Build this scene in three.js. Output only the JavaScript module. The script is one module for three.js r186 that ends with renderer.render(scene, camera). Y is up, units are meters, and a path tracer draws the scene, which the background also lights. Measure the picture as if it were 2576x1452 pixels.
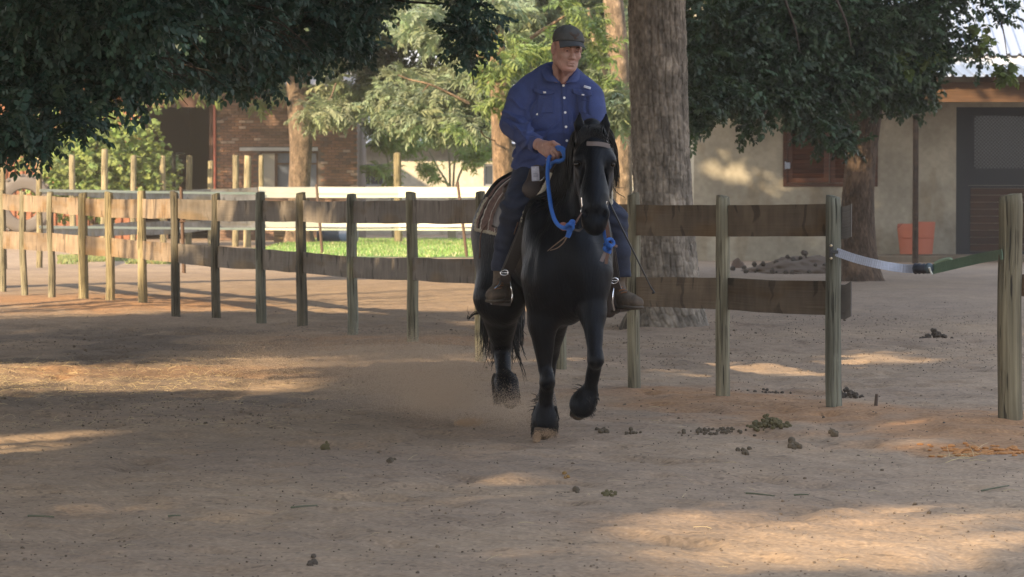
import * as THREE from 'three';
import { mergeGeometries } from 'three/addons/utils/BufferGeometryUtils.js';
import { RoundedBoxGeometry } from 'three/addons/geometries/RoundedBoxGeometry.js';

// ---------- camera, sky, sun, exposure ----------
const scene = new THREE.Scene();
const F = 8000, CX = 1288, CY = 726, HOR = 487, EYE = 1.4;          // lens measured on the photograph at 2576 x 1452
const PITCH = Math.atan((CY - HOR) / F);
const camera = new THREE.PerspectiveCamera(2 * Math.atan(726 / F) * 180 / Math.PI, 2576 / 1452, 0.5, 3000);
camera.position.set(0, EYE, 0);
camera.rotation.x = -PITCH;
camera.focus = 18.2; camera.userData.fStop = 10;
const renderer = new THREE.WebGLRenderer();
renderer.toneMapping = THREE.LinearToneMapping;
renderer.toneMappingExposure = 2.2;
renderer.shadowMap.enabled = true;
const SUN = new THREE.Vector3(-0.68, 0.44, 0.74).normalize();       // low late sun, behind the camera to the left
const SKY = 0.86;
{ // hazy late afternoon sky, brighter and warmer toward the sun
  const w = 512, h = 256, d = new Float32Array(w * h * 4);
  for (let j = 0; j < h; j++) for (let i = 0; i < w; i++) {
    const el = ((j + 0.5) / h - 0.5) * Math.PI, az = ((i + 0.5) / w - 0.5) * 2 * Math.PI, x = Math.cos(el) * Math.cos(az), y = Math.sin(el), z = Math.cos(el) * Math.sin(az), c = Math.max(0, x * SUN.x + y * SUN.y + z * SUN.z), k = (j * w + i) * 4;
    const t = Math.pow(Math.max(y, 0), 0.55), g = 0.42 * Math.pow(c, 3) + 1.1 * Math.pow(c, 18), f = y < 0 ? 0.45 : 1;
    d[k] = (0.98 + (0.50 - 0.98) * t + g * 1.0) * f * SKY; d[k + 1] = (0.95 + (0.62 - 0.95) * t + g * 0.86) * f * SKY; d[k + 2] = (0.92 + (0.84 - 0.92) * t + g * 0.62) * f * SKY; d[k + 3] = 1;
  }
  const sky = new THREE.DataTexture(d, w, h, THREE.RGBAFormat, THREE.FloatType); sky.mapping = THREE.EquirectangularReflectionMapping; sky.magFilter = sky.minFilter = THREE.LinearFilter; sky.needsUpdate = true;
  scene.background = sky; scene.environment = sky;
}
const sun = new THREE.DirectionalLight(new THREE.Color(1, 0.76, 0.47), 5);
sun.position.copy(SUN).multiplyScalar(120).add(new THREE.Vector3(0, 0, -45)); sun.target.position.set(0, 0, -45);
sun.castShadow = true; sun.shadow.mapSize.set(4096, 4096);
Object.assign(sun.shadow.camera, { left: -60, right: 60, top: 60, bottom: -60, near: 1, far: 260 });
sun.shadow.radius = 1.4;
scene.add(sun, sun.target);

// ---------- helpers ----------
let seed = 7;
function srand(s) { seed = s >>> 0; }
function rnd() { seed = (seed + 0x6D2B79F5) >>> 0; let t = seed; t = Math.imul(t ^ (t >>> 15), t | 1); t ^= t + Math.imul(t ^ (t >>> 7), t | 61); return ((t ^ (t >>> 14)) >>> 0) / 4294967296; }
const rr = (a, b) => a + (b - a) * rnd();
const pick = a => a[Math.floor(rnd() * a.length)];
const lerp = (a, b, t) => a + (b - a) * t, clamp = (x, a = 0, b = 1) => Math.min(b, Math.max(a, x));
const sstep = (a, b, x) => { const t = clamp((x - a) / (b - a)); return t * t * (3 - 2 * t); };
function h3(x, y, z) { let n = Math.imul(x, 374761393) ^ Math.imul(y, 668265263) ^ Math.imul(z, 2147483647 ^ 0x5bd1e995); n = Math.imul(n ^ (n >>> 13), 1274126177); return ((n ^ (n >>> 16)) >>> 0) / 4294967296; }
function noise3(x, y, z = 0) {
  const X = Math.floor(x), Y = Math.floor(y), Z = Math.floor(z); let u = x - X, v = y - Y, w = z - Z;
  u = u * u * (3 - 2 * u); v = v * v * (3 - 2 * v); w = w * w * (3 - 2 * w);
  const a = lerp(lerp(h3(X, Y, Z), h3(X + 1, Y, Z), u), lerp(h3(X, Y + 1, Z), h3(X + 1, Y + 1, Z), u), v);
  const b = lerp(lerp(h3(X, Y, Z + 1), h3(X + 1, Y, Z + 1), u), lerp(h3(X, Y + 1, Z + 1), h3(X + 1, Y + 1, Z + 1), u), v);
  return lerp(a, b, w);
}
function fbm(x, y, z = 0, o = 4) { let s = 0, a = 0.5, t = 0; for (let i = 0; i < o; i++) { s += a * noise3(x, y, z + i * 7.3); t += a; a *= 0.5; x *= 2.03; y *= 2.03; z *= 2.03; } return s / t; }
function pn(x, y, p, q, s = 0) { // periodic value noise, period p x q
  const X = Math.floor(x), Y = Math.floor(y); let u = x - X, v = y - Y; u = u * u * (3 - 2 * u); v = v * v * (3 - 2 * v);
  const m = (a, b) => ((a % b) + b) % b, x0 = m(X, p), x1 = m(X + 1, p), y0 = m(Y, q), y1 = m(Y + 1, q);
  return lerp(lerp(h3(x0, y0, s), h3(x1, y0, s), u), lerp(h3(x0, y1, s), h3(x1, y1, s), u), v);
}
function pf(u, v, p, q, o = 4, s = 0) { let r = 0, a = 0.5, t = 0; for (let i = 0; i < o; i++) { r += a * pn(u * p, v * q, p, q, s + i * 13); t += a; a *= 0.5; p *= 2; q *= 2; } return r / t; }
function tex(w, h, fn, srgb = true) { // fn(u, v) -> [r, g, b] in 0..1 as displayed
  const d = new Uint8Array(w * h * 4);
  for (let j = 0; j < h; j++) for (let i = 0; i < w; i++) { const c = fn((i + 0.5) / w, (j + 0.5) / h), k = (j * w + i) * 4; for (let n = 0; n < 3; n++) d[k + n] = clamp(c[n]) * 255; d[k + 3] = 255; }
  const t = new THREE.DataTexture(d, w, h); t.wrapS = t.wrapT = THREE.RepeatWrapping; t.magFilter = THREE.LinearFilter; t.minFilter = THREE.LinearMipmapLinearFilter; t.generateMipmaps = true;
  if (srgb) t.colorSpace = THREE.SRGBColorSpace; t.needsUpdate = true; return t;
}
const bump = (w, h, fn) => tex(w, h, (u, v) => { const g = fn(u, v); return [g, g, g]; }, false);
const L = (r, g, b) => new THREE.Color().setRGB(r, g, b);            // linear base colour
const mat = (c, o = {}) => new THREE.MeshStandardMaterial({ color: c, roughness: 0.85, metalness: 0, ...o });
const V = (x, y, z) => new THREE.Vector3(x, y, z);
function P(px, py, d) { // photograph pixel (2576 wide) at a known depth -> world point
  const xc = (px - CX) / F, yc = -(py - CY) / F, c = Math.cos(PITCH), s = Math.sin(PITCH);
  const y = yc * c - s, z = -c - yc * s, k = d / -z; return V(xc * k, EYE + y * k, -d);
}
const XG = (px, d) => (px - CX) / F * d;
const DG = py => F * EYE / (py - HOR);                               // depth of a ground point seen at pixel row py
const counts = {};
function numbered(n) { const k = counts[n] = (counts[n] ?? -1) + 1; return k ? `${n}_${String(k).padStart(3, '0')}` : n; }
function shade(o) { o.traverse(c => { if (c.isMesh) { c.castShadow = c.receiveShadow = true; } }); return o; }
function thing(name, label, category, pos = [0, 0, 0], turn = 0, group) {
  const o = new THREE.Group(); o.name = numbered(name); o.position.set(...pos); o.rotation.y = turn; o.userData = { label, category }; if (group) o.userData.group = group; scene.add(o); return o;
}
function part(name, geo, m, parent, label) { const o = new THREE.Mesh(geo, m); o.name = name; o.castShadow = o.receiveShadow = true; if (label) o.userData.label = label; parent.add(o); return o; }
function lone(name, label, category, geo, m, group) { const o = new THREE.Mesh(geo, m); o.name = numbered(name); o.castShadow = o.receiveShadow = true; o.userData = { label, category }; if (group) o.userData.group = group; scene.add(o); return o; }
function structure(name, geo, m, label) { const o = new THREE.Mesh(geo, m); o.name = name; o.castShadow = o.receiveShadow = true; o.userData = { kind: 'structure', label }; scene.add(o); return o; }
const M4 = (pos, rot = [0, 0, 0], sc = [1, 1, 1]) => new THREE.Matrix4().compose(V(...pos), new THREE.Quaternion().setFromEuler(new THREE.Euler(...rot)), V(...sc));
function box(w, h, d, x = 0, y = 0, z = 0, bev = 0) { const g = bev ? new RoundedBoxGeometry(w, h, d, 1, bev) : new THREE.BoxGeometry(w, h, d); g.translate(x, y, z); return bev ? g : g; }
const merge = gs => { const plain = gs.map(g => { const q = g.index ? g.toNonIndexed() : g; for (const k of Object.keys(q.attributes)) if (!['position', 'normal', 'uv'].includes(k)) q.deleteAttribute(k); if (!q.attributes.uv) q.setAttribute('uv', new THREE.BufferAttribute(new Float32Array(q.attributes.position.count * 2), 2)); return q; }); return mergeGeometries(plain); };
function tube(pts, r, seg = 24, rad = 8, r2) { // tapered tube through points; closed ends
  const c = new THREE.CatmullRomCurve3(pts, false, 'centripetal'); const g = new THREE.TubeGeometry(c, seg, 1, rad, false), p = g.attributes.position, n = g.attributes.normal;
  for (let i = 0; i <= seg; i++) { const t = i / seg, R = typeof r === 'function' ? r(t) : lerp(r, r2 ?? r, t), e = (i === 0 || i === seg) ? 1 : 1; const q = c.getPointAt(t);
    for (let j = 0; j <= rad; j++) { const k = i * (rad + 1) + j; p.setXYZ(k, q.x + n.getX(k) * R * e, q.y + n.getY(k) * R * e, q.z + n.getZ(k) * R * e); } }
  return g;
}
function cylBetween(a, b, ra, rb = ra, seg = 8, open = false) {
  const d = b.clone().sub(a), g = new THREE.CylinderGeometry(rb, ra, d.length(), seg, 1, open); g.translate(0, d.length() / 2, 0);
  g.applyQuaternion(new THREE.Quaternion().setFromUnitVectors(V(0, 1, 0), d.normalize())); g.translate(a.x, a.y, a.z); return g;
}
function ribbon(pts, w, side, th = 0.003, seg = 24) { // a flat strap of width w along pts; side(t) gives its width direction
  const c = new THREE.CatmullRomCurve3(pts), pos = [], idx = [], uv = [];
  for (let i = 0; i <= seg; i++) { const t = i / seg, q = c.getPointAt(t), tan = c.getTangentAt(t), s = (typeof side === 'function' ? side(t) : side).clone(); s.addScaledVector(tan, -s.dot(tan)).normalize(); const n = tan.clone().cross(s).normalize(), ww = (typeof w === 'function' ? w(t) : w) / 2;
    for (const [a, b] of [[-1, -1], [1, -1], [1, 1], [-1, 1]]) { pos.push(q.x + s.x * a * ww + n.x * b * th / 2, q.y + s.y * a * ww + n.y * b * th / 2, q.z + s.z * a * ww + n.z * b * th / 2); uv.push(t * c.getLength(), (a + 1) / 2 * ww * 2); } }
  for (let i = 0; i < seg; i++) for (let k = 0; k < 4; k++) { const a = i * 4 + k, b = i * 4 + (k + 1) % 4; idx.push(a, b, a + 4, b, b + 4, a + 4); }
  idx.push(0, 2, 1, 0, 3, 2); const e = seg * 4; idx.push(e, e + 1, e + 2, e, e + 2, e + 3);
  const g = new THREE.BufferGeometry(); g.setAttribute('position', new THREE.Float32BufferAttribute(pos, 3)); g.setAttribute('uv', new THREE.Float32BufferAttribute(uv, 2)); g.setIndex(idx); const q = g.toNonIndexed(); q.computeVertexNormals(); return q;
}

// ---------- smooth bodies: a distance field joined from limbs and meshed on a grid ----------
const D = {
  cap(a, b, ra, rb = ra, k = 0.05, op = 0) { return { t: 0, a, b, ra, rb, k, op }; },
  ell(c, r, k = 0.05, op = 0, e) { const o = { t: 1, c, r, k, op }; if (e) { const m = new THREE.Matrix3().setFromMatrix4(new THREE.Matrix4().makeRotationFromEuler(new THREE.Euler(...e))); o.m = m.elements; } return o; },
  flat(a, b, ra, rb, s, f, k = 0.05, op = 0) { return { t: 2, a, b, ra, rb, s: s.clone().normalize(), f, k, op }; },   // limb squeezed by f across direction s
  fn(f, box, k = 0.01, op = 0) { return { t: 3, f, box, k, op }; },
};
function dist(o, x, y, z) {
  if (o.t === 1) {
    let X = x - o.c.x, Y = y - o.c.y, Z = z - o.c.z; const m = o.m;
    if (m) { const q = m[0] * X + m[1] * Y + m[2] * Z, w = m[3] * X + m[4] * Y + m[5] * Z, e = m[6] * X + m[7] * Y + m[8] * Z; X = q; Y = w; Z = e; }
    const a = X / o.r[0], b = Y / o.r[1], c = Z / o.r[2], k0 = Math.sqrt(a * a + b * b + c * c), k1 = Math.hypot(a / o.r[0], b / o.r[1], c / o.r[2]);
    return k1 < 1e-9 ? -Math.min(...o.r) : k0 * (k0 - 1) / k1;
  }
  if (o.t === 3) return o.f(x, y, z);
  const ax = o.b.x - o.a.x, ay = o.b.y - o.a.y, az = o.b.z - o.a.z, X = x - o.a.x, Y = y - o.a.y, Z = z - o.a.z, l = ax * ax + ay * ay + az * az;
  let t = l > 0 ? (X * ax + Y * ay + Z * az) / l : 0; t = t < 0 ? 0 : t > 1 ? 1 : t;
  let p = X - ax * t, q = Y - ay * t, r = Z - az * t; const R = o.ra + (o.rb - o.ra) * t;
  if (o.t === 2) { const d = p * o.s.x + q * o.s.y + r * o.s.z, m = d / o.f - d; p += o.s.x * m; q += o.s.y * m; r += o.s.z * m; return (Math.sqrt(p * p + q * q + r * r) - R) * Math.min(1, o.f * 1.15); }
  return Math.sqrt(p * p + q * q + r * r) - R;
}
function comb(f, d, k, op) {
  if (op) { const e = -d, h = Math.max(k - Math.abs(f - e), 0) / k; return Math.max(f, e) + h * h * k / 4; }
  const h = Math.max(k - Math.abs(f - d), 0) / k; return Math.min(f, d) - h * h * k / 4;
}
function field(prims) { return (x, y, z) => { let f = 9; for (const o of prims) f = comb(f, dist(o, x, y, z), o.k, o.op); return f; }; }
function pbox(o, m) {
  if (o.t === 3) return [o.box[0] - m, o.box[1] - m, o.box[2] - m, o.box[3] + m, o.box[4] + m, o.box[5] + m];
  if (o.t === 1) { const R = Math.max(...o.r) + m; return [o.c.x - R, o.c.y - R, o.c.z - R, o.c.x + R, o.c.y + R, o.c.z + R]; }
  const R = Math.max(o.ra, o.rb) * (o.t === 2 ? Math.max(1, o.f) : 1) + m;
  return [Math.min(o.a.x, o.b.x) - R, Math.min(o.a.y, o.b.y) - R, Math.min(o.a.z, o.b.z) - R, Math.max(o.a.x, o.b.x) + R, Math.max(o.a.y, o.b.y) + R, Math.max(o.a.z, o.b.z) + R];
}
function skin(prims, h, disp, cut) { // surface nets
  const B = [1e9, 1e9, 1e9, -1e9, -1e9, -1e9];
  for (const o of prims) if (!o.op) { const b = pbox(o, h * 3); for (let i = 0; i < 3; i++) { B[i] = Math.min(B[i], b[i]); B[i + 3] = Math.max(B[i + 3], b[i + 3]); } }
  if (cut) for (let i = 0; i < 3; i++) { B[i] = Math.max(B[i], cut[i]); B[i + 3] = Math.min(B[i + 3], cut[i + 3]); }
  const nx = Math.ceil((B[3] - B[0]) / h) + 1, ny = Math.ceil((B[4] - B[1]) / h) + 1, nz = Math.ceil((B[5] - B[2]) / h) + 1, f = new Float32Array(nx * ny * nz).fill(1);
  for (const o of prims) {
    const b = pbox(o, o.k + h * 3), lo = [0, 1, 2].map(i => Math.max(0, Math.floor((b[i] - B[i]) / h))), hi = [nx, ny, nz].map((n, i) => Math.min(n - 1, Math.ceil((b[i + 3] - B[i]) / h)));
    for (let k = lo[2]; k <= hi[2]; k++) for (let j = lo[1]; j <= hi[1]; j++) { let n = (k * ny + j) * nx + lo[0]; for (let i = lo[0]; i <= hi[0]; i++, n++) f[n] = comb(f[n], dist(o, B[0] + i * h, B[1] + j * h, B[2] + k * h), o.k, o.op); }
  }
  if (disp) for (let k = 0, n = 0; k < nz; k++) for (let j = 0; j < ny; j++) for (let i = 0; i < nx; i++, n++) if (Math.abs(f[n]) < 0.06) f[n] += disp(B[0] + i * h, B[1] + j * h, B[2] + k * h);
  for (let k = 0, n = 0; k < nz; k++) for (let j = 0; j < ny; j++) for (let i = 0; i < nx; i++, n++) if (!i || !j || !k || i === nx - 1 || j === ny - 1 || k === nz - 1) f[n] = Math.max(f[n], h * 0.5);
  const id = new Int32Array(nx * ny * nz).fill(-1), pos = [], idx = [], s = [1, nx, nx * ny];
  const E = [[0, 1], [2, 3], [4, 5], [6, 7], [0, 2], [1, 3], [4, 6], [5, 7], [0, 4], [1, 5], [2, 6], [3, 7]];
  const c = new Float32Array(8);
  for (let k = 0; k < nz - 1; k++) for (let j = 0; j < ny - 1; j++) for (let i = 0; i < nx - 1; i++) {
    const n = (k * ny + j) * nx + i; let neg = 0;
    for (let q = 0; q < 8; q++) { c[q] = f[n + (q & 1) + (q >> 1 & 1) * nx + (q >> 2) * nx * ny]; if (c[q] < 0) neg++; }
    if (neg === 0 || neg === 8) continue;
    let x = 0, y = 0, z = 0, m = 0;
    for (const [a, b] of E) if ((c[a] < 0) !== (c[b] < 0)) { const t = c[a] / (c[a] - c[b]); x += (a & 1) + ((b & 1) - (a & 1)) * t; y += (a >> 1 & 1) + ((b >> 1 & 1) - (a >> 1 & 1)) * t; z += (a >> 2) + ((b >> 2) - (a >> 2)) * t; m++; }
    id[n] = pos.length / 3; pos.push(B[0] + (i + x / m) * h, B[1] + (j + y / m) * h, B[2] + (k + z / m) * h);
  }
  for (let k = 1; k < nz - 1; k++) for (let j = 1; j < ny - 1; j++) for (let i = 1; i < nx - 1; i++) {
    const n = (k * ny + j) * nx + i;
    for (let a = 0; a < 3; a++) {
      const q = n + s[a]; if ((f[n] < 0) === (f[q] < 0)) continue;
      const u = s[(a + 1) % 3], v = s[(a + 2) % 3], A = id[n], Bq = id[n - u], C = id[n - u - v], Dq = id[n - v];
      if (A < 0 || Bq < 0 || C < 0 || Dq < 0) continue;
      if (f[n] < 0) idx.push(A, Bq, C, A, C, Dq); else idx.push(A, C, Bq, A, Dq, C);
    }
  }
  const g = new THREE.BufferGeometry(); g.setAttribute('position', new THREE.Float32BufferAttribute(pos, 3)); g.setIndex(idx); g.computeVertexNormals();
  const uv = new Float32Array(pos.length / 3 * 2); for (let i = 0; i < uv.length / 2; i++) { uv[2 * i] = pos[3 * i] + pos[3 * i + 2] * 0.7; uv[2 * i + 1] = pos[3 * i + 1]; } g.setAttribute('uv', new THREE.BufferAttribute(uv, 2));
  return g;
}
function local(g, o) { g.translate(-o.x, -o.y, -o.z); return g; }   // bring world-space geometry to its thing's base
// ---------- ground ----------
const heap = [];                                                     // low swells of sand: [x, d, rx, rd, height]
for (const [px, py, rx, rd, h] of [[1820, 1012, 0.5, 1.2, 0.035], [2095, 1040, 0.5, 1.2, 0.035], [2540, 1075, 0.9, 1.0, 0.05], [1595, 980, 0.4, 1, 0.025], [1040, 872, 0.5, 1.4, 0.04], [430, 930, 2.4, 1.1, 0.05], [1250, 940, 0.7, 0.8, 0.05], [355, 775, 0.7, 1.6, 0.05], [207, 762, 0.8, 1.6, 0.05]]) heap.push([XG(px, DG(py)), DG(py), rx, rd, h]);
function gy(x, d) {
  let y = 0.05 * (fbm(x * 0.45, d * 0.45, 3, 2) - 0.5) * sstep(9, 13, d) + 0.034 * (fbm(x * 2.6, d * 2.1, 9, 3) - 0.5);
  const n = fbm(x * 7.5, d * 6.5, 21, 2); y += 0.03 * (n - 0.5);
  if (d < 34) { const p = noise3(x * 4.1 + 2, d * 3.3, 40); y -= 0.027 * sstep(0.62, 0.86, p); }  // hoof prints
  for (const [a, b, r, s, h] of heap) { const q = ((x - a) / r) ** 2 + ((d - b) / s) ** 2; if (q < 6) y += h * Math.exp(-q); }
  return y * (1 - 0.75 * sstep(38, 60, d));
}
function lines(spec) { const o = []; for (const [a, b, s] of spec) for (let x = a; x < b - 1e-6; x += s) o.push(x); o.push(spec[spec.length - 1][1]); return o; }
const gX = lines([[-600, -60, 90], [-60, -14, 4.6], [-14, -6, 0.25], [-6, 6, 0.05], [6, 14, 0.25], [14, 60, 4.6], [60, 600, 90]]);
const gD = lines([[-300, 0, 60], [0, 11, 1], [11, 20, 0.05], [20, 30, 0.065], [30, 44, 0.12], [44, 75, 0.3], [75, 125, 1], [125, 165, 10], [165, 1500, 150]]);
const sandTex = tex(1024, 1024, (u, v) => { const a = pf(u, v, 14, 14, 5, 1), b = pf(u, v, 160, 160, 2, 2), c = pf(u, v, 64, 64, 2, 8); const k = 0.86 + 0.16 * (a - 0.5) + 0.22 * (b - 0.5) - 0.14 * sstep(0.72, 0.84, c) + 0.06 * sstep(0.80, 0.9, b); return [k, k * 0.985, k * 0.965]; });
const sandBump = bump(1024, 1024, (u, v) => 0.5 * pf(u, v, 26, 26, 4, 4) + 0.5 * pf(u, v, 90, 90, 3, 6));
sandTex.repeat.set(0.42, 0.42); sandBump.repeat.set(0.42, 0.42);
{
  const nx = gX.length, nd = gD.length, pos = new Float32Array(nx * nd * 3), uv = new Float32Array(nx * nd * 2), col = new Float32Array(nx * nd * 3), idx = [];
  const orange = [[1820, 1010, 0.9, 1.6], [2095, 1045, 1.0, 1.4], [2540, 1085, 1.3, 1.5], [2480, 1135, 0.6, 0.35], [1700, 995, 0.7, 0.9], [355, 770, 1.6, 2.5], [150, 755, 1.8, 3], [1000, 860, 1.4, 1.6], [500, 945, 1.8, 0.7]].map(([px, py, a, b]) => [XG(px, DG(py)), DG(py), a, b]);
  for (let j = 0, n = 0; j < nd; j++) for (let i = 0; i < nx; i++, n++) {
    const x = gX[i], d = gD[j]; pos[3 * n] = x; pos[3 * n + 1] = Math.abs(x) < 14 && d > 0 && d < 126 ? gy(x, d) : 0; pos[3 * n + 2] = -d; uv[2 * n] = x; uv[2 * n + 1] = d;
    const a = fbm(x * 0.8, d * 0.8, 5, 3), b = fbm(x * 2.4 + 9, d * 1.6, 15, 3); let r = 0.50, g = 0.375, bl = 0.275; const k = 0.86 + 0.34 * (a - 0.5) + 0.2 * (b - 0.5); r *= k; g *= k; bl *= k * (0.98 + 0.1 * (0.5 - a));
    let w = 0; for (const [p, q, s, t] of orange) w = Math.max(w, Math.exp(-(((x - p) / s) ** 2 + ((d - q) / t) ** 2))); w = clamp((w * 1.5 + (fbm(x * 3, d * 3, 33, 3) - 0.5) * 1.2 - 0.35) * 1.3) * 0.75;
    r = lerp(r, 0.50, w); g = lerp(g, 0.27, w); bl = lerp(bl, 0.125, w);
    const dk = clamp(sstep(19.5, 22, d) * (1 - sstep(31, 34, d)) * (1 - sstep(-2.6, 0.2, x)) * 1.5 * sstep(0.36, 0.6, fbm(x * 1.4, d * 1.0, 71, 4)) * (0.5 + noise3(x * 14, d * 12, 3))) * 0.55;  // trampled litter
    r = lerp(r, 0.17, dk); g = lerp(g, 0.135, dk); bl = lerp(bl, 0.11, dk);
    const soil = clamp(sstep(0.5, 2.5, x) * sstep(33, 36, d) * (1 - sstep(56, 64, d)) * (0.35 + 0.5 * fbm(x * 2, d * 2, 8, 3))); r = lerp(r, 0.30, soil * 0.6); g = lerp(g, 0.235, soil * 0.6); bl = lerp(bl, 0.19, soil * 0.6);
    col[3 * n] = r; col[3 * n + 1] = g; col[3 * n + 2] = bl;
  }
  for (let j = 0; j < nd - 1; j++) for (let i = 0; i < nx - 1; i++) { const n = j * nx + i; idx.push(n, n + 1, n + nx, n + 1, n + nx + 1, n + nx); }
  const g = new THREE.BufferGeometry(); g.setAttribute('position', new THREE.BufferAttribute(pos, 3)); g.setAttribute('uv', new THREE.BufferAttribute(uv, 2)); g.setAttribute('color', new THREE.BufferAttribute(col, 3)); g.setIndex(idx); g.computeVertexNormals();
  structure('ground', g, mat(0xffffff, { vertexColors: true, map: sandTex, bumpMap: sandBump, bumpScale: 0.012, roughness: 1 }), 'trampled sandy ground of the riding arena and yard');
}
srand(21);
function patch(name, label, outline, m, lift, kind = 'structure') { const s = new THREE.Shape(outline.map(([x, d]) => new THREE.Vector2(x, d))); const g = new THREE.ShapeGeometry(s); g.rotateX(-Math.PI / 2); const p = g.attributes.position; for (let i = 0; i < p.count; i++) p.setY(i, lift); return structure(name, g, m, label); }
const grassM = new THREE.MeshPhysicalMaterial({ color: 0xffffff, roughness: 0.9, transmission: 0.3, thickness: 0, side: THREE.DoubleSide });
function instances(name, geo, m, list, parent, data, colors) { // list of Matrix4
  const o = new THREE.InstancedMesh(geo, m, list.length); list.forEach((q, i) => o.setMatrixAt(i, q)); if (colors) list.forEach((q, i) => o.setColorAt(i, colors(i)));
  o.name = parent === scene ? numbered(name) : name; o.castShadow = o.receiveShadow = true; o.userData = data; parent.add(o); return o;
}
const tri = (pts) => { const g = new THREE.BufferGeometry(); g.setAttribute('position', new THREE.Float32BufferAttribute(pts.flat(), 3)); g.setAttribute('uv', new THREE.Float32BufferAttribute(new Float32Array(pts.length * 2), 2)); g.computeVertexNormals(); return g; };
{ // lawn beyond the arena fence
  const edge = []; for (let i = 0; i <= 40; i++) edge.push([lerp(XG(640, 78), 9, i / 40), 68.5 + 1.2 * noise3(i * 0.7, 1) + (i < 6 ? (6 - i) * 1.6 : 0)]); for (let i = 40; i >= 0; i--) edge.push([lerp(XG(740, 96), 12, i / 40), 93 + 3 * noise3(i * 0.6, 5)]);
  patch('lawn', 'short green lawn between the arena fence and the white building', edge, mat(L(0.13, 0.20, 0.065), { roughness: 1 }), 0.012);
  const blade = tri([[-0.012, 0, 0], [0.012, 0, 0], [0.01, 0.07, 0.03], [0.03, 0, 0.02], [0.05, 0, 0.01], [0.06, 0.06, -0.02], [-0.05, 0, -0.01], [-0.03, 0, 0.01], [-0.06, 0.055, 0.02]]);
  const ms = []; for (let i = 0; i < 26000; i++) { const d = rr(68.5, 95), x = rr(XG(650, 78) + (d - 68) * 0.0, 9); if (d < 69.5 + 1.6 * noise3(x, 2) + Math.max(0, -5.2 - x) * 4) continue; const s = rr(0.8, 1.7); ms.push(M4([x, 0.01, -d], [0, rr(0, 6.3), 0], [s, s, s])); }
  instances('grass', blade, grassM, ms, scene, { kind: 'stuff', label: 'short green grass with pale seed tips on the lawn', category: 'grass' }, () => rnd() < 0.2 ? L(0.55, 0.55, 0.3) : L(rr(0.17, 0.26), rr(0.31, 0.43), 0.09));
  const m2 = []; for (let i = 0; i < 4500; i++) { const d = 63 + 7 * rnd(), x = lerp(XG(150, d), XG(440, d), rnd()); if (noise3(x * 1.6, d * 0.5, 4) < 0.42) continue; const s = rr(0.7, 1.6); m2.push(M4([x, 0, -d], [0, rr(0, 6.3), 0], [s, s, s])); }
  instances('dry_grass', blade, grassM, m2, scene, { kind: 'stuff', label: 'sparse dry grass strip behind the sunlit left end of the arena fence', category: 'grass' }, () => L(rr(0.2, 0.34), rr(0.26, 0.36), 0.12));
}
// ---------- buildings ----------
srand(31);
const plasterT = tex(512, 512, (u, v) => { const a = pf(u, v, 5, 5, 5, 1), b = pf(u, v, 40, 40, 3, 3), c = pf(u, v, 9, 3, 4, 7); const k = 0.80 + 0.26 * (a - 0.5) + 0.12 * (b - 0.5), st = 0.08 * sstep(0.55, 0.75, c); return [k - st * 0.8, k * 0.985 - st, k * 0.94 - st * 1.2]; });
plasterT.repeat.set(0.28, 0.28);
const plasterB = bump(256, 256, (u, v) => pf(u, v, 12, 12, 4, 9)); plasterB.repeat.set(0.7, 0.7);
const plaster = mat(L(0.56, 0.535, 0.475), { map: plasterT, bumpMap: plasterB, bumpScale: 0.012 });
const whitewash = mat(L(0.80, 0.77, 0.70), { map: plasterT });
function planeUV(g, k = 1) { const p = g.attributes.position, n = g.attributes.normal, u = new Float32Array(p.count * 2); for (let i = 0; i < p.count; i++) { const ax = Math.abs(n.getX(i)), ay = Math.abs(n.getY(i)), az = Math.abs(n.getZ(i)); u[2 * i] = (ax > ay && ax > az ? p.getZ(i) : p.getX(i)) * k; u[2 * i + 1] = (ay > ax && ay > az ? p.getZ(i) : p.getY(i)) * k; } g.setAttribute('uv', new THREE.BufferAttribute(u, 2)); return g; }
const bx = (x0, x1, y0, y1, z0, z1, bev = 0) => planeUV(box(x1 - x0, y1 - y0, z1 - z0, (x0 + x1) / 2, (y0 + y1) / 2, (z0 + z1) / 2, bev));
const woodT = tex(256, 512, (u, v) => { const g = pf(u, v, 3, 90, 4, 2), k = 0.72 + 0.5 * (g - 0.5) + 0.3 * (pf(u, v, 2, 6, 3, 5) - 0.5); return [k, k * 0.95, k * 0.9]; });
const galv = new THREE.MeshStandardMaterial({ color: L(0.36, 0.41, 0.50), roughness: 0.5, metalness: 0.35 });
function corrugated(w, len, pitch, hgt, profile) { // sheet: ribs run along +z (len), x across; folded profile
  const xs = [], pos = [], idx = [], uv = []; for (let x = 0; x < w; x += pitch) for (const [a, b] of profile) xs.push([x + a * pitch, b * hgt]);
  xs.push([w, 0]); const n = xs.length, rows = 2; for (let j = 0; j < rows; j++) for (const [x, y] of xs) { pos.push(x, y, j * len); uv.push(x, j * len); }
  for (let i = 0; i < n - 1; i++) idx.push(i, i + n, i + 1, i + 1, i + n, i + n + 1);
  const g = new THREE.BufferGeometry(); g.setAttribute('position', new THREE.Float32BufferAttribute(pos, 3)); g.setAttribute('uv', new THREE.Float32BufferAttribute(uv, 2)); g.setIndex(idx); const q = g.toNonIndexed(); q.computeVertexNormals(); return q;
}
const IBR = [[0, 0], [0.60, 0], [0.70, 1], [0.90, 1], [1 - 1e-3, 0]], WAVE = [0, 1, 2, 3, 4, 5, 6, 7].map(i => [i / 8, 0.5 - 0.5 * Math.cos(i / 8 * 6.283)]);
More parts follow.
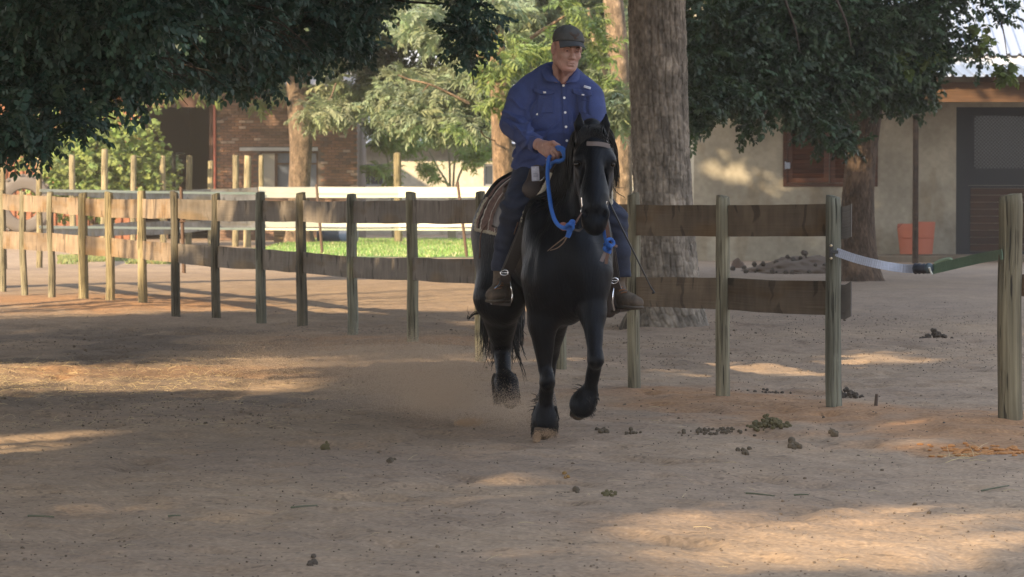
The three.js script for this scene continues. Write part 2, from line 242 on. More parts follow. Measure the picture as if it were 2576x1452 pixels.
{ // stable on the right
  const dW = 66, x0 = XG(1745, dW), x1 = 13.5, X = px => XG(px, dW), Y = py => EYE + (HOR - py) / F * dW, o = V(8, 0, -dW);
  const t = thing('stable', 'cream plastered stable with corrugated roof, brown shutter and dark door', 'building', [o.x, 0, o.z]);
  const add = (n, g, m, p = t, l) => part(n, local(g, o), m, p, l);
  const sx0 = X(1972), sx1 = X(2205), sy0 = Y(466), sy1 = Y(270), dx0 = X(2405), dx1 = X(2660), dy1 = Y(270), z = -dW, zb = z - 0.25, H = 3.9;
  add('wall', merge([bx(x0, sx0, -0.2, H, zb, z), bx(sx0, sx1, -0.2, sy0, zb, z), bx(sx0, sx1, sy1, H, zb, z), bx(sx1, dx0, -0.2, H, zb, z), bx(dx0, dx1, dy1, H, zb, z), bx(dx1, x1, -0.2, H, zb, z), bx(x0, x0 + 0.25, -0.2, H + 1.5, zb - 6, zb), bx(x0, x1, -0.2, H + 1.5, zb - 6.25, zb - 6)]), plaster);
  add('floor_step', bx(X(2180), x1, -0.1, 0.14, z + 0.002, z + 1.3, 0.03), mat(L(0.30, 0.25, 0.20), { map: plasterT }));
  // shutters
  const brown = [0, 1, 2].map(i => mat(L(0.16 + 0.035 * i, 0.068 + 0.014 * i, 0.034 + 0.007 * i), { map: woodT, roughness: 0.6 })), mid = X(2087);
  const fr = add('window_frame', merge([bx(sx0 - 0.02, sx0 + 0.06, sy0 - 0.03, sy1 + 0.03, z - 0.1, z + 0.03), bx(sx1 - 0.06, sx1 + 0.02, sy0 - 0.03, sy1 + 0.03, z - 0.1, z + 0.03), bx(sx0 + 0.06, sx1 - 0.06, sy0 - 0.03, sy0 + 0.04, z - 0.1, z + 0.027), bx(sx0 + 0.06, sx1 - 0.06, sy1 - 0.04, sy1 + 0.03, z - 0.1, z + 0.027)]), brown[0]);
  for (const [a, b] of [[sx0 + 0.07, mid - 0.01], [mid + 0.01, sx1 - 0.07]]) {
    const zz = z - 0.06 + (a > mid - 0.1 ? -0.05 : 0), sh = add('shutter', merge([bx(a, a + 0.11, sy0 + 0.05, sy1 - 0.05, zz, zz + 0.05), bx(b - 0.11, b, sy0 + 0.05, sy1 - 0.05, zz, zz + 0.05), bx(a + 0.11, b - 0.11, sy0 + 0.05, sy0 + 0.15, zz, zz + 0.048), bx(a + 0.11, b - 0.11, sy1 - 0.15, sy1 - 0.05, zz, zz + 0.048), bx(a + 0.11, b - 0.11, sy0 + 0.15, sy1 - 0.15, zz - 0.03, zz - 0.015)]), brown[1], t);
    const n = 14, st = (sy1 - sy0 - 0.3) / n; for (let i = 0; i < n; i++) { const g = box(b - a - 0.225, st * 1.12, 0.014); g.rotateX(0.5 + rr(-.04, .04)); g.translate((a + b) / 2, sy0 + 0.15 + (i + 0.5) * st, zz + 0.018); planeUV(g); part('slat', local(g, o), pick(brown), sh); }
  }
  for (const py of [310, 415]) add('hinge', merge([bx(X(1975), X(1987), Y(py + 10), Y(py - 6), z + 0.03, z + 0.045, 0.004), cylBetween(V(X(1975), Y(py + 11), z + 0.045), V(X(1975), Y(py - 8), z + 0.045), 0.014, 0.014, 8)]), galv);
  // door
  const black = mat(L(0.014, 0.015, 0.018), { roughness: 0.5 }), fw = 0.26, dy0 = 0.14, ym = Y(466);
  add('door_frame', merge([bx(dx0, dx0 + fw, dy0, dy1, z - 0.16, z - 0.02), bx(dx1 - fw, dx1, dy0, dy1, z - 0.16, z - 0.02), bx(dx0 + fw, dx1 - fw, dy1 - 0.17, dy1, z - 0.16, z - 0.023)]), black);
  const wx0 = X(2452), wx1 = dx1 - fw - 0.12, wy0 = Y(424), wy1 = Y(292), a = dx0 + fw, b = dx1 - fw;
  const up = add('door', merge([bx(a, wx0, ym, dy1 - 0.17, z - 0.15, z - 0.09), bx(wx1, b, ym, dy1 - 0.17, z - 0.15, z - 0.09), bx(wx0, wx1, ym, wy0, z - 0.15, z - 0.09), bx(wx0, wx1, wy1, dy1 - 0.17, z - 0.15, z - 0.09)]), black, t, 'black upper half of the door with a mesh window');
  part('pane', local(bx(wx0, wx1, wy0, wy1, z - 0.14, z - 0.135), o), new THREE.MeshPhysicalMaterial({ color: L(0.03, 0.035, 0.04), roughness: 0.12 }), up);
  const bars = []; for (let i = -14; i < 26; i++) for (const s of [1, -1]) { const p = wx0 + (i + 0.5) * 0.075, w = wy1 - wy0; let xa = s > 0 ? p : p + w, xb = s > 0 ? p + w : p; let ya = wy0, yb = wy1; const cl = (X0) => { const k = (X0 - xa) / (xb - xa); return ya + (yb - ya) * k; }; let A = V(xa, ya, 0), B = V(xb, yb, 0); if (Math.min(A.x, B.x) > wx1 || Math.max(A.x, B.x) < wx0) continue; const fix = v => { const c = clamp(v.x, wx0, wx1); return V(c, c === v.x ? v.y : cl(c), z - 0.1); }; A = fix(A); B = fix(B); if (A.distanceTo(B) > 0.03) bars.push(cylBetween(A, B, 0.004, 0.004, 4, true)); }
  const gm = part('wire_mesh', local(merge(bars), o), mat(L(0.16, 0.17, 0.19), { metalness: 0.6, roughness: 0.5 }), up); gm.userData.kind = 'stuff';
  const low = add('door', merge([bx(a, a + 0.05, dy0, ym - 0.01, z - 0.15, z - 0.085), bx(b - 0.05, b, dy0, ym - 0.01, z - 0.15, z - 0.085), bx(a + 0.05, b - 0.05, ym - 0.06, ym - 0.01, z - 0.15, z - 0.088), bx(a + 0.05, b - 0.05, dy0, dy0 + 0.06, z - 0.15, z - 0.088)]), black, t, 'wooden lower half of the door');
  const plankM = [0, 1, 2].map(i => mat(L(0.085 + 0.018 * i, 0.042 + 0.01 * i, 0.022 + 0.005 * i), { map: woodT, roughness: 0.65 }));
  for (let i = 0; i < 9; i++) { const h = (ym - dy0 - 0.12) / 9; part('plank', local(bx(a + 0.052, b - 0.052, dy0 + 0.06 + i * h + 0.004, dy0 + 0.06 + (i + 1) * h - 0.004, z - 0.14, z - 0.1 + rr(0, .006), 0.004), o), pick(plankM), low); }
  // verandah roof with a deep timber fascia
  const dF = 63.6, zf = -dF, fy = py => EYE + (HOR - py) / F * dF;
  add('fascia_board', bx(x0 - 0.4, x1, fy(257), fy(207), zf - 0.05, zf, 0.006), mat(L(0.20, 0.115, 0.06), { map: woodT, roughness: 0.8 }));
  for (let i = 0; i < 9; i++) { const x = x0 - 0.1 + i * 1.18; add('rafter', bx(x, x + 0.08, fy(206), fy(206) + 0.13, zf - 2.3, zf + 0.28), mat(L(0.17, 0.10, 0.06), { map: woodT })); }
  const roofSheet = (d0, h0, d1, h1, m, name, l) => { const len = Math.hypot(d1 - d0, h1 - h0); const w = x1 - x0 + 0.6, g = corrugated(w, len, 0.225, 0.045, IBR), ang = Math.atan2(h1 - h0, d1 - d0); g.rotateX(ang); g.translate(x0 - 0.6, h1, -d1); return add(name, g, m, t, l); };
  roofSheet(63.2, fy(199) + 0.03, 66.3, 4.22, new THREE.MeshStandardMaterial({ color: L(0.60, 0.60, 0.60), roughness: 0.55, metalness: 0.3 }), 'roof', 'grey corrugated verandah roof');
  roofSheet(66.2, 4.27, 72.6, 7.4, galv, 'roof', 'pale metal main roof');
  for (const px of [2303, 2700]) add('verandah_post', cylBetween(V(XG(px, dF), -0.1, zf + 0.0), V(XG(px, dF), fy(257), zf - 0.0), 0.062, 0.055, 12), mat(L(0.11, 0.075, 0.05), { map: woodT }));
  const sill = X(1700); add('wall_hook', merge([cylBetween(V(X(1861), Y(352), z), V(X(1861), Y(352), z + 0.06), 0.012, 0.012, 6), cylBetween(V(X(1861), Y(350), z + 0.05), V(X(1861), Y(374), z + 0.05), 0.012, 0.01, 6), cylBetween(V(X(1857), Y(353), z + 0.05), V(X(1866), Y(353), z + 0.05), 0.012, 0.012, 6)]), black);
}
{ // white building far behind
  const d = 108, X = px => XG(px, d), Y = py => EYE + (HOR - py) / F * d, z = -d, o = V(X(1300), 0, z);
  const t = thing('white_building', 'long whitewashed building with metal roof behind the feathery saplings', 'building', [o.x, 0, o.z]);
  const x0 = X(885), x1 = X(2000), ey = Y(352), holes = [[X(898), X(966)], [X(1217), X(1264)], [X(1440), X(1490)]], y0 = Y(468), y1 = Y(413); let x = x0; const gs = [];
  for (const [a, b] of holes) { gs.push(bx(x, a, -0.2, ey, z - 0.25, z), bx(a, b, -0.2, y0, z - 0.25, z), bx(a, b, y1, ey, z - 0.25, z)); x = b; } gs.push(bx(x, x1, -0.2, ey, z - 0.25, z), bx(x0, x0 + 0.25, -0.2, ey, z - 7, z - 0.25), bx(x1 - 0.25, x1, -0.2, ey, z - 7, z - 0.25), bx(x0, x1, -0.2, ey + 2, z - 7.25, z - 7));
  part('wall', local(merge(gs), o), whitewash, t);
  for (const [a, b] of holes) { const w = part('window', local(merge([bx(a, a + 0.06, y0, y1, z - 0.12, z - 0.06), bx(b - 0.06, b, y0, y1, z - 0.12, z - 0.06), bx(a + 0.06, b - 0.06, y0, y0 + 0.06, z - 0.12, z - 0.062), bx(a + 0.06, b - 0.06, y1 - 0.06, y1, z - 0.12, z - 0.062), bx((a + b) / 2 - 0.02, (a + b) / 2 + 0.02, y0 + 0.06, y1 - 0.06, z - 0.118, z - 0.064)]), o), mat(L(0.25, 0.27, 0.30)), t); part('pane', local(bx(a + 0.06, b - 0.06, y0 + 0.06, y1 - 0.06, z - 0.1, z - 0.092), o), new THREE.MeshPhysicalMaterial({ color: L(0.05, 0.06, 0.075), roughness: 0.08 }), w); }
  const g = corrugated(x1 - x0 + 1, 6, 0.2, 0.03, WAVE), a = 0.3; g.rotateX(a); g.translate(x0 - 0.5, ey + 0.1 + 6 * Math.sin(a) - 0.25, z - 6 * Math.cos(a) + 1.0); part('roof', local(g, o), galv, t);
  part('fascia_board', local(bx(x0 - 0.4, x1 + 0.4, ey - 0.24, ey - 0.04, z + 0.75, z + 0.8), o), mat(L(0.05, 0.05, 0.05)), t);
}
{ // brick house, every brick laid on its own
  const d = 95, X = px => XG(px, d), Y = py => EYE + (HOR - py) / F * d, z = -d, o = V(X(720), 0, z), x0 = X(545), x1 = X(898), top = Y(215);
  const t = thing('brick_house', 'small brown brick house with grey lintel and window behind the pale trunk', 'building', [o.x, 0, o.z]);
  const wx0 = X(654), wx1 = X(800), wy0 = Y(490), wy1 = Y(380), mortar = mat(L(0.13, 0.105, 0.09));
  const wall = part('wall', local(merge([bx(x0, wx0, -0.2, top, z - 0.22, z - 0.02), bx(wx0, wx1, -0.2, wy0, z - 0.22, z - 0.02), bx(wx0, wx1, wy1, top, z - 0.22, z - 0.02), bx(wx1, x1, -0.2, top, z - 0.22, z - 0.02), bx(x0, x0 + 0.2, -0.2, top, z - 6, z - 0.22), bx(x1 - 0.2, x1, -0.2, top, z - 6, z - 0.22)]), o), mortar, t);
  const bm = []; for (let i = 0; i < 7; i++) { const k = rr(0.75, 1.25); bm.push(mat(L(0.22 * k, 0.125 * k, 0.085 * k * rr(0.9, 1.1)), { roughness: 0.9 })); } bm.push(mat(L(0.34, 0.25, 0.2)), mat(L(0.13, 0.085, 0.07)));
  const bw = 0.222, bh = 0.0875, geoB = [0, 1, 2].map(() => new RoundedBoxGeometry(bw - 0.012, bh - 0.014, 0.035, 1, 0.005)), half = new RoundedBoxGeometry(bw / 2 - 0.012, bh - 0.014, 0.035, 1, 0.005), rest = []; let n = 0;
  for (let r = 0; r * bh < top - bh; r++) { const y = (r + 0.5) * bh, off = (r % 2) * bw / 2;
    for (let x = x0 + off + bw / 2; x < x1 - 0.06; x += bw) { if (y > wy0 - 0.02 && y < wy1 + 0.14 && x > X(603) - (y > wy1 ? 0 : -0.5) && x < (y > wy1 ? X(800) : wx1)) { if (!(y < wy1 && x < wx0 - bw / 2)) continue; }
      if (y < wy1 + 0.02 && y > wy0 && x > wx0 - bw / 2 && x < wx1 + bw / 2) continue;
      const p = [x - o.x, y, -0.02 + 0.012 + rr(-0.004, 0.004)], seen = y > Y(476) && y < Y(292) && (x < X(650) || x > X(772));
      if (seen && n < 290) { const q = part('brick', pick(geoB), pick(bm), wall); q.position.set(...p); q.rotation.z = rr(-0.01, 0.01); n++; } else rest.push(M4(p)); } }
  instances('brickwork', geoB[0], mat(0xffffff, { roughness: 0.9 }), rest, t, { kind: 'stuff' }, () => { const k = rr(0.7, 1.3); return L(0.20 * k, 0.125 * k, 0.092 * k); });
  part('lintel', local(bx(X(603), X(800), Y(380), Y(371), z - 0.02, z + 0.03, 0.006), o), mat(L(0.42, 0.42, 0.43)), t);
  const f = part('window', local(merge([bx(wx0, wx0 + 0.05, wy0, wy1, z - 0.16, z - 0.06), bx(wx1 - 0.05, wx1, wy0, wy1, z - 0.16, z - 0.06), bx(X(691), X(698), wy0, wy1, z - 0.158, z - 0.055), bx(wx0 + 0.05, wx1 - 0.05, wy1 - 0.07, wy1, z - 0.16, z - 0.057), bx(X(698), wx1 - 0.05, Y(414), Y(410), z - 0.15, z - 0.06)]), o), mat(L(0.07, 0.04, 0.03)), t);
  part('pane', local(bx(X(698), wx1 - 0.05, wy0, wy1 - 0.07, z - 0.13, z - 0.125), o), new THREE.MeshPhysicalMaterial({ color: L(0.10, 0.12, 0.16), roughness: 0.1 }), f);
  part('curtain', local(bx(wx0 + 0.05, X(691), wy0, wy1 - 0.07, z - 0.14, z - 0.12), o), mat(L(0.38, 0.37, 0.35)), f);
  part('drainpipe', local(cylBetween(V(X(541), 0, z + 0.02), V(X(541), top, z + 0.02), 0.042, 0.042, 12), o), mat(L(0.40, 0.11, 0.07), { roughness: 0.5 }), t);
  const g = corrugated(x1 - x0 + 1.2, 6.4, 0.2, 0.03, WAVE); g.rotateX(0.22); g.translate(x0 - 0.5, top + 0.05 + 6.4 * Math.sin(0.22) - 0.1, z - 6.4 * Math.cos(0.22) + 0.7); part('roof', local(g, o), mat(L(0.30, 0.27, 0.25)), t);
}
{ // open shed with terracotta cladding at the far left
  const d = 97, X = px => XG(px, d), Y = py => EYE + (HOR - py) / F * d, z = -d, o = V(X(150), 0, z), x0 = X(-120), x1 = X(352), x2 = X(536), top = 5.6;
  const t = thing('shed', 'terracotta corrugated shed with a dark open bay beside the brick house', 'building', [o.x, 0, o.z]);
  const terr = mat(L(0.42, 0.17, 0.09), { roughness: 0.7, map: tex(128, 128, (u, v) => { const k = 0.8 + 0.3 * (pf(u, v, 6, 6, 4, 2) - 0.5); return [k, k, k]; }) }), dark = mat(L(0.085, 0.045, 0.035));
  const g = corrugated(x1 - x0, top, 0.25, 0.06, IBR); g.rotateX(-Math.PI / 2); g.translate(x0, 0, z); g.scale(1, 1, 1); { const p = g.attributes.position; let lo = 1e9; for (let i = 0; i < p.count; i++) lo = Math.min(lo, p.getY(i)); g.translate(0, -lo, 0); g.computeVertexNormals(); }
  part('cladding', local(g, o), terr, t);
  part('wall', local(merge([bx(x0, x1, -0.1, top, z - 0.25, z - 0.12), bx(x1, x2, Y(270), top, z - 0.25, z - 0.05), bx(x1 - 0.2, x1, -0.1, top, z - 15, z - 0.25), bx(x2 - 0.14, x2 - 0.02, -0.1, top, z - 15, z - 0.25), bx(x0, x2, -0.1, top, z - 15.3, z - 15)]), o), dark, t);
  part('roof', local(bx(x0 - 0.3, x2 + 0.05, top, top + 0.1, z - 15.5, z + 1.6), o), dark, t);
  part('sign_board', local(bx(X(88), X(118), Y(392), Y(384), z + 0.07, z + 0.1), o), mat(L(0.75, 0.75, 0.78)), t);
}
// ---------- fences ----------
srand(41);
const postT = [0, 1, 2].map(s => tex(128, 512, (u, v) => { const a = pf(u, v, 26, 3, 4, 11 * s), b = pf(u, v, 5, 4, 4, 5 + s), c = sstep(0.72, 0.8, pf(u, v, 40, 5, 2, 9 + s)); const k = 0.74 + 0.42 * (a - 0.5) + 0.28 * (b - 0.5) - 0.38 * c; return [k, k * 0.985, k * 0.925]; }));
const postB = bump(128, 512, (u, v) => 0.7 * pf(u, v, 26, 3, 3, 3) + 0.3 * pf(u, v, 60, 10, 2, 4) - 0.5 * sstep(0.72, 0.8, pf(u, v, 40, 5, 2, 9)));
for (const t of [...postT, postB]) t.repeat.set(1, 0.7);
const postM = (c, i) => mat(c, { map: postT[i % 3], bumpMap: postB, bumpScale: 0.012, roughness: 0.95 });
function post(h, r0, r1, lean = 0) { // an uneven round pole, sawn top
  const N = 20, R = 24, pos = [], uv = [], idx = [], s = rnd() * 50;
  const rad = (a, t) => lerp(r0, r1, t) * (0.94 + 0.13 * fbm(Math.cos(a) * 1.1 + s, Math.sin(a) * 1.1, t * 4, 3) + 0.02 * Math.cos(a * 5 + s));
  const cx = t => lean * h * t + 0.035 * (fbm(t * 2.2 + s, 3, 1, 2) - 0.5), cz = t => 0.03 * (fbm(t * 2.2 + s, 8, 1, 2) - 0.5);
  for (let j = 0; j <= R; j++) for (let i = 0; i <= N; i++) { const a = i / N * 6.2832, t = j / R, r = rad(i === N ? 0 : a, t) * (j === R ? 0.93 : 1); pos.push(cx(t) + Math.cos(a) * r, t * h + (j === R ? 0.012 * Math.cos(a + s) : 0), cz(t) + Math.sin(a) * r); uv.push(i / N, t * h + s); }
  for (let j = 0; j < R; j++) for (let i = 0; i < N; i++) { const n = j * (N + 1) + i; idx.push(n, n + N + 1, n + 1, n + 1, n + N + 1, n + N + 2); }
  const c = pos.length / 3; pos.push(cx(1), h + 0.008, cz(1)); uv.push(0.5, s); for (let i = 0; i < N; i++) idx.push(R * (N + 1) + i, c, R * (N + 1) + i + 1);
  const g = new THREE.BufferGeometry(); g.setAttribute('position', new THREE.Float32BufferAttribute(pos, 3)); g.setAttribute('uv', new THREE.Float32BufferAttribute(uv, 2)); g.setIndex(idx); g.computeVertexNormals(); return g;
}
const beltT = [0, 1].map(s => tex(512, 256, (u, v) => { const a = pf(u, v, 70, 3, 3, 2 + s), b = pf(u, v, 4, 3, 4, 7 + s), c = pf(u, v, 22, 1, 2, 9 + s), st = sstep(0.5, 0.72, pf(u, v, 3, 2, 4, 21 + s)), ck = sstep(0.80, 0.86, pn(u * 60 + 2 * pf(u, v, 3, 6, 2, 3), v * 2, 60, 2, 31 + s)); const k = 0.76 + 0.18 * (a - 0.5) + 0.30 * (b - 0.5) + 0.10 * (c - 0.5) - 0.20 * ck; return [k * (1 - 0.06 * st), k * (0.98 - 0.12 * st), k * (0.95 - 0.22 * st)]; }));
const beltB = bump(256, 256, (u, v) => 0.6 * pf(u, v, 60, 3, 3, 2) + 0.4 * pf(u, v, 6, 40, 3, 8));
for (const t of [...beltT, beltB]) t.repeat.set(0.33, 1.6);
const beltM = (c, i) => mat(c, { map: beltT[i % 2], bumpMap: beltB, bumpScale: 0.008, roughness: 0.9 });
function belt(a0, a1, b0, b1, th = 0.018, sag = 0.02, wav = 0.005) { // a stiff belt from a (bottom a0, top a1) to b
  const N = 14, pos = [], uv = [], idx = [], s = rnd() * 90, dir = b0.clone().sub(a0).setY(0).normalize(), nrm = V(-dir.z, 0, dir.x).multiplyScalar(th / 2), len = a0.distanceTo(b0);
  for (let i = 0; i <= N; i++) { const t = i / N, w = -sag * 4 * t * (1 - t) + wav * (noise3(t * 3 + s, 2) - 0.5) * Math.sin(Math.PI * t) * 2, lo = a0.clone().lerp(b0, t), hi = a1.clone().lerp(b1, t); lo.y += w + 0.003 * (noise3(t * 9 + s, 7) - .5); hi.y += w + 0.003 * (noise3(t * 9 + s, 5) - .5); const bul = nrm.clone().multiplyScalar(2 * (noise3(t * 4 + s, 9) - 0.5) * Math.sin(Math.PI * t));
    for (const [q, k] of [[lo, 1], [hi, 1], [hi, -1], [lo, -1]]) { const v = q.clone().addScaledVector(nrm, k).add(bul); pos.push(v.x, v.y, v.z); uv.push(t * len + s, q === lo ? 0 : 0.3); } }
  for (let i = 0; i < N; i++) for (let k = 0; k < 4; k++) { const p = i * 4 + k, q = i * 4 + (k + 1) % 4; idx.push(p, p + 4, q, q, p + 4, q + 4); }
  idx.push(0, 1, 2, 0, 2, 3); const e = N * 4; idx.push(e, e + 2, e + 1, e, e + 3, e + 2);
  const g = new THREE.BufferGeometry(); g.setAttribute('position', new THREE.Float32BufferAttribute(pos, 3)); g.setAttribute('uv', new THREE.Float32BufferAttribute(uv, 2)); g.setIndex(idx); const r = g.toNonIndexed(); r.computeVertexNormals(); return r;
}
const hY = (py, d) => EYE + (HOR - py) / F * d;
{ // arena fence: [px, base row, top row, width px, lean, colour, upper belt top/bottom rows, lower belt top/bottom rows at this post]
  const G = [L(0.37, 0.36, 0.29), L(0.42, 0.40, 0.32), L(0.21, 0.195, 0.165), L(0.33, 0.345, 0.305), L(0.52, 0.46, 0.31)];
  const posts = [
    [-60, 722, 478, 15, 0, 4, 486, 520, 588, 625], [6, 732, 480, 15, .02, 1, 487, 526, 582, 625], [58, 742, 482, 17, .03, 1, 490, 532, 583, 628], [128, 753, 484, 18, .02, 1, 493, 533, 586, 631], [207, 762, 486, 24, 0, 4, 497, 541, 592, 640], [275, 766, 484, 22, .02, 4, 501, 547, 598, 645], [357, 773, 482, 22, .04, 4, 500, 548, 606, 652],
    [441, 795, 483, 22, .03, 2, 499, 548, 612, 660], [542, 803, 488, 22, .0, 2, 503, 556, 619, 673], [655, 815, 485, 25, .03, 3, 503, 556, 626, 677], [757, 825, 486, 26, .03, 2, 504, 557, 633, 686], [886, 841, 490, 26, .02, 3, 505, 561, 646, 699], [1036, 870, 485, 28, .03, 0, 503, 561, 648, 705], [1206, 912, 484, 26, .0, 0, 501, 562, 651, 714], [1410, 945, 486, 28, 0, 0, 508, 580, 676, 748], [1595, 982, 488, 31, .01, 1, 515, 592, 697, 770], [1820, 1013, 495, 35, .01, 1, 516, 595, 699, 779], [2098, 1040, 495, 39, .025, 3, 513, 594, 708, 794]];
  const t = thing('arena_fence', 'long post fence with two grey belt rails running behind the horse', 'fence', [0, 0, -30]); const o = V(0, 0, -30); let prev = null;
  posts.forEach(([px, by, ty, w, lean, c, u1, u0, l1, l0], i) => {
    const d = DG(by), s = F / d, r = w / s / 2, h = hY(ty, d) + 0.12, x = XG(px, d), g = post(h, r * 1.06, r * 0.98, lean * -0.35); g.translate(x - o.x + lean * 0.25, -0.12, -d - o.z);
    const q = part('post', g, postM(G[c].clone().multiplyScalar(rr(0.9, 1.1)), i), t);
    const back = r * 0.6, at = py => V(x, hY(py, d), -d - back), cur = { u1: at(u1), u0: at(u0), l1: at(l1), l0: at(l0) };
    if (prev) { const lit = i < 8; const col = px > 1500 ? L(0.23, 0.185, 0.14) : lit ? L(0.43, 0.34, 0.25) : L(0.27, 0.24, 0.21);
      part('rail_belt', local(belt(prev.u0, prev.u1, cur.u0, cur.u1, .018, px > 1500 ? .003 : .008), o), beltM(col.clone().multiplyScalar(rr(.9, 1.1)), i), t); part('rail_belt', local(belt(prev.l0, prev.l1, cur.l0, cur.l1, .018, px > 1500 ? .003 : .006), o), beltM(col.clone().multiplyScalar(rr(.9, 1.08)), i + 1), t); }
    prev = cur;
    if (i === posts.length - 1) for (const [a, b] of [['u0', 'u1'], ['l0', 'l1']]) { const e = V(0.11, 0.002, 0.05); part('rail_belt', local(belt(cur[a], cur[b], cur[a].clone().add(e).add(V(0, -.003, 0)), cur[b].clone().add(e)), o), beltM(L(0.16, 0.15, 0.14), 1), t); }
  });
  // gate post and the next run of fence at the right edge
  const d = DG(1075), x = XG(2542, d), r = 0.069, f = thing('gate_post_fence', 'thick weathered post with belt rail ends at the right edge of the photo', 'fence', [x, 0, -d]);
  const pg = post(hY(491, d) + 0.12, r * 1.08, r * 1.02, 0); pg.translate(0, -0.12, 0); part('post', pg, postM(L(0.33, 0.30, 0.225), 1), f);
  for (const [a, b] of [[513, 590], [690, 745]]) part('rail_belt', belt(V(0.0, hY(b, d), -0.06), V(0.0, hY(a, d), -0.06), V(2.2, hY(b + 6, d), 0.5), V(2.2, hY(a + 6, d), 0.5)), beltM(L(0.17, 0.12, 0.08), 1), f);
  part('post', (() => { const g = post(1.5, 0.06, 0.057); g.translate(2.2, -.12, .55); return g; })(), postM(L(0.3, 0.3, 0.25), 0), f);
  // strap that closes the gate
  const dA = DG(1040), A = P(2104, 634, dA - 0.09), B = P(2318, 677, 20.05), C = P(2345, 678, 20.0), E = P(2522, 640, d - 0.09), so = V(B.x, 0, B.z);
  const sgate = thing('gate_strap', 'white webbing strap joined to a green strap across the gate opening', 'strap', [so.x, 0, so.z]);
  const web = tex(64, 256, (u, v) => { const k = 0.86 + 0.1 * Math.sign(Math.sin(u * 60)) * 0.4 + 0.1 * (pf(u, v, 4, 30, 2, 1) - 0.5); return [k, k, k]; }); web.repeat.set(8, 12);
  part('white_strap', local(ribbon([A, P(2150, 650, lerp(dA, 20, .25) - .07), P(2210, 665, lerp(dA, 20, .55) - .04), P(2270, 675, 20.2), B], 0.054, V(0.05, 1, 0), 0.004, 30), so), mat(L(0.55, 0.60, 0.72), { map: web, roughness: 0.7 }), sgate);
  part('green_strap', local(ribbon([C, P(2400, 665, 19.85), P(2460, 651, 19.6), E], 0.062, V(-0.1, 1, 0), 0.004, 24), so), mat(L(0.17, 0.27, 0.19), { map: web, roughness: 0.75 }), sgate);
  part('strap_loop', local(tube([P(2352, 664, 19.98), P(2372, 655, 19.96), P(2392, 653, 19.94), P(2396, 662, 19.94), P(2372, 668, 19.97)], 0.012, 24, 8), so), mat(L(0.20, 0.26, 0.17)), sgate);
  part('tape_wrap', local(merge([tube([P(2304, 676, 20.05), P(2318, 676, 20.02), P(2334, 677, 20.0)], t => 0.036 - 0.008 * Math.abs(Math.sin(t * 9)), 14, 12)]), so), mat(L(0.035, 0.04, 0.055), { roughness: 0.5 }), sgate);
  { const g = new THREE.SphereGeometry(0.032, 16, 12); const q = P(2337, 675, 19.99); g.scale(1, 1.05, 0.8); g.translate(q.x, q.y, q.z); part('insulator', local(g, so), mat(L(0.07, 0.10, 0.12), { roughness: 0.4 }), sgate); const k = P(2341, 682, 19.96), c = P(2346, 690, 19.95); part('hook', local(merge([cylBetween(P(2338, 673, 19.95), k, 0.007, 0.007, 8), cylBetween(k, c, 0.007, 0.005, 8)]), so), mat(L(0.7, 0.74, 0.72)), sgate); }
  { const q = P(2091, 634, dA - 0.085); part('bracket', local(merge([planeUV(box(0.022, 0.105, 0.02, q.x, q.y, q.z, 0.004)), planeUV(box(0.05, 0.02, 0.03, q.x + 0.02, q.y, q.z + 0.006, 0.004))]), so), mat(L(0.02, 0.022, 0.028), { roughness: 0.4 }), sgate); for (const y of [618, 650]) { const p = P(2091, y, dA - 0.1), g = new THREE.SphereGeometry(0.009, 10, 8); g.translate(p.x, p.y, p.z); part('bolt', local(g, so), mat(L(0.7, 0.6, 0.4), { metalness: 0.8, roughness: 0.3 }), sgate); } }
}
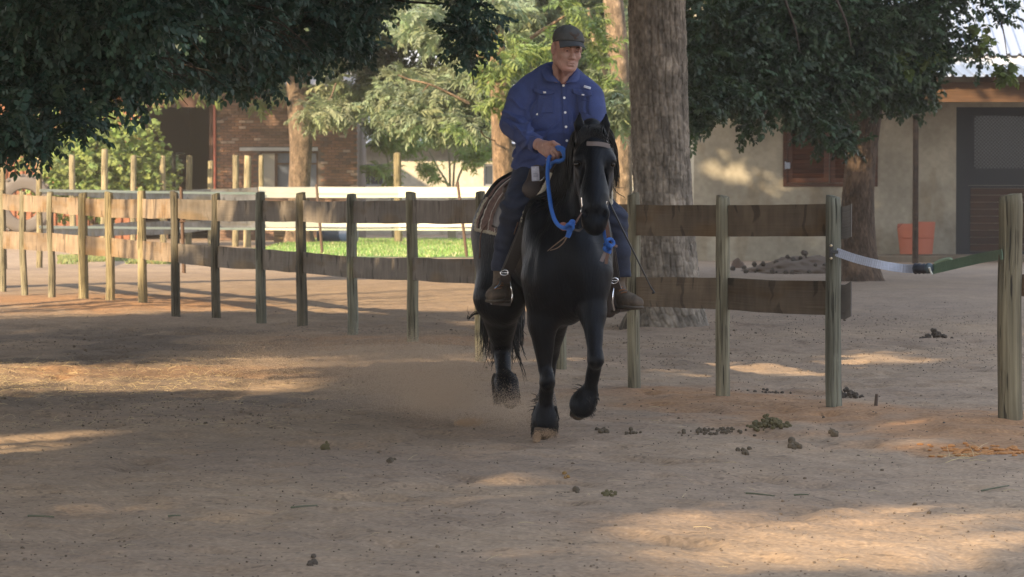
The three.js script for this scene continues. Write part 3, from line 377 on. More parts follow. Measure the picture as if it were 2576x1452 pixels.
{ // round pen fence: belt rails and tall poles
  const o = V(-5, 0, -78), t = thing('pen_fence', 'far pen fence of tall pale poles with wide smooth belt rails', 'fence', [o.x, 0, o.z]);
  const P2 = [[9, 59, 300, 15.5], [98, 60, 330, 15], [184, 70, 390, 16], [261, 74, 376, 17], [334, 80, 391, 15], [411, 84, 392, 16], [474, 87, 392, 16], [530, 86, 405, 16], [592, 84, 391, 16], [621, 83, 392, 18], [655, 85, 391, 13], [1002, 88, 384, 20]];
  P2.forEach(([px, d, ty, w], i) => { const r = w / F * d / 2, g = post(hY(ty, d) + 0.1, r * 1.05, r * 0.95, rr(-.012, .012)); g.translate(XG(px, d) - o.x, -0.1, -d - o.z); part('pole', g, postM(L(0.50, 0.44, 0.31).multiplyScalar(rr(0.88, 1.1)), i), t); });
  const run = (pts, m) => { for (let i = 0; i + 1 < pts.length; i++) { const [pa, da, a1, a0] = pts[i], [pb, db, b1, b0] = pts[i + 1]; part('rail_belt', local(belt(V(XG(pa, da), hY(a0, da), -da), V(XG(pa, da), hY(a1, da), -da), V(XG(pb, db), hY(b0, db), -db), V(XG(pb, db), hY(b1, db), -db), 0.02, 0.01, 0.004), o), m, t); } };
  const m1 = mat(L(0.36, 0.37, 0.40), { roughness: 0.7, map: beltT[0] }), m2 = mat(L(0.80, 0.76, 0.66), { roughness: 0.65 });
  run([[100, 60, 478, 487], [184, 66, 478, 492], [261, 72, 480, 499], [334, 77, 480, 502], [411, 80, 479, 503], [530, 81, 475, 504], [650, 81.5, 471, 504]], m1);
  run([[98, 60, 574, 585], [184, 66, 570, 592], [261, 72, 563, 594], [334, 77, 558, 590], [411, 80, 556, 590], [530, 81, 554, 578], [650, 81.5, 554, 576]], m1);
  run([[652, 81.6, 470, 497], [800, 82.5, 470, 497], [1002, 83, 470, 497], [1240, 83, 470, 496], [1600, 83, 469, 496]], m2);
  run([[652, 81.6, 552, 571], [800, 82.5, 552, 571], [1002, 83, 550, 571], [1240, 83, 550, 570], [1600, 83, 549, 570]], m2);
  const tape = (rows, m) => { for (let i = 0; i + 1 < rows.length; i++) { const [pa, da, ya] = rows[i], [pb, db, yb] = rows[i + 1]; part('tape', local(ribbon([V(XG(pa, da), hY(ya, da), -da), V(XG((pa + pb) / 2, (da + db) / 2), hY((ya + yb) / 2 + 0.6, (da + db) / 2), -(da + db) / 2), V(XG(pb, db), hY(yb, db), -db)], 0.055, V(0, 1, 0), 0.003, 6), o), m, t); } };
  const tm = mat(L(0.62, 0.66, 0.52), { roughness: 0.6 });
  tape([[100, 59.5, 479], [261, 71, 481], [430, 78, 484], [650, 80.5, 486.5]], tm); tape([[650, 80.5, 487], [1002, 82, 488.5], [1600, 82, 489]], tm); tape([[98, 59.6, 571], [261, 71, 572], [430, 78, 574], [650, 80, 576]], tm); tape([[650, 80, 576], [812, 80, 577], [1002, 81, 577], [1600, 81, 578]], tm);
}
{ // thin steel droppers standing in the yard
  const m = mat(L(0.10, 0.06, 0.04), { roughness: 0.8 });
  for (const [a, b, d, label] of [[[1151, 458], [1176, 652], 70, 'dark thin leaning stake in front of the white rails'], [[796, 464], [812, 640], 72, 'rusty thin stake beside the pale trunk near white rails'], [[455, 470], [463, 690], 56, 'rusty thin stake behind the first shaded fence post']]) {
    const p = P(b[0], b[1], d), q = P(a[0], a[1], d); p.y = -0.1; const s = lone('fence_stake', label, 'stake', merge([local(cylBetween(p, q, 0.036, 0.03, 8), V(p.x, 0, p.z)), local(cylBetween(p.clone().lerp(q, 0.62).add(V(-0.06, 0, 0.03)), p.clone().lerp(q, 0.62).add(V(0.06, 0.01, 0.03)), 0.02, 0.02, 6), V(p.x, 0, p.z))]), m, 'thin stakes behind the arena fence'); s.position.set(p.x, 0, p.z); }
}
// ---------- trees ----------
// places where the photograph shows single sun flecks on the stable: no leaf stands in those rays
const flecks = [[14.4, 69.3, 1.3, 1.3], [7.8, 69.4, .55, .9], [5.6, 67.9, .5, .8], [9.6, 69.0, .5, .7]], TX = SUN.x / SUN.y, TZ = SUN.z / SUN.y;
const world = (x, d) => flecks.some(([a, b, r, q]) => ((x - a) / r) ** 2 + ((d - b) / q) ** 2 < 1), inFleck = (x, y, d) => world(x - TX * y, d + TZ * y);
srand(51);
// sun flecks that the photograph shows on the sand, as places on the ground
const gaps = [[1970, 1352, 250, 42], [2520, 1340, 190, 26], [2500, 1285, 130, 14], [1460, 1210, 120, 6], [150, 945, 330, 16], [560, 962, 380, 12], [850, 912, 160, 9], [120, 1102, 150, 13], [1700, 905, 130, 10], [2000, 925, 200, 9], [2300, 895, 160, 9], [1320, 905, 90, 9], [560, 1265, 110, 5], [260, 1360, 200, 6], [900, 1275, 120, 3], [2350, 1095, 90, 8], [700, 905, 110, 6], [1100, 965, 60, 3]];
  const lit = (x, d) => { const s = F / d, px = CX + x * s, py = HOR + EYE * s; for (const [a, b, r, q] of gaps) if (((px - a) / r) ** 2 + ((py - b) / q) ** 2 < 1) return true; return false; };
const inFleckNear = (x, y, d) => { const X = x - TX * y, Z = d + TZ * y; for (const [a, b] of [[0, 0], [.3, 0], [-.3, 0], [0, .7], [0, -.7]]) if (lit(X + a, Z + b)) return true; return false; };
const barkT = [0, 1].map(s => tex(256, 512, (u, v) => { const a = pf(u, v, 14, 7, 4, 3 + s), b = pf(u, v, 40, 30, 3, 8 + s), c = sstep(0.6, 0.75, pf(u, v, 6, 5, 4, 15 + s)); const k = 0.62 + 0.45 * (a - 0.5) + 0.35 * (b - 0.5) + 0.12 * c; return [k, k * 0.97, k * 0.93]; }));
const barkB = bump(256, 512, (u, v) => 0.6 * pf(u, v, 16, 8, 4, 3) + 0.4 * pf(u, v, 50, 30, 2, 5));
for (const t of [...barkT, barkB]) t.repeat.set(2, 0.7);
const bark = (c, i = 0, bs = 0.03) => mat(c, { map: barkT[i], bumpMap: barkB, bumpScale: bs, roughness: 1 });
function trunk(pts, rad, rough = 0.03, nu = 48, nv = 90, plates = 0) { // pts: world points from the foot up; rad: function of 0..1
  const c = new THREE.CatmullRomCurve3(pts), pos = [], uv = [], idx = [], s = rnd() * 60, len = c.getLength();
  for (let j = 0; j <= nv; j++) { const t = j / nv, q = c.getPointAt(t), R0 = rad(t);
    for (let i = 0; i <= nu; i++) { const a = (i % nu) / nu * 6.28319, ca = Math.cos(a), sa = Math.sin(a); let R = R0 * (1 + rough * 4 * (fbm(ca * 1.3 + s, sa * 1.3, t * len * 0.9, 3) - 0.5));
      if (plates) { const y = t * len; const wx = 0.09 * (fbm(ca * 4 + s, sa * 4, y * 3.5, 2) - 0.5); const U = a * R0 + wx, row = Math.floor(U / 0.07), off = h3(row, 7, 1); const fu = Math.abs((U / 0.07 - row) - 0.5) * 2; const vy = (y + 0.05 * (noise3(U * 9, y * 4, s) - 0.5)) / 0.13 + off, fv = Math.abs(vy - Math.floor(vy) - 0.5) * 2, deep = h3(row, Math.floor(vy), 3);
        R -= plates * (0.9 * sstep(0.62, 1, fu) * (0.5 + 0.5 * noise3(U * 3, y * 5, 4)) + 0.7 * sstep(0.75, 1, fv) * (0.4 + 0.6 * deep)) - plates * 0.6 * (deep - 0.5) - plates * 0.8 * (fbm(ca * 14 + s, sa * 14, y * 22, 3) - 0.5); }
      pos.push(q.x + ca * R, q.y, q.z + sa * R); uv.push(i / nu, t * len + s); } }
  for (let j = 0; j < nv; j++) for (let i = 0; i < nu; i++) { const n = j * (nu + 1) + i; idx.push(n, n + nu + 1, n + 1, n + 1, n + nu + 1, n + nu + 2); }
  const g = new THREE.BufferGeometry(); g.setAttribute('position', new THREE.Float32BufferAttribute(pos, 3)); g.setAttribute('uv', new THREE.Float32BufferAttribute(uv, 2)); g.setIndex(idx); g.computeVertexNormals(); return g;
}
// leaves: small curved faces along a stalk
function leafFace(len, w, m, seg = 2) { // along +x, drooping at the tip
  const pos = [], idx = []; const P_ = [[0, 0], [0.3, 0.5], [0.65, 0.42], [1, 0]]; const rows = seg === 1 ? [[0, 0], [0.45, 0.5], [1, 0]] : P_;
  rows.forEach(([t, k]) => pos.push(t * len, -0.22 * len * t * t, k * w, t * len, -0.22 * len * t * t + (k ? 0.12 * w : 0), 0, t * len, -0.22 * len * t * t, -k * w));
  for (let i = 0; i < rows.length - 1; i++) { const n = i * 3; if (i) idx.push(n, n + 3, n + 1, n + 1, n + 4, n + 2); idx.push(n + 1, n + 3, n + 4, n + 1 + (i ? 0 : 0), n + 4, n + 5); if (i) idx.push(n + 1, n + 4, n + 5, n + 1, n + 5, n + 2); }
  const g = new THREE.BufferGeometry(); g.setAttribute('position', new THREE.Float32BufferAttribute(pos, 3)); g.setIndex(idx); const q = g.toNonIndexed(); q.computeVertexNormals(); if (m) q.applyMatrix4(m); return q;
}
function fan(len, w) { const pos = [0, 0, 0, len * 0.3, 0.004, w * 0.5, len * 0.7, -0.1 * len, w * 0.42, len, -0.25 * len, 0, len * 0.7, -0.1 * len, -w * 0.42, len * 0.3, 0.004, -w * 0.5], idx = [0, 1, 5, 1, 2, 4, 1, 4, 5, 2, 3, 4]; const g = new THREE.BufferGeometry(); g.setAttribute('position', new THREE.Float32BufferAttribute(pos, 3)); g.setIndex(idx); const q = g.toNonIndexed(); q.computeVertexNormals(); return q; }
function pinnate(n, L0, leaf, w, jit, stem = 0.003) { const gs = []; for (let i = 0; i < n; i++) { const t = (i + 0.8) / n, x = L0 * t, y = -0.28 * L0 * t * t; for (const s of [1, -1]) { const g = fan(leaf * rr(0.8, 1.12) * (1 - 0.25 * Math.abs(t - 0.55)), w); g.applyMatrix4(M4([x, y, 0], [rr(-jit, jit) + s * 0.3, -s * rr(0.9, 1.25), rr(-jit, jit) - 0.15])); gs.push(g); } } const tip = fan(leaf, w); tip.applyMatrix4(M4([L0, -0.28 * L0, 0], [rr(-.3, .3), 0, -0.5])); gs.push(tip); gs.push(tube([V(-0.04, 0, 0), V(L0 * 0.5, -0.07 * L0, 0), V(L0, -0.28 * L0, 0)], stem, 3, 3, stem * 0.5)); return merge(gs); }
function feathery(n, L0, sub, w) { const gs = []; for (let i = 0; i < n; i++) { const t = (i + 0.6) / n, x = L0 * t, y = -0.35 * L0 * t * t; for (const s of [1, -1]) { const g = fan(sub * rr(0.75, 1.15), w * rr(0.8, 1.2)); g.applyMatrix4(M4([x, y, 0], [rr(-.5, .5), -s * rr(0.7, 1.1), rr(-0.7, -0.1)])); gs.push(g); } } gs.push(tube([V(-0.05, 0, 0), V(L0 * 0.5, -0.09 * L0, 0), V(L0, -0.35 * L0, 0)], 0.004, 3, 3, 0.002)); return merge(gs); }
const sprayNear = [0, 1, 2].map(() => pinnate(6, 0.17, 0.052, 0.026, 0.35, 0.0022)), sprayMid = [0, 1, 2].map(() => pinnate(6, 0.26, 0.085, 0.042, 0.5)), sprayDark = [0, 1, 2].map(() => pinnate(6, 0.19, 0.058, 0.029, 0.4, 0.0025)), sprayBig = [0, 1].map(() => pinnate(4, 0.42, 0.24, 0.13, 0.6, 0.005)), frond = [0, 1, 2].map(() => feathery(8, 0.36, 0.17, 0.035)), tuft = [0, 1].map(() => pinnate(3, 0.12, 0.13, 0.10, 0.7));
const leafM = (rough = 0.5, tr = 0.35) => new THREE.MeshPhysicalMaterial({ color: 0xffffff, roughness: rough, transmission: tr, thickness: 0, side: THREE.DoubleSide, specularIntensity: 0.6 });
const gloss = leafM(0.5, 0.3), soft = leafM(0.85, 0.4);
const twigM = mat(L(0.16, 0.11, 0.075)), twigDark = mat(L(0.07, 0.05, 0.04));
function clumps(list, geoN, out, jit = 0.13, up = 0) { // list rows: [px, py, depth, radius px, radius py, radius m along view, count]; leaves hang at the ends of short shoots
  for (const [px, py, d, rx, ry, rz, n, sc = 1] of list) { let m = 0; while (m < n) {
    const a = rnd() * 6.283, e = Math.acos(rr(-1, 1)), k = Math.cbrt(rr(0.1, 1)); const cx = px + Math.cos(a) * Math.sin(e) * rx * k, cy = py + Math.cos(e) * ry * k, cd = d + Math.sin(a) * Math.sin(e) * rz * k;
    const g = 3 + Math.floor(rnd() * 5), yaw = rnd() * 6.283, c = P(cx, cy, cd);
    for (let i = 0; i < g && m < n; i++, m++) { const s = sc * rr(0.75, 1.25); out[Math.floor(rnd() * geoN)].push([M4([c.x + rr(-jit, jit) * sc, c.y + up + rr(-jit, jit) * 0.75 * sc, c.z + rr(-jit, jit) * sc], [rr(-.8, .8), yaw + rr(-1.6, 1.6), rr(-0.8, 0.75)], [s, s, s]), cx, cy]); } } }
}
const bins = n => Array.from({ length: n }, () => []);
function crown(parent, name, geos, m, out, col, base) { out.forEach((b, i) => { if (b.length) instances(name, geos[i], m, b.map(q => new THREE.Matrix4().makeTranslation(-base.x, -base.y, -base.z).multiply(q[0])), parent, { kind: 'stuff' }, j => col(b[j][1], b[j][2])); }); }
const green = (r, g, b, j = 0.3) => () => { const k = rr(1 - j, 1 + j); return L(r * k * rr(0.88, 1.12), g * k, b * k * rr(0.85, 1.15)); };
const limb = (pts, r0, r1, seg = 20) => tube(pts, r0, seg, 7, r1);

// the near tree at the left: its trunk stands outside the frame, its branches hang into the picture
const nearBase = V(-8.6, 0, -23);
const nearTree = thing('broadleaf_tree', 'dark leafy tree hanging its near branches over the upper left of the arena', 'tree', [nearBase.x, 0, nearBase.z]);
const nearBark = bark(L(0.16, 0.125, 0.10));
part('trunk', local(trunk([V(-8.6, -0.1, -23), V(-8.4, 1.6, -23.1), V(-8.5, 3.2, -23), V(-8.0, 5, -22.8)], t => lerp(0.42, 0.26, t) + 0.15 * Math.exp(-t * 14)), nearBase), nearBark, nearTree);
{
  const out = bins(3), near = bins(3);
  // front layer, sunless but open to the sky
  clumps([[60, 40, 19.5, 90, 60, .5, 170], [170, 60, 19.5, 110, 65, .5, 210], [290, 60, 19.3, 100, 55, .5, 190], [380, 85, 19.2, 55, 45, .4, 70], [330, 20, 19.6, 110, 40, .5, 130], [270, 165, 19.6, 50, 45, .3, 60], [340, 215, 19.5, 55, 26, .3, 50], [255, 220, 19.7, 45, 55, .4, 60], [90, 205, 19.8, 80, 60, .4, 90], [160, 150, 20, 80, 50, .5, 80], [40, 290, 19.6, 80, 60, .4, 90], [190, 310, 19.4, 45, 30, .3, 45], [215, 335, 19.3, 30, 16, .2, 16], [60, 355, 19.3, 85, 30, .4, 95], [20, 385, 19.3, 50, 18, .3, 40], [112, 395, 19.2, 26, 20, .2, 22], [150, 255, 19.8, 40, 40, .3, 40], [300, 262, 19.7, 30, 22, .2, 22], [435, 30, 19.8, 60, 50, .4, 70], [20, 130, 19.8, 60, 80, .4, 90]], 3, near, 0.075, 0.09);
  // deeper, darker layers
  clumps([[480, 60, 23, 140, 90, 1.5, 420], [600, 60, 24, 150, 90, 1.5, 420], [520, 180, 23.5, 150, 90, 1.4, 420], [640, 190, 25, 110, 100, 1.2, 330], [430, 240, 23, 80, 70, 1, 200], [340, 150, 22.5, 130, 110, 1.2, 320], [180, 130, 22.5, 160, 110, 1.2, 330], [120, 260, 22.4, 130, 60, 1, 150], [520, 275, 24, 70, 40, .8, 110], [640, 290, 25, 80, 40, .8, 130], [690, 250, 26, 60, 60, .8, 110], [740, 40, 25, 110, 60, 1.2, 230], [820, 60, 26, 90, 70, 1.2, 200], [900, 60, 26, 70, 90, 1, 170], [860, 150, 26, 60, 60, .8, 100], [920, 10, 26, 70, 34, 1, 70], [910, 200, 26.5, 40, 50, .6, 60], [950, 90, 26.5, 30, 40, .6, 22], [800, 190, 26, 40, 40, .6, 30], [655, 330, 25, 40, 26, .4, 34], [590, 330, 24.5, 50, 26, .5, 36], [535, 350, 24, 12, 40, .2, 16], [528, 320, 24, 22, 26, .3, 22], [400, 300, 23, 45, 26, .4, 40], [1040, 5, 26, 90, 14, .8, 24], [1120, 8, 25, 80, 16, .7, 24], [1170, 110, 25, 22, 80, .3, 40], [1190, 175, 25, 26, 40, .3, 36], [1155, 200, 25, 20, 26, .3, 16], [1175, 60, 25, 30, 40, .3, 30], [1205, 130, 25, 22, 26, .3, 16], [620, 130, 25.5, 220, 130, .6, 380], [480, 190, 25.2, 160, 100, .6, 260]].map(q => { const o = q.slice(); if (o[1] > 120) o[1] = 120 + (o[1] - 120) * 0.68; o[6] = Math.round(o[6] * 0.9); return o; }), 3, out, 0.09, 0.24);
  // 300 of the leaves that show largest are pieces of their own
  const colN = green(0.042, 0.096, 0.070, 0.35), colD = colN, leafMs = [0, 1, 2, 3].map(i => new THREE.MeshPhysicalMaterial({ color: [L(.042, .096, .07), L(.05, .11, .075), L(.034, .082, .06), L(.058, .115, .07)][i], roughness: .48, transmission: .3, side: THREE.DoubleSide, specularIntensity: .7 }));
  let n = 0; near.forEach((b, i) => { const keep = []; for (const q of b) { if (n < 300 && q[1] > 0 && q[2] > 0 && q[1] < 470 && rnd() < 0.28) { const o = part('leaf', sprayNear[i], pick(leafMs), nearTree); new THREE.Matrix4().makeTranslation(-nearBase.x, 0, -nearBase.z).multiply(q[0]).decompose(o.position, o.quaternion, o.scale); n++; } else keep.push(q); } near[i] = keep; });
  const roof = bins(2); for (let i = 0; i < 2600; i++) { const d = rr(15.5, 27), h = EYE + 0.0609 * d + rr(0.55, 2.2), x = rr(-0.19 * d - 1.5, -0.045 * d); if (inFleckNear(x, h, d)) continue; roof[i & 1].push([M4([x, h, -d], [rr(-.5, .5), rr(0, 6.3), rr(-.7, .2)], [.7, .7, .7]), 0, 0]); } crown(nearTree, 'crown', sprayBig, gloss, roof, colN, nearBase);
  crown(nearTree, 'foliage', sprayNear, gloss, near, colN, nearBase); crown(nearTree, 'crown', sprayDark, gloss, out, colD, nearBase);
  const br = []; const T = V(-8.0, 4.2, -22.9);
  for (const [pts, r] of [[[T, P(-250, -160, 22), P(-60, 90, 20.5), P(60, 170, 20), P(180, 250, 19.8), P(290, 300, 19.7)], .05], [[T, P(-200, -200, 21), P(100, -60, 20), P(260, 40, 19.7), P(400, 90, 19.4)], .05], [[T, P(200, -260, 24), P(430, -20, 24), P(490, 70, 23.6), P(540, 110, 23.5), P(620, 180, 24)], .045], [[T, P(500, -260, 25), P(800, -60, 26), P(1000, 0, 26), P(1150, 20, 25.3), P(1182, 80, 25), P(1180, 170, 25), P(1192, 215, 25)], .04], [[T, P(300, -180, 24), P(560, 10, 25), P(660, 140, 25.5), P(690, 240, 26)], .045], [[T, P(-300, 40, 20), P(-60, 240, 19.6), P(60, 320, 19.4), P(120, 380, 19.3)], .04], [[P(180, 250, 19.8), P(215, 290, 19.5), P(260, 330, 19.4)], .012]]) br.push(limb(pts, r, r * 0.12, 36));
  for (let i = 0; i < 70; i++) { const px = rr(20, 700), py = px < 430 ? rr(20, 150) : rr(0, 100), d = px < 430 ? rr(19.4, 22) : rr(23, 25), a = P(px, py, d); br.push(limb([a, a.clone().add(V(rr(.1, .25), -rr(0, .15), rr(-.1, .1))), a.clone().add(V(rr(.25, .5), -rr(.05, .4), rr(-.15, .15)))], 0.008, 0.002, 8)); }
  part('branch', local(merge(br), nearBase), nearBark, nearTree);
}
// the big trunk behind the fence, bark in plates
{
  const d = 33.6, b = V(XG(1684, d), 0, -d), t = thing('old_tree', 'thick grey trunk with plated bark standing right behind the fence', 'tree', [b.x, 0, b.z]);
  part('trunk', local(trunk([P(1686, 850, d), P(1682, 760, d), P(1668, 520, d), P(1657, 250, d), P(1653, 0, d), P(1650, -260, d), P(1700, -600, d + .4)], q => lerp(0.318, 0.29, q) + 0.16 * Math.exp(-q * 19), 0.02, 260, 620, 0.019), b), mat(L(0.56, 0.52, 0.47), { map: barkT[0], bumpMap: barkB, bumpScale: .012, roughness: 1 }), t);
  const out = bins(2), c = []; for (let i = 0; i < 26; i++) { const a = rnd() * 6.28, r = rr(1, 6.5), h = rr(6.0, 11); c.push([b.x + Math.cos(a) * r, h, b.z + Math.sin(a) * r * 0.8]); }
  for (const [x, y, z] of c) for (let i = 0; i < 190; i++) out[i & 1].push([M4([x + rr(-1.3, 1.3), y + rr(-.8, .8), z + rr(-1.3, 1.3)], [rr(-.5, .5), rr(0, 6.3), rr(-.7, .2)]), 0, 0]);
  crown(t, 'crown', sprayBig, gloss, out, green(.04, .06, .025), b);
  part('branch', local(merge(c.slice(0, 14).map(q => limb([P(1690, -560, d), V(lerp(b.x, q[0], .4), lerp(5.5, q[1], .4), lerp(b.z, q[2], .4)), V(...q)], .16, .03))), b), nearBark, t);
}
// the tree before the stable
const rightTree = (() => {
  const d = 51, b = V(XG(2165, d), 0, -d), t = thing('leafy_tree', 'leaning brown trunk with dense dark green foliage before the stable', 'tree', [b.x, 0, b.z]);
  part('trunk', local(trunk([P(2166, 720, d), P(2160, 650, d), P(2157, 520, d), P(2166, 400, d), P(2182, 280, d), P(2190, 200, d), P(2160, 60, d), P(2100, -160, d)], q => lerp(0.285, 0.20, q) + 0.14 * Math.exp(-q * 20), 0.05, 90, 220, 0.010), b), bark(L(0.21, 0.155, 0.12), 1), t);
  const out = bins(3);
  clumps([[1790, 60, 44, 90, 90, 2, 344], [1900, 40, 45, 110, 90, 2, 394], [2010, 60, 46, 120, 100, 2, 426], [2120, 60, 47, 120, 100, 2, 426], [2220, 70, 48, 100, 100, 2, 394], [2310, 60, 48, 70, 80, 1.5, 246], [1760, 170, 43, 50, 70, 1.2, 139], [1840, 150, 44, 80, 60, 1.5, 213], [1950, 160, 45, 90, 70, 1.5, 271], [2060, 170, 46, 90, 70, 1.5, 271], [2160, 170, 47, 90, 70, 1.5, 271], [2250, 190, 48, 70, 60, 1.2, 189], [1765, 255, 42, 45, 50, .9, 107], [1850, 235, 43, 60, 40, 1, 107], [1915, 265, 44, 45, 40, .8, 74], [1985, 250, 45, 60, 50, 1, 131], [2070, 265, 46, 60, 50, 1, 131], [2085, 320, 45, 40, 45, .7, 57], [2130, 335, 45, 30, 30, .5, 30], [2020, 300, 45, 36, 26, .5, 30], [2210, 245, 48, 60, 36, .8, 98], [2290, 245, 49, 55, 45, .8, 98], [2320, 180, 49, 60, 50, 1, 98], [1885, 310, 44, 14, 26, .2, 13], [1755, 305, 42, 28, 34, .4, 33], [2370, 130, 48, 50, 30, .6, 49], [2320, 20, 48, 60, 50, 1, 98], [2430, 8, 48, 70, 18, .6, 36], [2430, 90, 48, 26, 44, .4, 21], [2462, 130, 48, 18, 40, .3, 15], [2500, 30, 48, 24, 20, .3, 10], [2385, 90, 48, 20, 40, .4, 15], [2530, 12, 48, 30, 14, .3, 13], [2060, 110, 49, 320, 100, .8, 508], [1930, 200, 47, 160, 60, .6, 197]], 3, out);
  crown(t, 'crown', sprayMid, gloss, out, green(.042, .075, .032, .5), b);
  const lime = bins(2); clumps([[2537, 165, 48, 14, 26, .2, 20, .8], [2350, 150, 47.5, 40, 18, .4, 22, .8], [2260, 130, 47, 60, 50, .4, 20, .8], [2480, 90, 47.8, 26, 26, .3, 14, .8], [1748, 320, 45, 12, 22, .2, 14, .8]], 2, lime); crown(t, 'young_leaves', tuft, soft, lime, green(.16, .21, .05), b);
  const A = P(2190, 150, d), br = [];
  for (const q of [[2060, 60, 47], [1900, 40, 45], [1790, 120, 44], [2300, 40, 49], [2390, 100, 48.3], [2340, 130, 48.2], [2430, 10, 48], [1980, 200, 46], [2250, 190, 49]]) br.push(limb([A, P((2190 + q[0]) / 2 + rr(-30, 30), lerp(100, q[1], .5) - 50, lerp(d, q[2], .5)), P(...q)], .08, .012, 24));
  br.push(limb([P(2300, -40, 48), P(2345, 30, 48), P(2362, 85, 48), P(2378, 130, 48), P(2400, 150, 48)], .03, .006)); br.push(limb([P(2480, -30, 48), P(2520, 60, 48), P(2535, 150, 48)], .02, .005)); br.push(limb([P(2020, 300, 45), P(2060, 270, 45), P(2100, 330, 45)], .012, .004)); br.push(limb([P(1930, 275, 44), P(1915, 295, 44), P(1905, 300, 44)], .02, .006));
  for (const [a, c, e] of [[1760, 1768, 60], [1822, 1845, 90], [1975, 2000, 70], [2105, 2130, 60]]) br.push(limb([P(a, 0, 43.5), P(c, e, 43.5), P(c + 12, e + 60, 43.5)], .02, .008));
  part('branch', local(merge(br), b), twigDark, t);
  const sh = bins(2); for (let i = 0; i < 3800; i++) { const a = rnd() * 6.28, r = 6.2 * Math.sqrt(rnd()), h = rr(5.6, 9.5), X = b.x - 1 + Math.cos(a) * r, Z = b.z + Math.sin(a) * r; if (inFleck(X, h, -Z)) continue; sh[i & 1].push([M4([X, h, Z], [rr(-.5, .5), rr(0, 6.3), rr(-.7, .2)]), 0, 0]); } crown(t, 'crown', sprayBig, gloss, sh, green(.04, .06, .025), b);
  return t;
})();
// pale trunk at the left, sage feathery trees behind
function featherTree(label, base, tr, rad, list, col, limeList, m = soft, barkC = L(.40, .31, .24), twigs = [], high = []) {
  const t = thing('feathery_tree', label, 'tree', [base.x, 0, base.z]); part('trunk', local(trunk(tr, rad, 0.03, 40, 110), base), bark(barkC, 0, 0.02), t);
  const out = bins(3); clumps(list, 3, out); crown(t, 'crown', frond, m, out, col, base);
  if (limeList.length) { const l = bins(3); clumps(limeList, 3, l); crown(t, 'young_leaves', frond, m, l, green(.19, .265, .075, .25), base); }
  if (twigs.length) part('branch', local(merge(twigs.map(([pts, r]) => limb(pts, r, r * 0.3, 20))), base), bark(barkC, 1, 0.02), t);
  if (high.length) { const h = bins(2); for (const [x, y, z, r, n] of high) for (let i = 0; i < n; i++) h[i & 1].push([M4([x + rr(-r, r), y + rr(-r, r) * .6, z + rr(-r, r)], [rr(-.5, .5), rr(0, 6.3), rr(-.7, .2)]), 0, 0]); crown(t, 'crown', sprayBig, soft, h, green(.07, .10, .045), base); }
  return t;
}
{
  const d = 87, b = V(XG(752, d), 0, -d);
  featherTree('pale smooth trunk in sunlight in front of the brick house', b, [P(753, 622, d), P(752, 560, d), P(753, 470, d), P(757, 350, d), P(752, 250, d), P(748, 180, d), P(742, 80, d), P(735, -120, d)], q => lerp(0.30, 0.28, q) + 0.05 * Math.exp(-((q - .48) ** 2) * 60) + 0.24 * Math.exp(-q * 22),
    [[820, 285, 84.5, 60, 26, .8, 150], [860, 290, 84.5, 30, 20, .5, 50], [775, 120, 88, 70, 50, 1.5, 170], [700, 120, 90, 60, 60, 1.5, 130], [830, 220, 86, 36, 50, .8, 90], [900, 240, 90, 60, 50, 1.5, 180], [690, 190, 91, 30, 40, 1, 60], [860, 120, 90, 90, 80, 2, 260]], green(.26, .31, .18), [[720, 130, 86, 30, 30, .5, 26], [650, 260, 90, 12, 20, .3, 14], [460, 170, 86, 40, 60, .6, 60], [440, 200, 86, 30, 50, .6, 50], [520, 210, 86, 18, 30, .4, 24], [390, 120, 86, 20, 30, .4, 20]], soft, L(.40, .31, .24), [[[P(757, 240, d), P(790, 150, d), P(840, 60, d)], .14], [[P(748, 180, d), P(710, 100, d)], .10], [[P(845, 210, 85), P(828, 255, 84.8), P(815, 275, 84.6), P(800, 280, 84.6)], .03], [[P(828, 250, 84.8), P(826, 285, 84.6)], .02], [[P(826, 250, 84.8), P(860, 275, 84.6)], .02]], [[b.x, 8, b.z, 4, 1500], [b.x - 5, 9, b.z + 3, 3, 900], [b.x - 8, 8, b.z - 1, 3, 800]]);
}
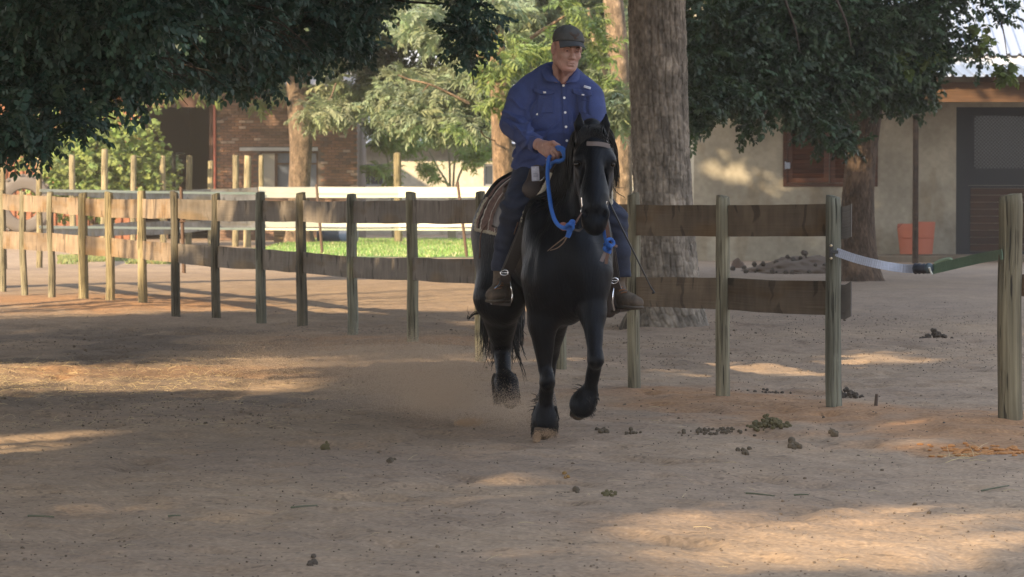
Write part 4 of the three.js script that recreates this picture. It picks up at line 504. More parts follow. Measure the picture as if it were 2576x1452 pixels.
{
  const d = 76, b = V(XG(1265, d), 0, -d);
  featherTree('sunlit brown trunk with sage feathery foliage directly behind the rider', b, [P(1268, 640, d), P(1266, 560, d), P(1266, 450, d), P(1262, 350, d), P(1258, 250, d), P(1250, 150, d), P(1240, -60, d)], q => lerp(0.27, 0.2, q) + 0.16 * Math.exp(-q * 22),
    [[1060, 250, 83, 95, 55, 1.2, 475], [1000, 245, 83, 60, 45, .8, 238], [975, 280, 83, 35, 40, .6, 100], [1030, 205, 83, 50, 30, .6, 138], [1120, 270, 82.5, 95, 75, 1.3, 575], [1190, 270, 83, 80, 80, 1.2, 475], [1080, 300, 82, 90, 30, .8, 275], [1180, 312, 82, 70, 26, .7, 188], [1110, 40, 84, 120, 50, 1.2, 212], [1180, 150, 83, 60, 60, 1, 112], [1220, 180, 82, 60, 90, 1.2, 325], [1160, 80, 85, 100, 60, 1.5, 412], [1260, 60, 84, 110, 70, 1.5, 500], [1350, 60, 85, 90, 70, 1.5, 412], [1330, 180, 85, 80, 70, 1.5, 412], [1060, 60, 78, 70, 50, 1.2, 162], [1130, 200, 84, 40, 30, .8, 75], [1010, 285, 82, 30, 30, .5, 50], [1240, 15, 75, 90, 26, 1, 138]], green(.26, .32, .19, .28), [[1275, 150, 73, 45, 36, .6, 55], [1250, 175, 73, 34, 30, .5, 30], [1255, 235, 73, 45, 22, .5, 35], [1330, 110, 74, 60, 26, .6, 40], [1150, 310, 71.3, 26, 30, .4, 13], [1300, 90, 75, 30, 30, .4, 18], [1230, 260, 73, 26, 14, .3, 10], [1400, 20, 76, 50, 18, .5, 18]], soft, L(.46, .33, .23), [[[P(1258, 240, d), P(1200, 120, d), P(1190, -10, d)], .17], [[P(1180, 260, 81), P(1080, 212, 80.5), P(1030, 200, 80.5), P(1000, 188, 80.5)], .045], [[P(1080, 212, 80.5), P(1062, 232, 80.5)], .025], [[P(1255, 220, d), P(1310, 120, d), P(1420, 40, d)], .09], [[P(1210, 330, 75), P(1222, 345, 75.5), P(1262, 360, d)], .03]], [[b.x, 9, b.z - 8, 3.5, 600]]);
}
{
  const d = 79, b = V(XG(1560, d), 0, -d);
  featherTree('pinkish sunlit trunk half hidden behind the thick grey trunk', b, [P(1566, 650, d), P(1564, 560, d), P(1562, 450, d), P(1563, 350, d), P(1560, 250, d), P(1550, 80, d), P(1530, -100, d)], q => lerp(0.30, 0.24, q) + 0.14 * Math.exp(-q * 22),
    [[1450, 60, 87, 100, 80, 1.5, 714], [1540, 60, 86, 70, 80, 1.2, 561], [1530, 180, 85, 60, 90, 1.2, 680], [1480, 180, 86, 70, 80, 1.3, 561], [1550, 270, 76, 45, 45, .8, 272], [1500, 270, 86, 60, 40, .8, 272], [1420, 150, 88, 90, 110, 1.5, 714], [1430, 250, 88, 80, 60, 1, 425], [1620, 100, 80, 60, 100, 1, 272]], green(.25, .31, .18, .3), [[1510, 120, 76.5, 40, 40, .5, 36], [1550, 210, 76, 26, 36, .4, 26], [1480, 40, 77, 40, 30, .5, 36]], soft, L(.52, .40, .30), [[[P(1560, 250, d), P(1500, 120, d), P(1480, 20, d)], .12]], [[b.x, 9, b.z - 8, 3.5, 500]]);
}
// dense dark trees filling in behind
{
  const d = 101, b = V(XG(850, d), 0, -d), t = thing('dense_tree', 'dark shaded green tree leaning out between the brick house and the sage tree', 'tree', [b.x, 0, b.z]);
  part('trunk', local(trunk([P(850, 600, d), P(850, 480, d), P(856, 300, d), P(900, 150, d), P(960, 20, d), P(1000, -100, d)], q => lerp(.2, .15, q), .04, 24, 50), b), twigDark, t);
  const out = bins(3); clumps([[1050, 140, 90, 130, 70, 2, 520], [960, 150, 91, 80, 70, 2, 300], [1130, 130, 91, 90, 80, 2, 360], [930, 240, 92, 60, 50, 1.5, 180], [1000, 60, 92, 130, 60, 2, 360], [960, 300, 92, 40, 30, 1, 70], [1010, 190, 89, 110, 40, 1.4, 240]], 3, out); crown(t, 'crown', sprayMid, soft, out, green(.07, .10, .04, .35), b);
  const h = bins(2); for (let i = 0; i < 1800; i++) h[i & 1].push([M4([-2.6 + rr(-4, 4), rr(6.5, 10), -91 + rr(-1, 6)], [rr(-.5, .5), rr(0, 6.3), rr(-.7, .2)]), 0, 0]); crown(t, 'crown', sprayBig, soft, h, green(.05, .08, .03), b);
}
{ // small saplings in front of the white wall
  const sap = (label, bx0, d, stems, list, i) => { const b = V(XG(bx0, d), 0, -d), t = thing('sapling', label, 'tree', [b.x, 0, b.z]); part('stem', local(merge(stems.map(s => limb(s.map(q => P(q[0], q[1], d)), .05, .025))), b), mat(L(.35, .33, .24)), t); const o = bins(3); clumps(list, 3, o); crown(t, 'crown', frond, soft, o, green(.27, .38, .10, .25), b); };
  sap('slim sapling with flat light green crown left of the pale pole', 985, 98, [[[990, 600], [985, 480], [975, 400], [960, 340]], [[985, 480], [1000, 400], [1010, 350]]], [[990, 335, 98, 75, 24, 1, 200, .8], [1010, 365, 98, 50, 16, .8, 80, .8], [955, 360, 98, 36, 16, .6, 40, .8], [945, 320, 97.5, 40, 14, .6, 36, .8], [960, 432, 97, 40, 22, .6, 60, .8], [985, 455, 97, 18, 12, .3, 18, .8]]);
  sap('slender many-stemmed sapling with pale green crown beside the brown trunk', 1135, 99, [[[1130, 600], [1132, 480], [1130, 400], [1122, 330]], [[1140, 600], [1140, 480], [1146, 390], [1160, 340]], [[1136, 600], [1128, 470], [1100, 420], [1080, 380]], [[1145, 600], [1150, 460], [1175, 400], [1200, 360]]], [[1190, 372, 99, 60, 24, 1, 130, .8], [1130, 345, 99, 60, 22, 1, 110, .8], [1225, 350, 99, 40, 30, .8, 80, .8], [1080, 418, 98, 36, 18, .6, 50, .8], [1095, 440, 98, 18, 14, .4, 18, .8], [1200, 400, 98.5, 30, 16, .5, 36, .8]]);
}
{ // bush by the shed
  const d = 86, b = V(XG(240, d), 0, -d), t = thing('bush', 'broad yellow-green bush in front of the terracotta shed', 'bush', [b.x, 0, b.z]);
  part('stem', local(merge([[200, 350], [240, 320], [285, 340], [180, 400], [300, 400]].map(([x, y]) => limb([P(240, 615, d), P(240 + (x - 240) * .4, 500, d), P(x, y, d)], .05, .015))), b), twigM, t);
  const o = bins(2); clumps([[235, 400, 85, 100, 75, 1.4, 640], [190, 440, 84, 60, 36, 1, 220], [290, 420, 84.5, 60, 60, 1, 280], [215, 350, 86, 60, 30, 1, 170], [270, 330, 86, 60, 24, 1, 140], [160, 465, 84, 40, 24, .7, 110], [330, 440, 85, 30, 40, .6, 90], [240, 470, 84, 100, 26, 1, 240], [150, 380, 86, 26, 40, .6, 50]], 2, o, 1); crown(t, 'foliage', tuft, soft, o, green(.22, .30, .085, .35), b);
  const e = V(XG(420, 93), 0, -93), t2 = thing('bush', 'smaller green bush behind the black metal frame', 'bush', [e.x, 0, e.z]); part('stem', local(limb([P(420, 600, 93), P(415, 480, 93), P(410, 420, 93)], .05, .02), e), twigM, t2); const o2 = bins(2); clumps([[400, 440, 92.5, 50, 40, 1, 200], [430, 420, 93, 20, 30, .6, 50]], 2, o2); crown(t2, 'foliage', tuft, soft, o2, green(.12, .17, .05, .3), e);
}
// leafy crowns outside the frame, up-sun of the arena: they keep it in dappled shade
{
  const tx = SUN.x / SUN.y, tz = SUN.z / SUN.y;                       // metres to move toward the sun per metre of height
  const trees = [['broadleaf_tree', 'tall shade tree left of the camera outside the photo', -15, 6], ['broadleaf_tree', 'tall shade tree far left outside the photo beyond the near tree', -17, 27], ['broadleaf_tree', 'tall shade tree above the middle of the arena fence outside the photo', -11, 44]].map(([n, l, x, d]) => { const b = V(x, 0, -d), t = thing(n, l, 'tree', [x, 0, -d]); part('trunk', local(trunk([V(x, -.1, -d), V(x + .1, 3, -d), V(x, 6.5, -d)], q => lerp(.4, .28, q) + .15 * Math.exp(-q * 14), .03, 24, 30), b), nearBark, t); return { t, b, out: bins(2) }; });
  const home = { t: nearTree, b: nearBase, out: bins(2) };
  let tries = 0, made = 0;
  while (made < 30000 && tries++ < 400000) {
    const d = rr(5, 72), x = rr(-9, 18); const far = d > 37.5 + 0.9 * (noise3(x * 0.9, 3) - .5) - (x < -3.5 ? (-3.5 - x) * 0.9 : 0);
    if (far && (x < XG(1560, d) || x > XG(2700, d) + 5)) continue; if (!far && (x < -0.17 * d - 1.5 || x > 0.17 * d + 6)) continue;
    let open = false; for (const [a, b] of [[0, 0], [.38, 0], [-.38, 0], [0, .85], [0, -.85], [.27, .6], [-.27, .6], [.27, -.6], [-.27, -.6]]) if (lit(x + a, d + b)) { open = true; break; } if (open) continue;
    const hole = fbm(x * 0.55, d * 0.28, 4, 3); if (hole > 0.73 && d < 60) continue; if (d > 66 && x < 4.2) continue; if (world(x, d)) continue;
    const h = rr(4.6, 9.5) + (d > 45 ? 1.5 : 0), cx = x + tx * h, cd = d - tz * h; const top = EYE + 0.0609 * cd + 0.9; if (Math.abs(cx) < 0.161 * cd + 1.2 && h < top) continue;
    let best = home, bd = 1e9; for (const k of [home, ...trees]) { const q = Math.hypot(cx - k.b.x, -cd - k.b.z); if (q < bd) { bd = q; best = k; } }
    best.out[made & 1].push([M4([cx, h, -cd], [rr(-.5, .5), rr(0, 6.3), rr(-.7, .2)]), 0, 0]); made++;
  }
  for (const k of [home, ...trees]) { crown(k.t, 'crown', sprayBig, gloss, k.out, green(.04, .065, .03), k.b);
    const all = k.out.flat(), br = []; for (let i = 0; i < 16 && all.length; i++) { const m = pick(all)[0].elements, q = V(m[12], m[13], m[14]), a = V(k.b.x, 4.4, k.b.z), mid = a.clone().lerp(q, .5); mid.y += .6; if (Math.abs(mid.x) < .161 * -mid.z + .6 && mid.y < EYE - .0609 * mid.z + .6) continue; br.push(limb([a, mid, q], .13, .02, 14)); } if (br.length) part('branch', local(merge(br), k.b), nearBark, k.t); }
  console.log('shade leaves', made, tries);
}
// ---------- the horse ----------
const HB = V(0.2, 0, -18.6);                                         // base of horse, rider and tack
const coat = new THREE.MeshPhysicalMaterial({ color: L(0.0035, 0.0038, 0.0055), roughness: 0.44, specularIntensity: 0.29, specularColor: L(0.62, 0.78, 1.0),
  bumpMap: bump(256, 256, (u, v) => pf(u, v, 60, 12, 3, 3)), bumpScale: 0.0025 });
coat.bumpMap.repeat.set(3, 3);
const hair = new THREE.MeshPhysicalMaterial({ color: L(0.006, 0.0055, 0.0055), roughness: 0.45, specularIntensity: 0.4 });
const bodyP = [
  D.ell(P(1386, 597, 18.75), [0.275, 0.36, 0.80], 0.08, 0, [0, 0.15, 0]),          // barrel
  D.ell(P(1424, 660, 18.05), [0.19, 0.36, 0.32], 0.08, 0, [0, 0.15, 0]),         // chest
  D.ell(P(1316, 585, 19.40), [0.295, 0.38, 0.40], 0.12, 0, [0, 0.15, 0]),         // rump
  D.ell(P(1374, 680, 17.90), [0.10, 0.22, 0.14], 0.05), D.ell(P(1475, 680, 17.88), [0.10, 0.22, 0.14], 0.05),
  D.cap(P(1426, 600, 17.70), P(1427, 800, 17.74), 0.02, 0.03, 0.06, 1), D.cap(P(1342, 560, 17.80), P(1332, 700, 17.82), 0.012, 0.012, 0.05, 1), D.cap(P(1520, 600, 17.74), P(1527, 710, 17.80), 0.012, 0.012, 0.05, 1),   // breast muscles
  D.ell(P(1350, 630, 18.07), [0.085, 0.30, 0.16], 0.07), D.ell(P(1506, 645, 18.02), [0.08, 0.28, 0.15], 0.07),     // shoulders
  // neck
  D.flat(P(1424, 600, 18.45), P(1460, 480, 18.2), 0.29, 0.205, V(1, 0, 0), 0.72, 0.12),
  D.flat(P(1460, 480, 18.2), P(1490, 352, 17.85), 0.195, 0.125, V(1, 0, 0), 0.68, 0.08),
  D.flat(P(1440, 610, 18.05), P(1478, 470, 17.85), 0.15, 0.10, V(1, 0, 0), 0.85, 0.08),
  // hind leg, horse's right (left in the picture)
  D.cap(P(1296, 610, 19.35), P(1258, 745, 19.2), 0.255, 0.15, 0.1), D.cap(P(1258, 745, 19.2), P(1262, 872, 19.55), 0.142, 0.062, 0.07),
  D.cap(P(1262, 868, 19.57), P(1268, 952, 19.36), 0.058, 0.047, 0.04), D.cap(P(1268, 955, 19.36), P(1279, 995, 19.28), 0.052, 0.06, 0.03),
  // hind leg, horse's left
  D.cap(P(1385, 620, 19.3), P(1400, 760, 19.0), 0.22, 0.13, 0.1), D.cap(P(1402, 760, 19.0), P(1382, 885, 19.4), 0.105, 0.055, 0.06),
  D.cap(P(1382, 885, 19.4), P(1374, 1000, 19.45), 0.05, 0.044, 0.04), D.cap(P(1374, 1000, 19.45), P(1371, 1040, 19.4), 0.05, 0.06, 0.03),
  // foreleg reaching the ground (left in the picture)
  D.cap(P(1364, 700, 17.95), P(1365, 812, 17.98), 0.115, 0.080, 0.06), D.cap(P(1365, 812, 17.98), P(1371, 925, 18.02), 0.076, 0.045, 0.04),
  D.ell(P(1377, 955, 18.0), [0.045, 0.06, 0.052], 0.04), D.cap(P(1376, 965, 18.03), P(1372, 1030, 18.14), 0.042, 0.038, 0.03),
  D.cap(P(1372, 1030, 18.14), P(1369, 1072, 18.12), 0.046, 0.054, 0.03),
  // lifted foreleg (right in the picture)
  D.cap(P(1492, 690, 17.88), P(1490, 790, 17.82), 0.105, 0.072, 0.06), D.cap(P(1492, 790, 17.82), P(1497, 880, 17.72), 0.07, 0.044, 0.05),
  D.ell(P(1499, 905, 17.7), [0.046, 0.055, 0.052], 0.04), D.cap(P(1499, 908, 17.73), P(1482, 985, 17.86), 0.043, 0.033, 0.03),
  D.cap(P(1482, 985, 17.86), P(1466, 1022, 17.86), 0.043, 0.052, 0.03),
  D.ell(P(1274, 962, 19.33), [0.078, 0.062, 0.08], 0.04), D.ell(P(1276, 984, 19.29), [0.068, 0.055, 0.075], 0.04), D.ell(P(1373, 1015, 19.42), [0.06, 0.07, 0.07], 0.04),
  D.ell(P(1370, 1055, 18.15), [0.072, 0.080, 0.085], 0.05), D.ell(P(1464, 1016, 17.89), [0.066, 0.075, 0.075], 0.05),
  // head
  D.ell(P(1490, 372, 17.68), [0.094, 0.115, 0.13], 0.06), 
  D.flat(P(1492, 400, 17.6), P(1495, 500, 17.42), 0.110, 0.084, V(1, 0, 0), 0.90, 0.05), D.flat(P(1495, 500, 17.42), P(1496, 556, 17.39), 0.078, 0.074, V(1, 0, 0), 0.90, 0.04),
  D.cap(P(1492, 392, 17.5), P(1496, 515, 17.345), 0.044, 0.040, 0.04),          // bridge of the nose
  D.ell(P(1459, 440, 17.70), [0.036, 0.115, 0.11], 0.05), D.ell(P(1528, 440, 17.70), [0.036, 0.115, 0.11], 0.05),   // jowls
  D.cap(P(1494, 470, 17.72), P(1496, 572, 17.46), 0.07, 0.04, 0.05),
  D.ell(P(1457, 404, 17.55), [0.030, 0.030, 0.05], 0.04), D.ell(P(1535, 404, 17.55), [0.030, 0.030, 0.05], 0.04), D.ell(P(1496, 400, 17.56), [0.092, 0.10, 0.075], 0.05), // brow over the eyes
  D.ell(P(1451, 414, 17.52), [0.016, 0.013, 0.022], 0.012, 1), D.ell(P(1541, 414, 17.52), [0.016, 0.013, 0.022], 0.012, 1),
  D.ell(P(1469, 455, 17.48), [0.012, 0.07, 0.03], 0.04, 1), D.ell(P(1522, 455, 17.48), [0.012, 0.07, 0.03], 0.04, 1),   // hollows beside the bridge
  D.ell(P(1476, 538, 17.355), [0.032, 0.038, 0.03], 0.03), D.ell(P(1519, 538, 17.355), [0.032, 0.038, 0.03], 0.03),
  D.ell(P(1475, 539, 17.325), [0.013, 0.022, 0.02], 0.012, 1, [0, 0, 0.3]), D.ell(P(1520, 539, 17.325), [0.013, 0.022, 0.02], 0.012, 1, [0, 0, -0.3]),
  D.ell(P(1497, 563, 17.37), [0.052, 0.03, 0.05], 0.03), D.ell(P(1497, 579, 17.40), [0.038, 0.022, 0.04], 0.02),
  D.ell(P(1497, 572.5, 17.325), [0.06, 0.0035, 0.03], 0.008, 1),
  // ears
  D.flat(P(1460, 345, 17.72), P(1457, 312, 17.70), 0.030, 0.027, V(0, 0, 1), 0.75, 0.025), D.flat(P(1457, 312, 17.70), P(1458, 281, 17.68), 0.026, 0.004, V(0, 0, 1), 0.75, 0.01),
  D.flat(P(1518, 345, 17.72), P(1523, 314, 17.70), 0.030, 0.028, V(0, 0, 1), 0.75, 0.025), D.flat(P(1523, 314, 17.70), P(1526, 284, 17.68), 0.027, 0.004, V(0, 0, 1), 0.75, 0.01),
  D.ell(P(1458, 314, 17.665), [0.011, 0.045, 0.018], 0.012, 1), D.ell(P(1522, 316, 17.665), [0.011, 0.045, 0.018], 0.012, 1),
];
const horseF = field(bodyP);
const horse = thing('horse', 'black long-maned horse cantering towards the viewer under a rider in a blue shirt', 'horse', [HB.x, 0, HB.z]);
part('body', local(skin(bodyP, 0.009, (x, y, z) => 0.016 * (fbm(x * 6, y * 4.5, z * 6, 3) - 0.5)), HB), coat, horse);
const hoofM = mat(L(0.13, 0.095, 0.07), { roughness: 0.7, map: tex(64, 128, (u, v) => { const n = 0.62 + 0.38 * pf(u, v, 8, 24, 3, 5); return [n, n * 0.97, n * 0.93]; }) });
function hoof(a, b, r0, r1, side) { part('hoof', local(skin([D.flat(a, b, r0, r1, V(0, 0, 1), 0.8, 0.01), D.ell(b, [r1 * 1.02, r1 * 0.7, r1 * 0.8], 0.02)], 0.006), HB), hoofM, horse); }
hoof(P(1277, 984, 19.28), P(1284, 1013, 19.26), 0.056, 0.038); hoof(P(1371, 1035, 19.4), P(1369, 1052, 19.36), 0.05, 0.058);
hoof(P(1369, 1066, 18.13), P(1367, 1085, 18.10), 0.056, 0.050); hoof(P(1461, 1022, 17.92), P(1455, 1040, 17.95), 0.050, 0.040);
const eyeM = mat(L(0.006, 0.004, 0.003), { roughness: 0.08 });
for (const [x, y] of [[1452, 413], [1540, 413]]) { const g = new THREE.SphereGeometry(0.017, 16, 12), q = P(x, y, 17.537); g.translate(q.x, q.y, q.z); part('eye', local(g, HB), eyeM, horse); }
// hair: tapered locks that hang and curl
function lock(root, dir, len, r, curl = 0.02, seg = 7, droop = 1, rad = 4) {
  const pts = [root.clone()], p = root.clone(), d = dir.clone().normalize(), ph = rnd() * 6.28, fr = rr(2, 5);
  for (let i = 1; i <= seg; i++) { const t = i / seg; d.y -= droop * 0.35 * (1 - t * 0.3) / seg * 3; d.normalize(); p.addScaledVector(d, len / seg); pts.push(V(p.x + Math.sin(ph + t * fr * 3) * curl * t, p.y, p.z + Math.cos(ph + t * fr * 3) * curl * t)); }
  return tube(pts, t => r * (0.45 + 0.55 * Math.sin(Math.PI * Math.min(1, 0.25 + t * 0.5))) * (1 - t * t * 0.93), seg * 2, rad);
}
srand(11);
const hairPart = (name, gs) => part(name, local(merge(gs), HB), hair, horse);
{ // feathers over the hooves
  const wisps = (c, n) => Array.from({ length: n }, () => lock(c.clone().add(V(rr(-.01, .03), rr(-.05, .03), rr(-.03, .03))), V(rr(-1, -.3), rr(-.2, 1.0), rr(-.3, .3)), rr(.04, .075), .0028, .012, 5, .5));
  const feather = (top, bot, r, n, len, out = 1) => { const gs = []; for (let i = 0; i < n; i++) { const a = rnd() * 6.283, t = rnd(), c = top.clone().lerp(bot, t), o = V(Math.cos(a), 0, Math.sin(a)); const k = r * rr(0.6, 0.95); gs.push(lock(c.clone().addScaledVector(o, k), V(o.x * 0.55 * out, -1 + rr(-0.1, 0.3), o.z * 0.55 * out), len * rr(0.6, 1.15), rr(0.0022, 0.0042), 0.007, 5, 1.1)); } return gs; };
  hairPart('feather', feather(P(1268, 938, 19.38), P(1277, 990, 19.3), 0.074, 900, 0.085, 0.5));
  hairPart('feather', feather(P(1373, 990, 19.45), P(1372, 1022, 19.42), 0.06, 120, 0.10, 0.5));
  hairPart('feather', feather(P(1372, 1020, 18.15), P(1369, 1068, 18.14), 0.070, 900, 0.08, 0.55).concat(wisps(P(1356, 1008, 18.2), 14)));
  hairPart('feather', feather(P(1478, 985, 17.87), P(1462, 1024, 17.89), 0.062, 700, 0.065, 0.5).concat(wisps(P(1462, 985, 17.9), 12)));
}
{ // tail
  const gs = []; const dock = P(1300, 640, 19.85);
  for (let i = 0; i < 170; i++) { const tx = 1208 + 110 * Math.pow(rnd(), 0.9), ty = 820 + 110 * rnd() * (1 - Math.abs(tx - 1262) / 130); const e = P(tx, ty, rr(19.55, 19.95)), m = P(lerp(1270, tx, 0.75) + rr(-8, 8), 735 + rr(-25, 25), rr(19.75, 19.95));
    gs.push(tube([dock.clone().add(V(rr(-.04, .04), rr(-.05, .02), rr(-.03, .03))), P(lerp(1295, tx, 0.3), 690, 19.9), m, e.clone().lerp(m, 0.35).add(V(rr(-.02, .02), 0, 0)), e, e.clone().add(V(rr(-.03, .03), -rr(.02, .07), 0))], t => 0.008 * (1 - t * t * 0.94) + 0.0006, 16, 4)); }
  for (let i = 0; i < 9; i++) { const o = rr(-6, 6); gs.push(tube([P(1255, 745 + o, 19.8), P(1222, 772 + o, 19.7), P(1205, 785 + o * 0.8, 19.65), P(1190, 790 + o, 19.62), P(1176 + rr(0, 6), 803 + o * 0.4, 19.6), P(1172 + rr(0, 12), 808 - i * 3, 19.6)], t => 0.006 * (1 - t * 0.85), 18, 4)); }
  gs.push(tube([P(1225, 780, 19.7), P(1195, 792, 19.65), P(1176, 785, 19.6), P(1178, 768, 19.6)], 0.0022, 16, 4, 0.0006));
  for (let i = 0; i < 6; i++) gs.push(tube([P(1290, 850, 19.7), P(1300 + rr(-4, 4), 890, 19.65), P(1315 + rr(-5, 5), 930, 19.6), P(1322 + rr(-4, 4), 968 + rr(-20, 3), 19.6)], 0.004, 16, 4, 0.0005));
  hairPart('tail', gs);
}
{ // mane falling both sides of the neck, forelock over the brow
  const gs = [];
  for (let i = 0; i < 330; i++) { const t = rnd(), side = rnd() < 0.6 ? -1 : 1, c = P(lerp(1490, 1462, t), lerp(322, 415, t), lerp(17.82, 18.3, t)); c.x += side * rr(0, 0.05); const n = 9, pts = [c.clone()], ln = rr(0.25, 0.5) * (side > 0 ? 0.62 : 1), p = c.clone(); p.y += 0.015; for (let q = 1; q <= n; q++) { p.y -= ln / n * (q < 3 ? 0.35 : 1); p.x += side * (q < 4 ? 0.016 : 0.003) + rr(-.004, .004); p.z += rr(-.004, .008); for (let g = 0; g < 30 && horseF(p.x, p.y, p.z) < 0.007; g++) { p.x += side * 0.006; p.z += 0.002; } pts.push(p.clone()); }
    gs.push(tube(pts, q => rr(0.0045, 0.0075) * (0.6 + 0.4 * Math.sin(q * 3)) * (1 - q * q * 0.9) + .0005, 14, 4)); }
  for (let i = 0; i < 26; i++) { const y = rr(335, 400); gs.push(tube([P(1520, y - 25, 17.75), P(1543, y + 8, 17.75), P(1550 + rr(-3, 5), y + 45, 17.75), P(1552 + rr(-6, 8), y + 85 + rr(0, 30), 17.78)], 0.005, 12, 4, 0.0006)); }
  gs.push(tube([P(1536, 420, 17.7), P(1538, 452, 17.7), P(1548, 480, 17.7), P(1572, 497, 17.75)], 0.0035, 16, 4, 0.002));
  gs.push(tube([P(1537, 452, 17.7), P(1548, 470, 17.7), P(1574, 473, 17.75)], 0.002, 12, 4, 0.0012));
  hairPart('mane', gs);
  const fl = [];
  for (let i = 0; i < 150; i++) { const x = rr(1466, 1518), k = rnd(); const tx = k < 0.72 ? lerp(1445, 1482, rnd()) : lerp(1488, 1538, rnd()), ty = k < 0.72 ? lerp(362, 392, rnd()) - (tx - 1445) * 0.35 : 345 + rr(0, 30);
    fl.push(tube([P(x, 318 + rr(-4, 12), 17.68), P(lerp(x, tx, 0.4), 328 + rr(-6, 10), 17.575), P(lerp(x, tx, 0.75), lerp(335, ty, 0.6), 17.545), P(tx, ty, 17.56)], 0.008, 10, 4, 0.0015)); }
  hairPart('forelock', fl);
}
// ---------- saddle, blanket, bridle, rope ----------
srand(61);
function onSurf(f, px, py, d0 = 17, d1 = 19.5, off = 0.002) { // first point of a body met by the line of sight to a pixel; used to lay tack and seams on the surface
  let prev = d0; for (let d = d0; d < d1; d += 0.012) { const p = P(px, py, d); if (f(p.x, p.y, p.z) < off) { let a = prev, b = d; for (let i = 0; i < 12; i++) { const m = (a + b) / 2, q = P(px, py, m); if (f(q.x, q.y, q.z) < off) b = m; else a = m; } return P(px, py, a); } prev = d; }
  return P(px, py, (d0 + d1) / 2);
}
const AX0 = V(XG(1424, 18.05), 1.1, -18.05), AX1 = V(XG(1316, 19.4), 1.1, -19.4);
const axis = t => AX0.clone().lerp(AX1, t), AXD = AX1.clone().sub(AX0).normalize(), LAT = V(0, 1, 0).cross(AXD).normalize();   // LAT points to picture left when theta > 0
if (LAT.x > 0) LAT.negate();
function around(t, th, off) { const c = axis(t), dir = V(0, Math.cos(th), 0).addScaledVector(LAT, Math.sin(th)); let r = 0.75; for (; r > 0.05; r -= 0.006) { const p = c.clone().addScaledVector(dir, r); if (horseF(p.x, p.y, p.z) < off) break; } return c.addScaledVector(dir, r); }
function cover(t0, t1, thA, thB, off, thick, nu, nv, wave = 0) { // a cloth or leather sheet over the horse's back: thA(t), thB(t) are its two hems
  const pos = [], uv = [], idx = [], row = nv + 1;
  for (let L2 = 0; L2 < 2; L2++) for (let i = 0; i <= nu; i++) for (let j = 0; j <= nv; j++) { const t = lerp(t0, t1, i / nu), th = lerp(thA(i / nu), thB(i / nu), j / nv), p = around(t, th, off + (L2 ? 0 : thick) + wave * (noise3(i * .5, j * .4) - .5)); pos.push(p.x, p.y, p.z); uv.push(i / nu, j / nv); }
  const N = (nu + 1) * row; for (let i = 0; i < nu; i++) for (let j = 0; j < nv; j++) { const n = i * row + j; idx.push(n, n + 1, n + row, n + 1, n + row + 1, n + row, N + n, N + n + row, N + n + 1, N + n + 1, N + n + row, N + n + row + 1); }
  const edge = (a, b) => idx.push(a, N + a, b, b, N + a, N + b); for (let i = 0; i < nu; i++) { edge(i * row, (i + 1) * row); edge((i + 1) * row + nv, i * row + nv); } for (let j = 0; j < nv; j++) { edge(j + 1, j); edge(nu * row + j, nu * row + j + 1); }
  const g = new THREE.BufferGeometry(); g.setAttribute('position', new THREE.Float32BufferAttribute(pos, 3)); g.setAttribute('uv', new THREE.Float32BufferAttribute(uv, 2)); g.setIndex(idx); g.computeVertexNormals(); return g;
}
const hb = o => [o.x, 0, o.z];
const leather = mat(L(0.045, 0.032, 0.028), { roughness: 0.55, bumpMap: bump(128, 128, (u, v) => pf(u, v, 30, 30, 3, 3)), bumpScale: 0.001 }), leatherB = mat(L(0.13, 0.075, 0.06), { roughness: 0.6 }), strapM = mat(L(0.05, 0.044, 0.043), { roughness: 0.6 });
const fleece = mat(L(0.46, 0.43, 0.35), { roughness: 1, bumpMap: bump(128, 128, (u, v) => pf(u, v, 24, 24, 3, 1)), bumpScale: 0.006 }), chrome = new THREE.MeshStandardMaterial({ color: L(0.75, 0.77, 0.8), metalness: 1, roughness: 0.22 });
{
  const wov = tex(256, 512, (u, v) => { const w = Math.abs(v - 0.5) * 2, s = (a, b) => w > a && w < b; const n = 0.85 + 0.3 * (pf(u, v, 60, 60, 2, 2) - .5); let c = [0.50, 0.41, 0.39]; const q = (a, b) => u > a && u < b; if (q(.945, .958) || q(.79, .803) || q(.875, .882)) c = [0.80, 0.78, 0.75]; else if (q(.958, .972) || q(.777, .79)) c = [0.14, 0.12, 0.12]; else if (u < .7) c = [.2, .16, .15]; return c.map(q => q * n); });
  const pad = thing('saddle_blanket', 'brown striped saddle blanket with cream fleece edges under the saddle', 'saddle blanket', hb(HB));
  const th = k => lerp(1.36, 1.30, k);
  part('cloth', local(cover(0.13, 0.90, k => -th(k), th, 0.004, 0.014, 44, 56, 0.004), HB), mat(0xffffff, { map: wov, roughness: 0.95 }), pad);
  for (const sgn of [1, -1]) { // braided front roll, fleece rear corner
    const pts = []; for (let i = 0; i <= 30; i++) pts.push(around(0.125, sgn * lerp(0.12, 1.30, i / 30), 0.022)); part('fleece_roll', local(tube(pts, t => 0.0165 + 0.0014 * Math.sin(t * 150) + 0.0012 * Math.sin(t * 41), 220, 10), HB), fleece, pad);
    const q = []; for (let i = 0; i <= 16; i++) q.push(around(0.905, sgn * lerp(0.72, 1.31, i / 16), 0.013)); const q2 = []; for (let i = 0; i <= 10; i++) q2.push(around(lerp(0.905, 0.7, i / 10), sgn * 1.31, 0.012));
    part('fleece_edge', local(merge([tube(q, t => 0.013 + 0.002 * Math.sin(t * 60), 90, 8), tube(q2, t => 0.012 + 0.002 * Math.sin(t * 50), 70, 8)]), HB), fleece, pad);
  }
}
const saddle = thing('saddle', 'dark brown leather stock saddle with wide stirrup straps under the rider', 'saddle', hb(HB));
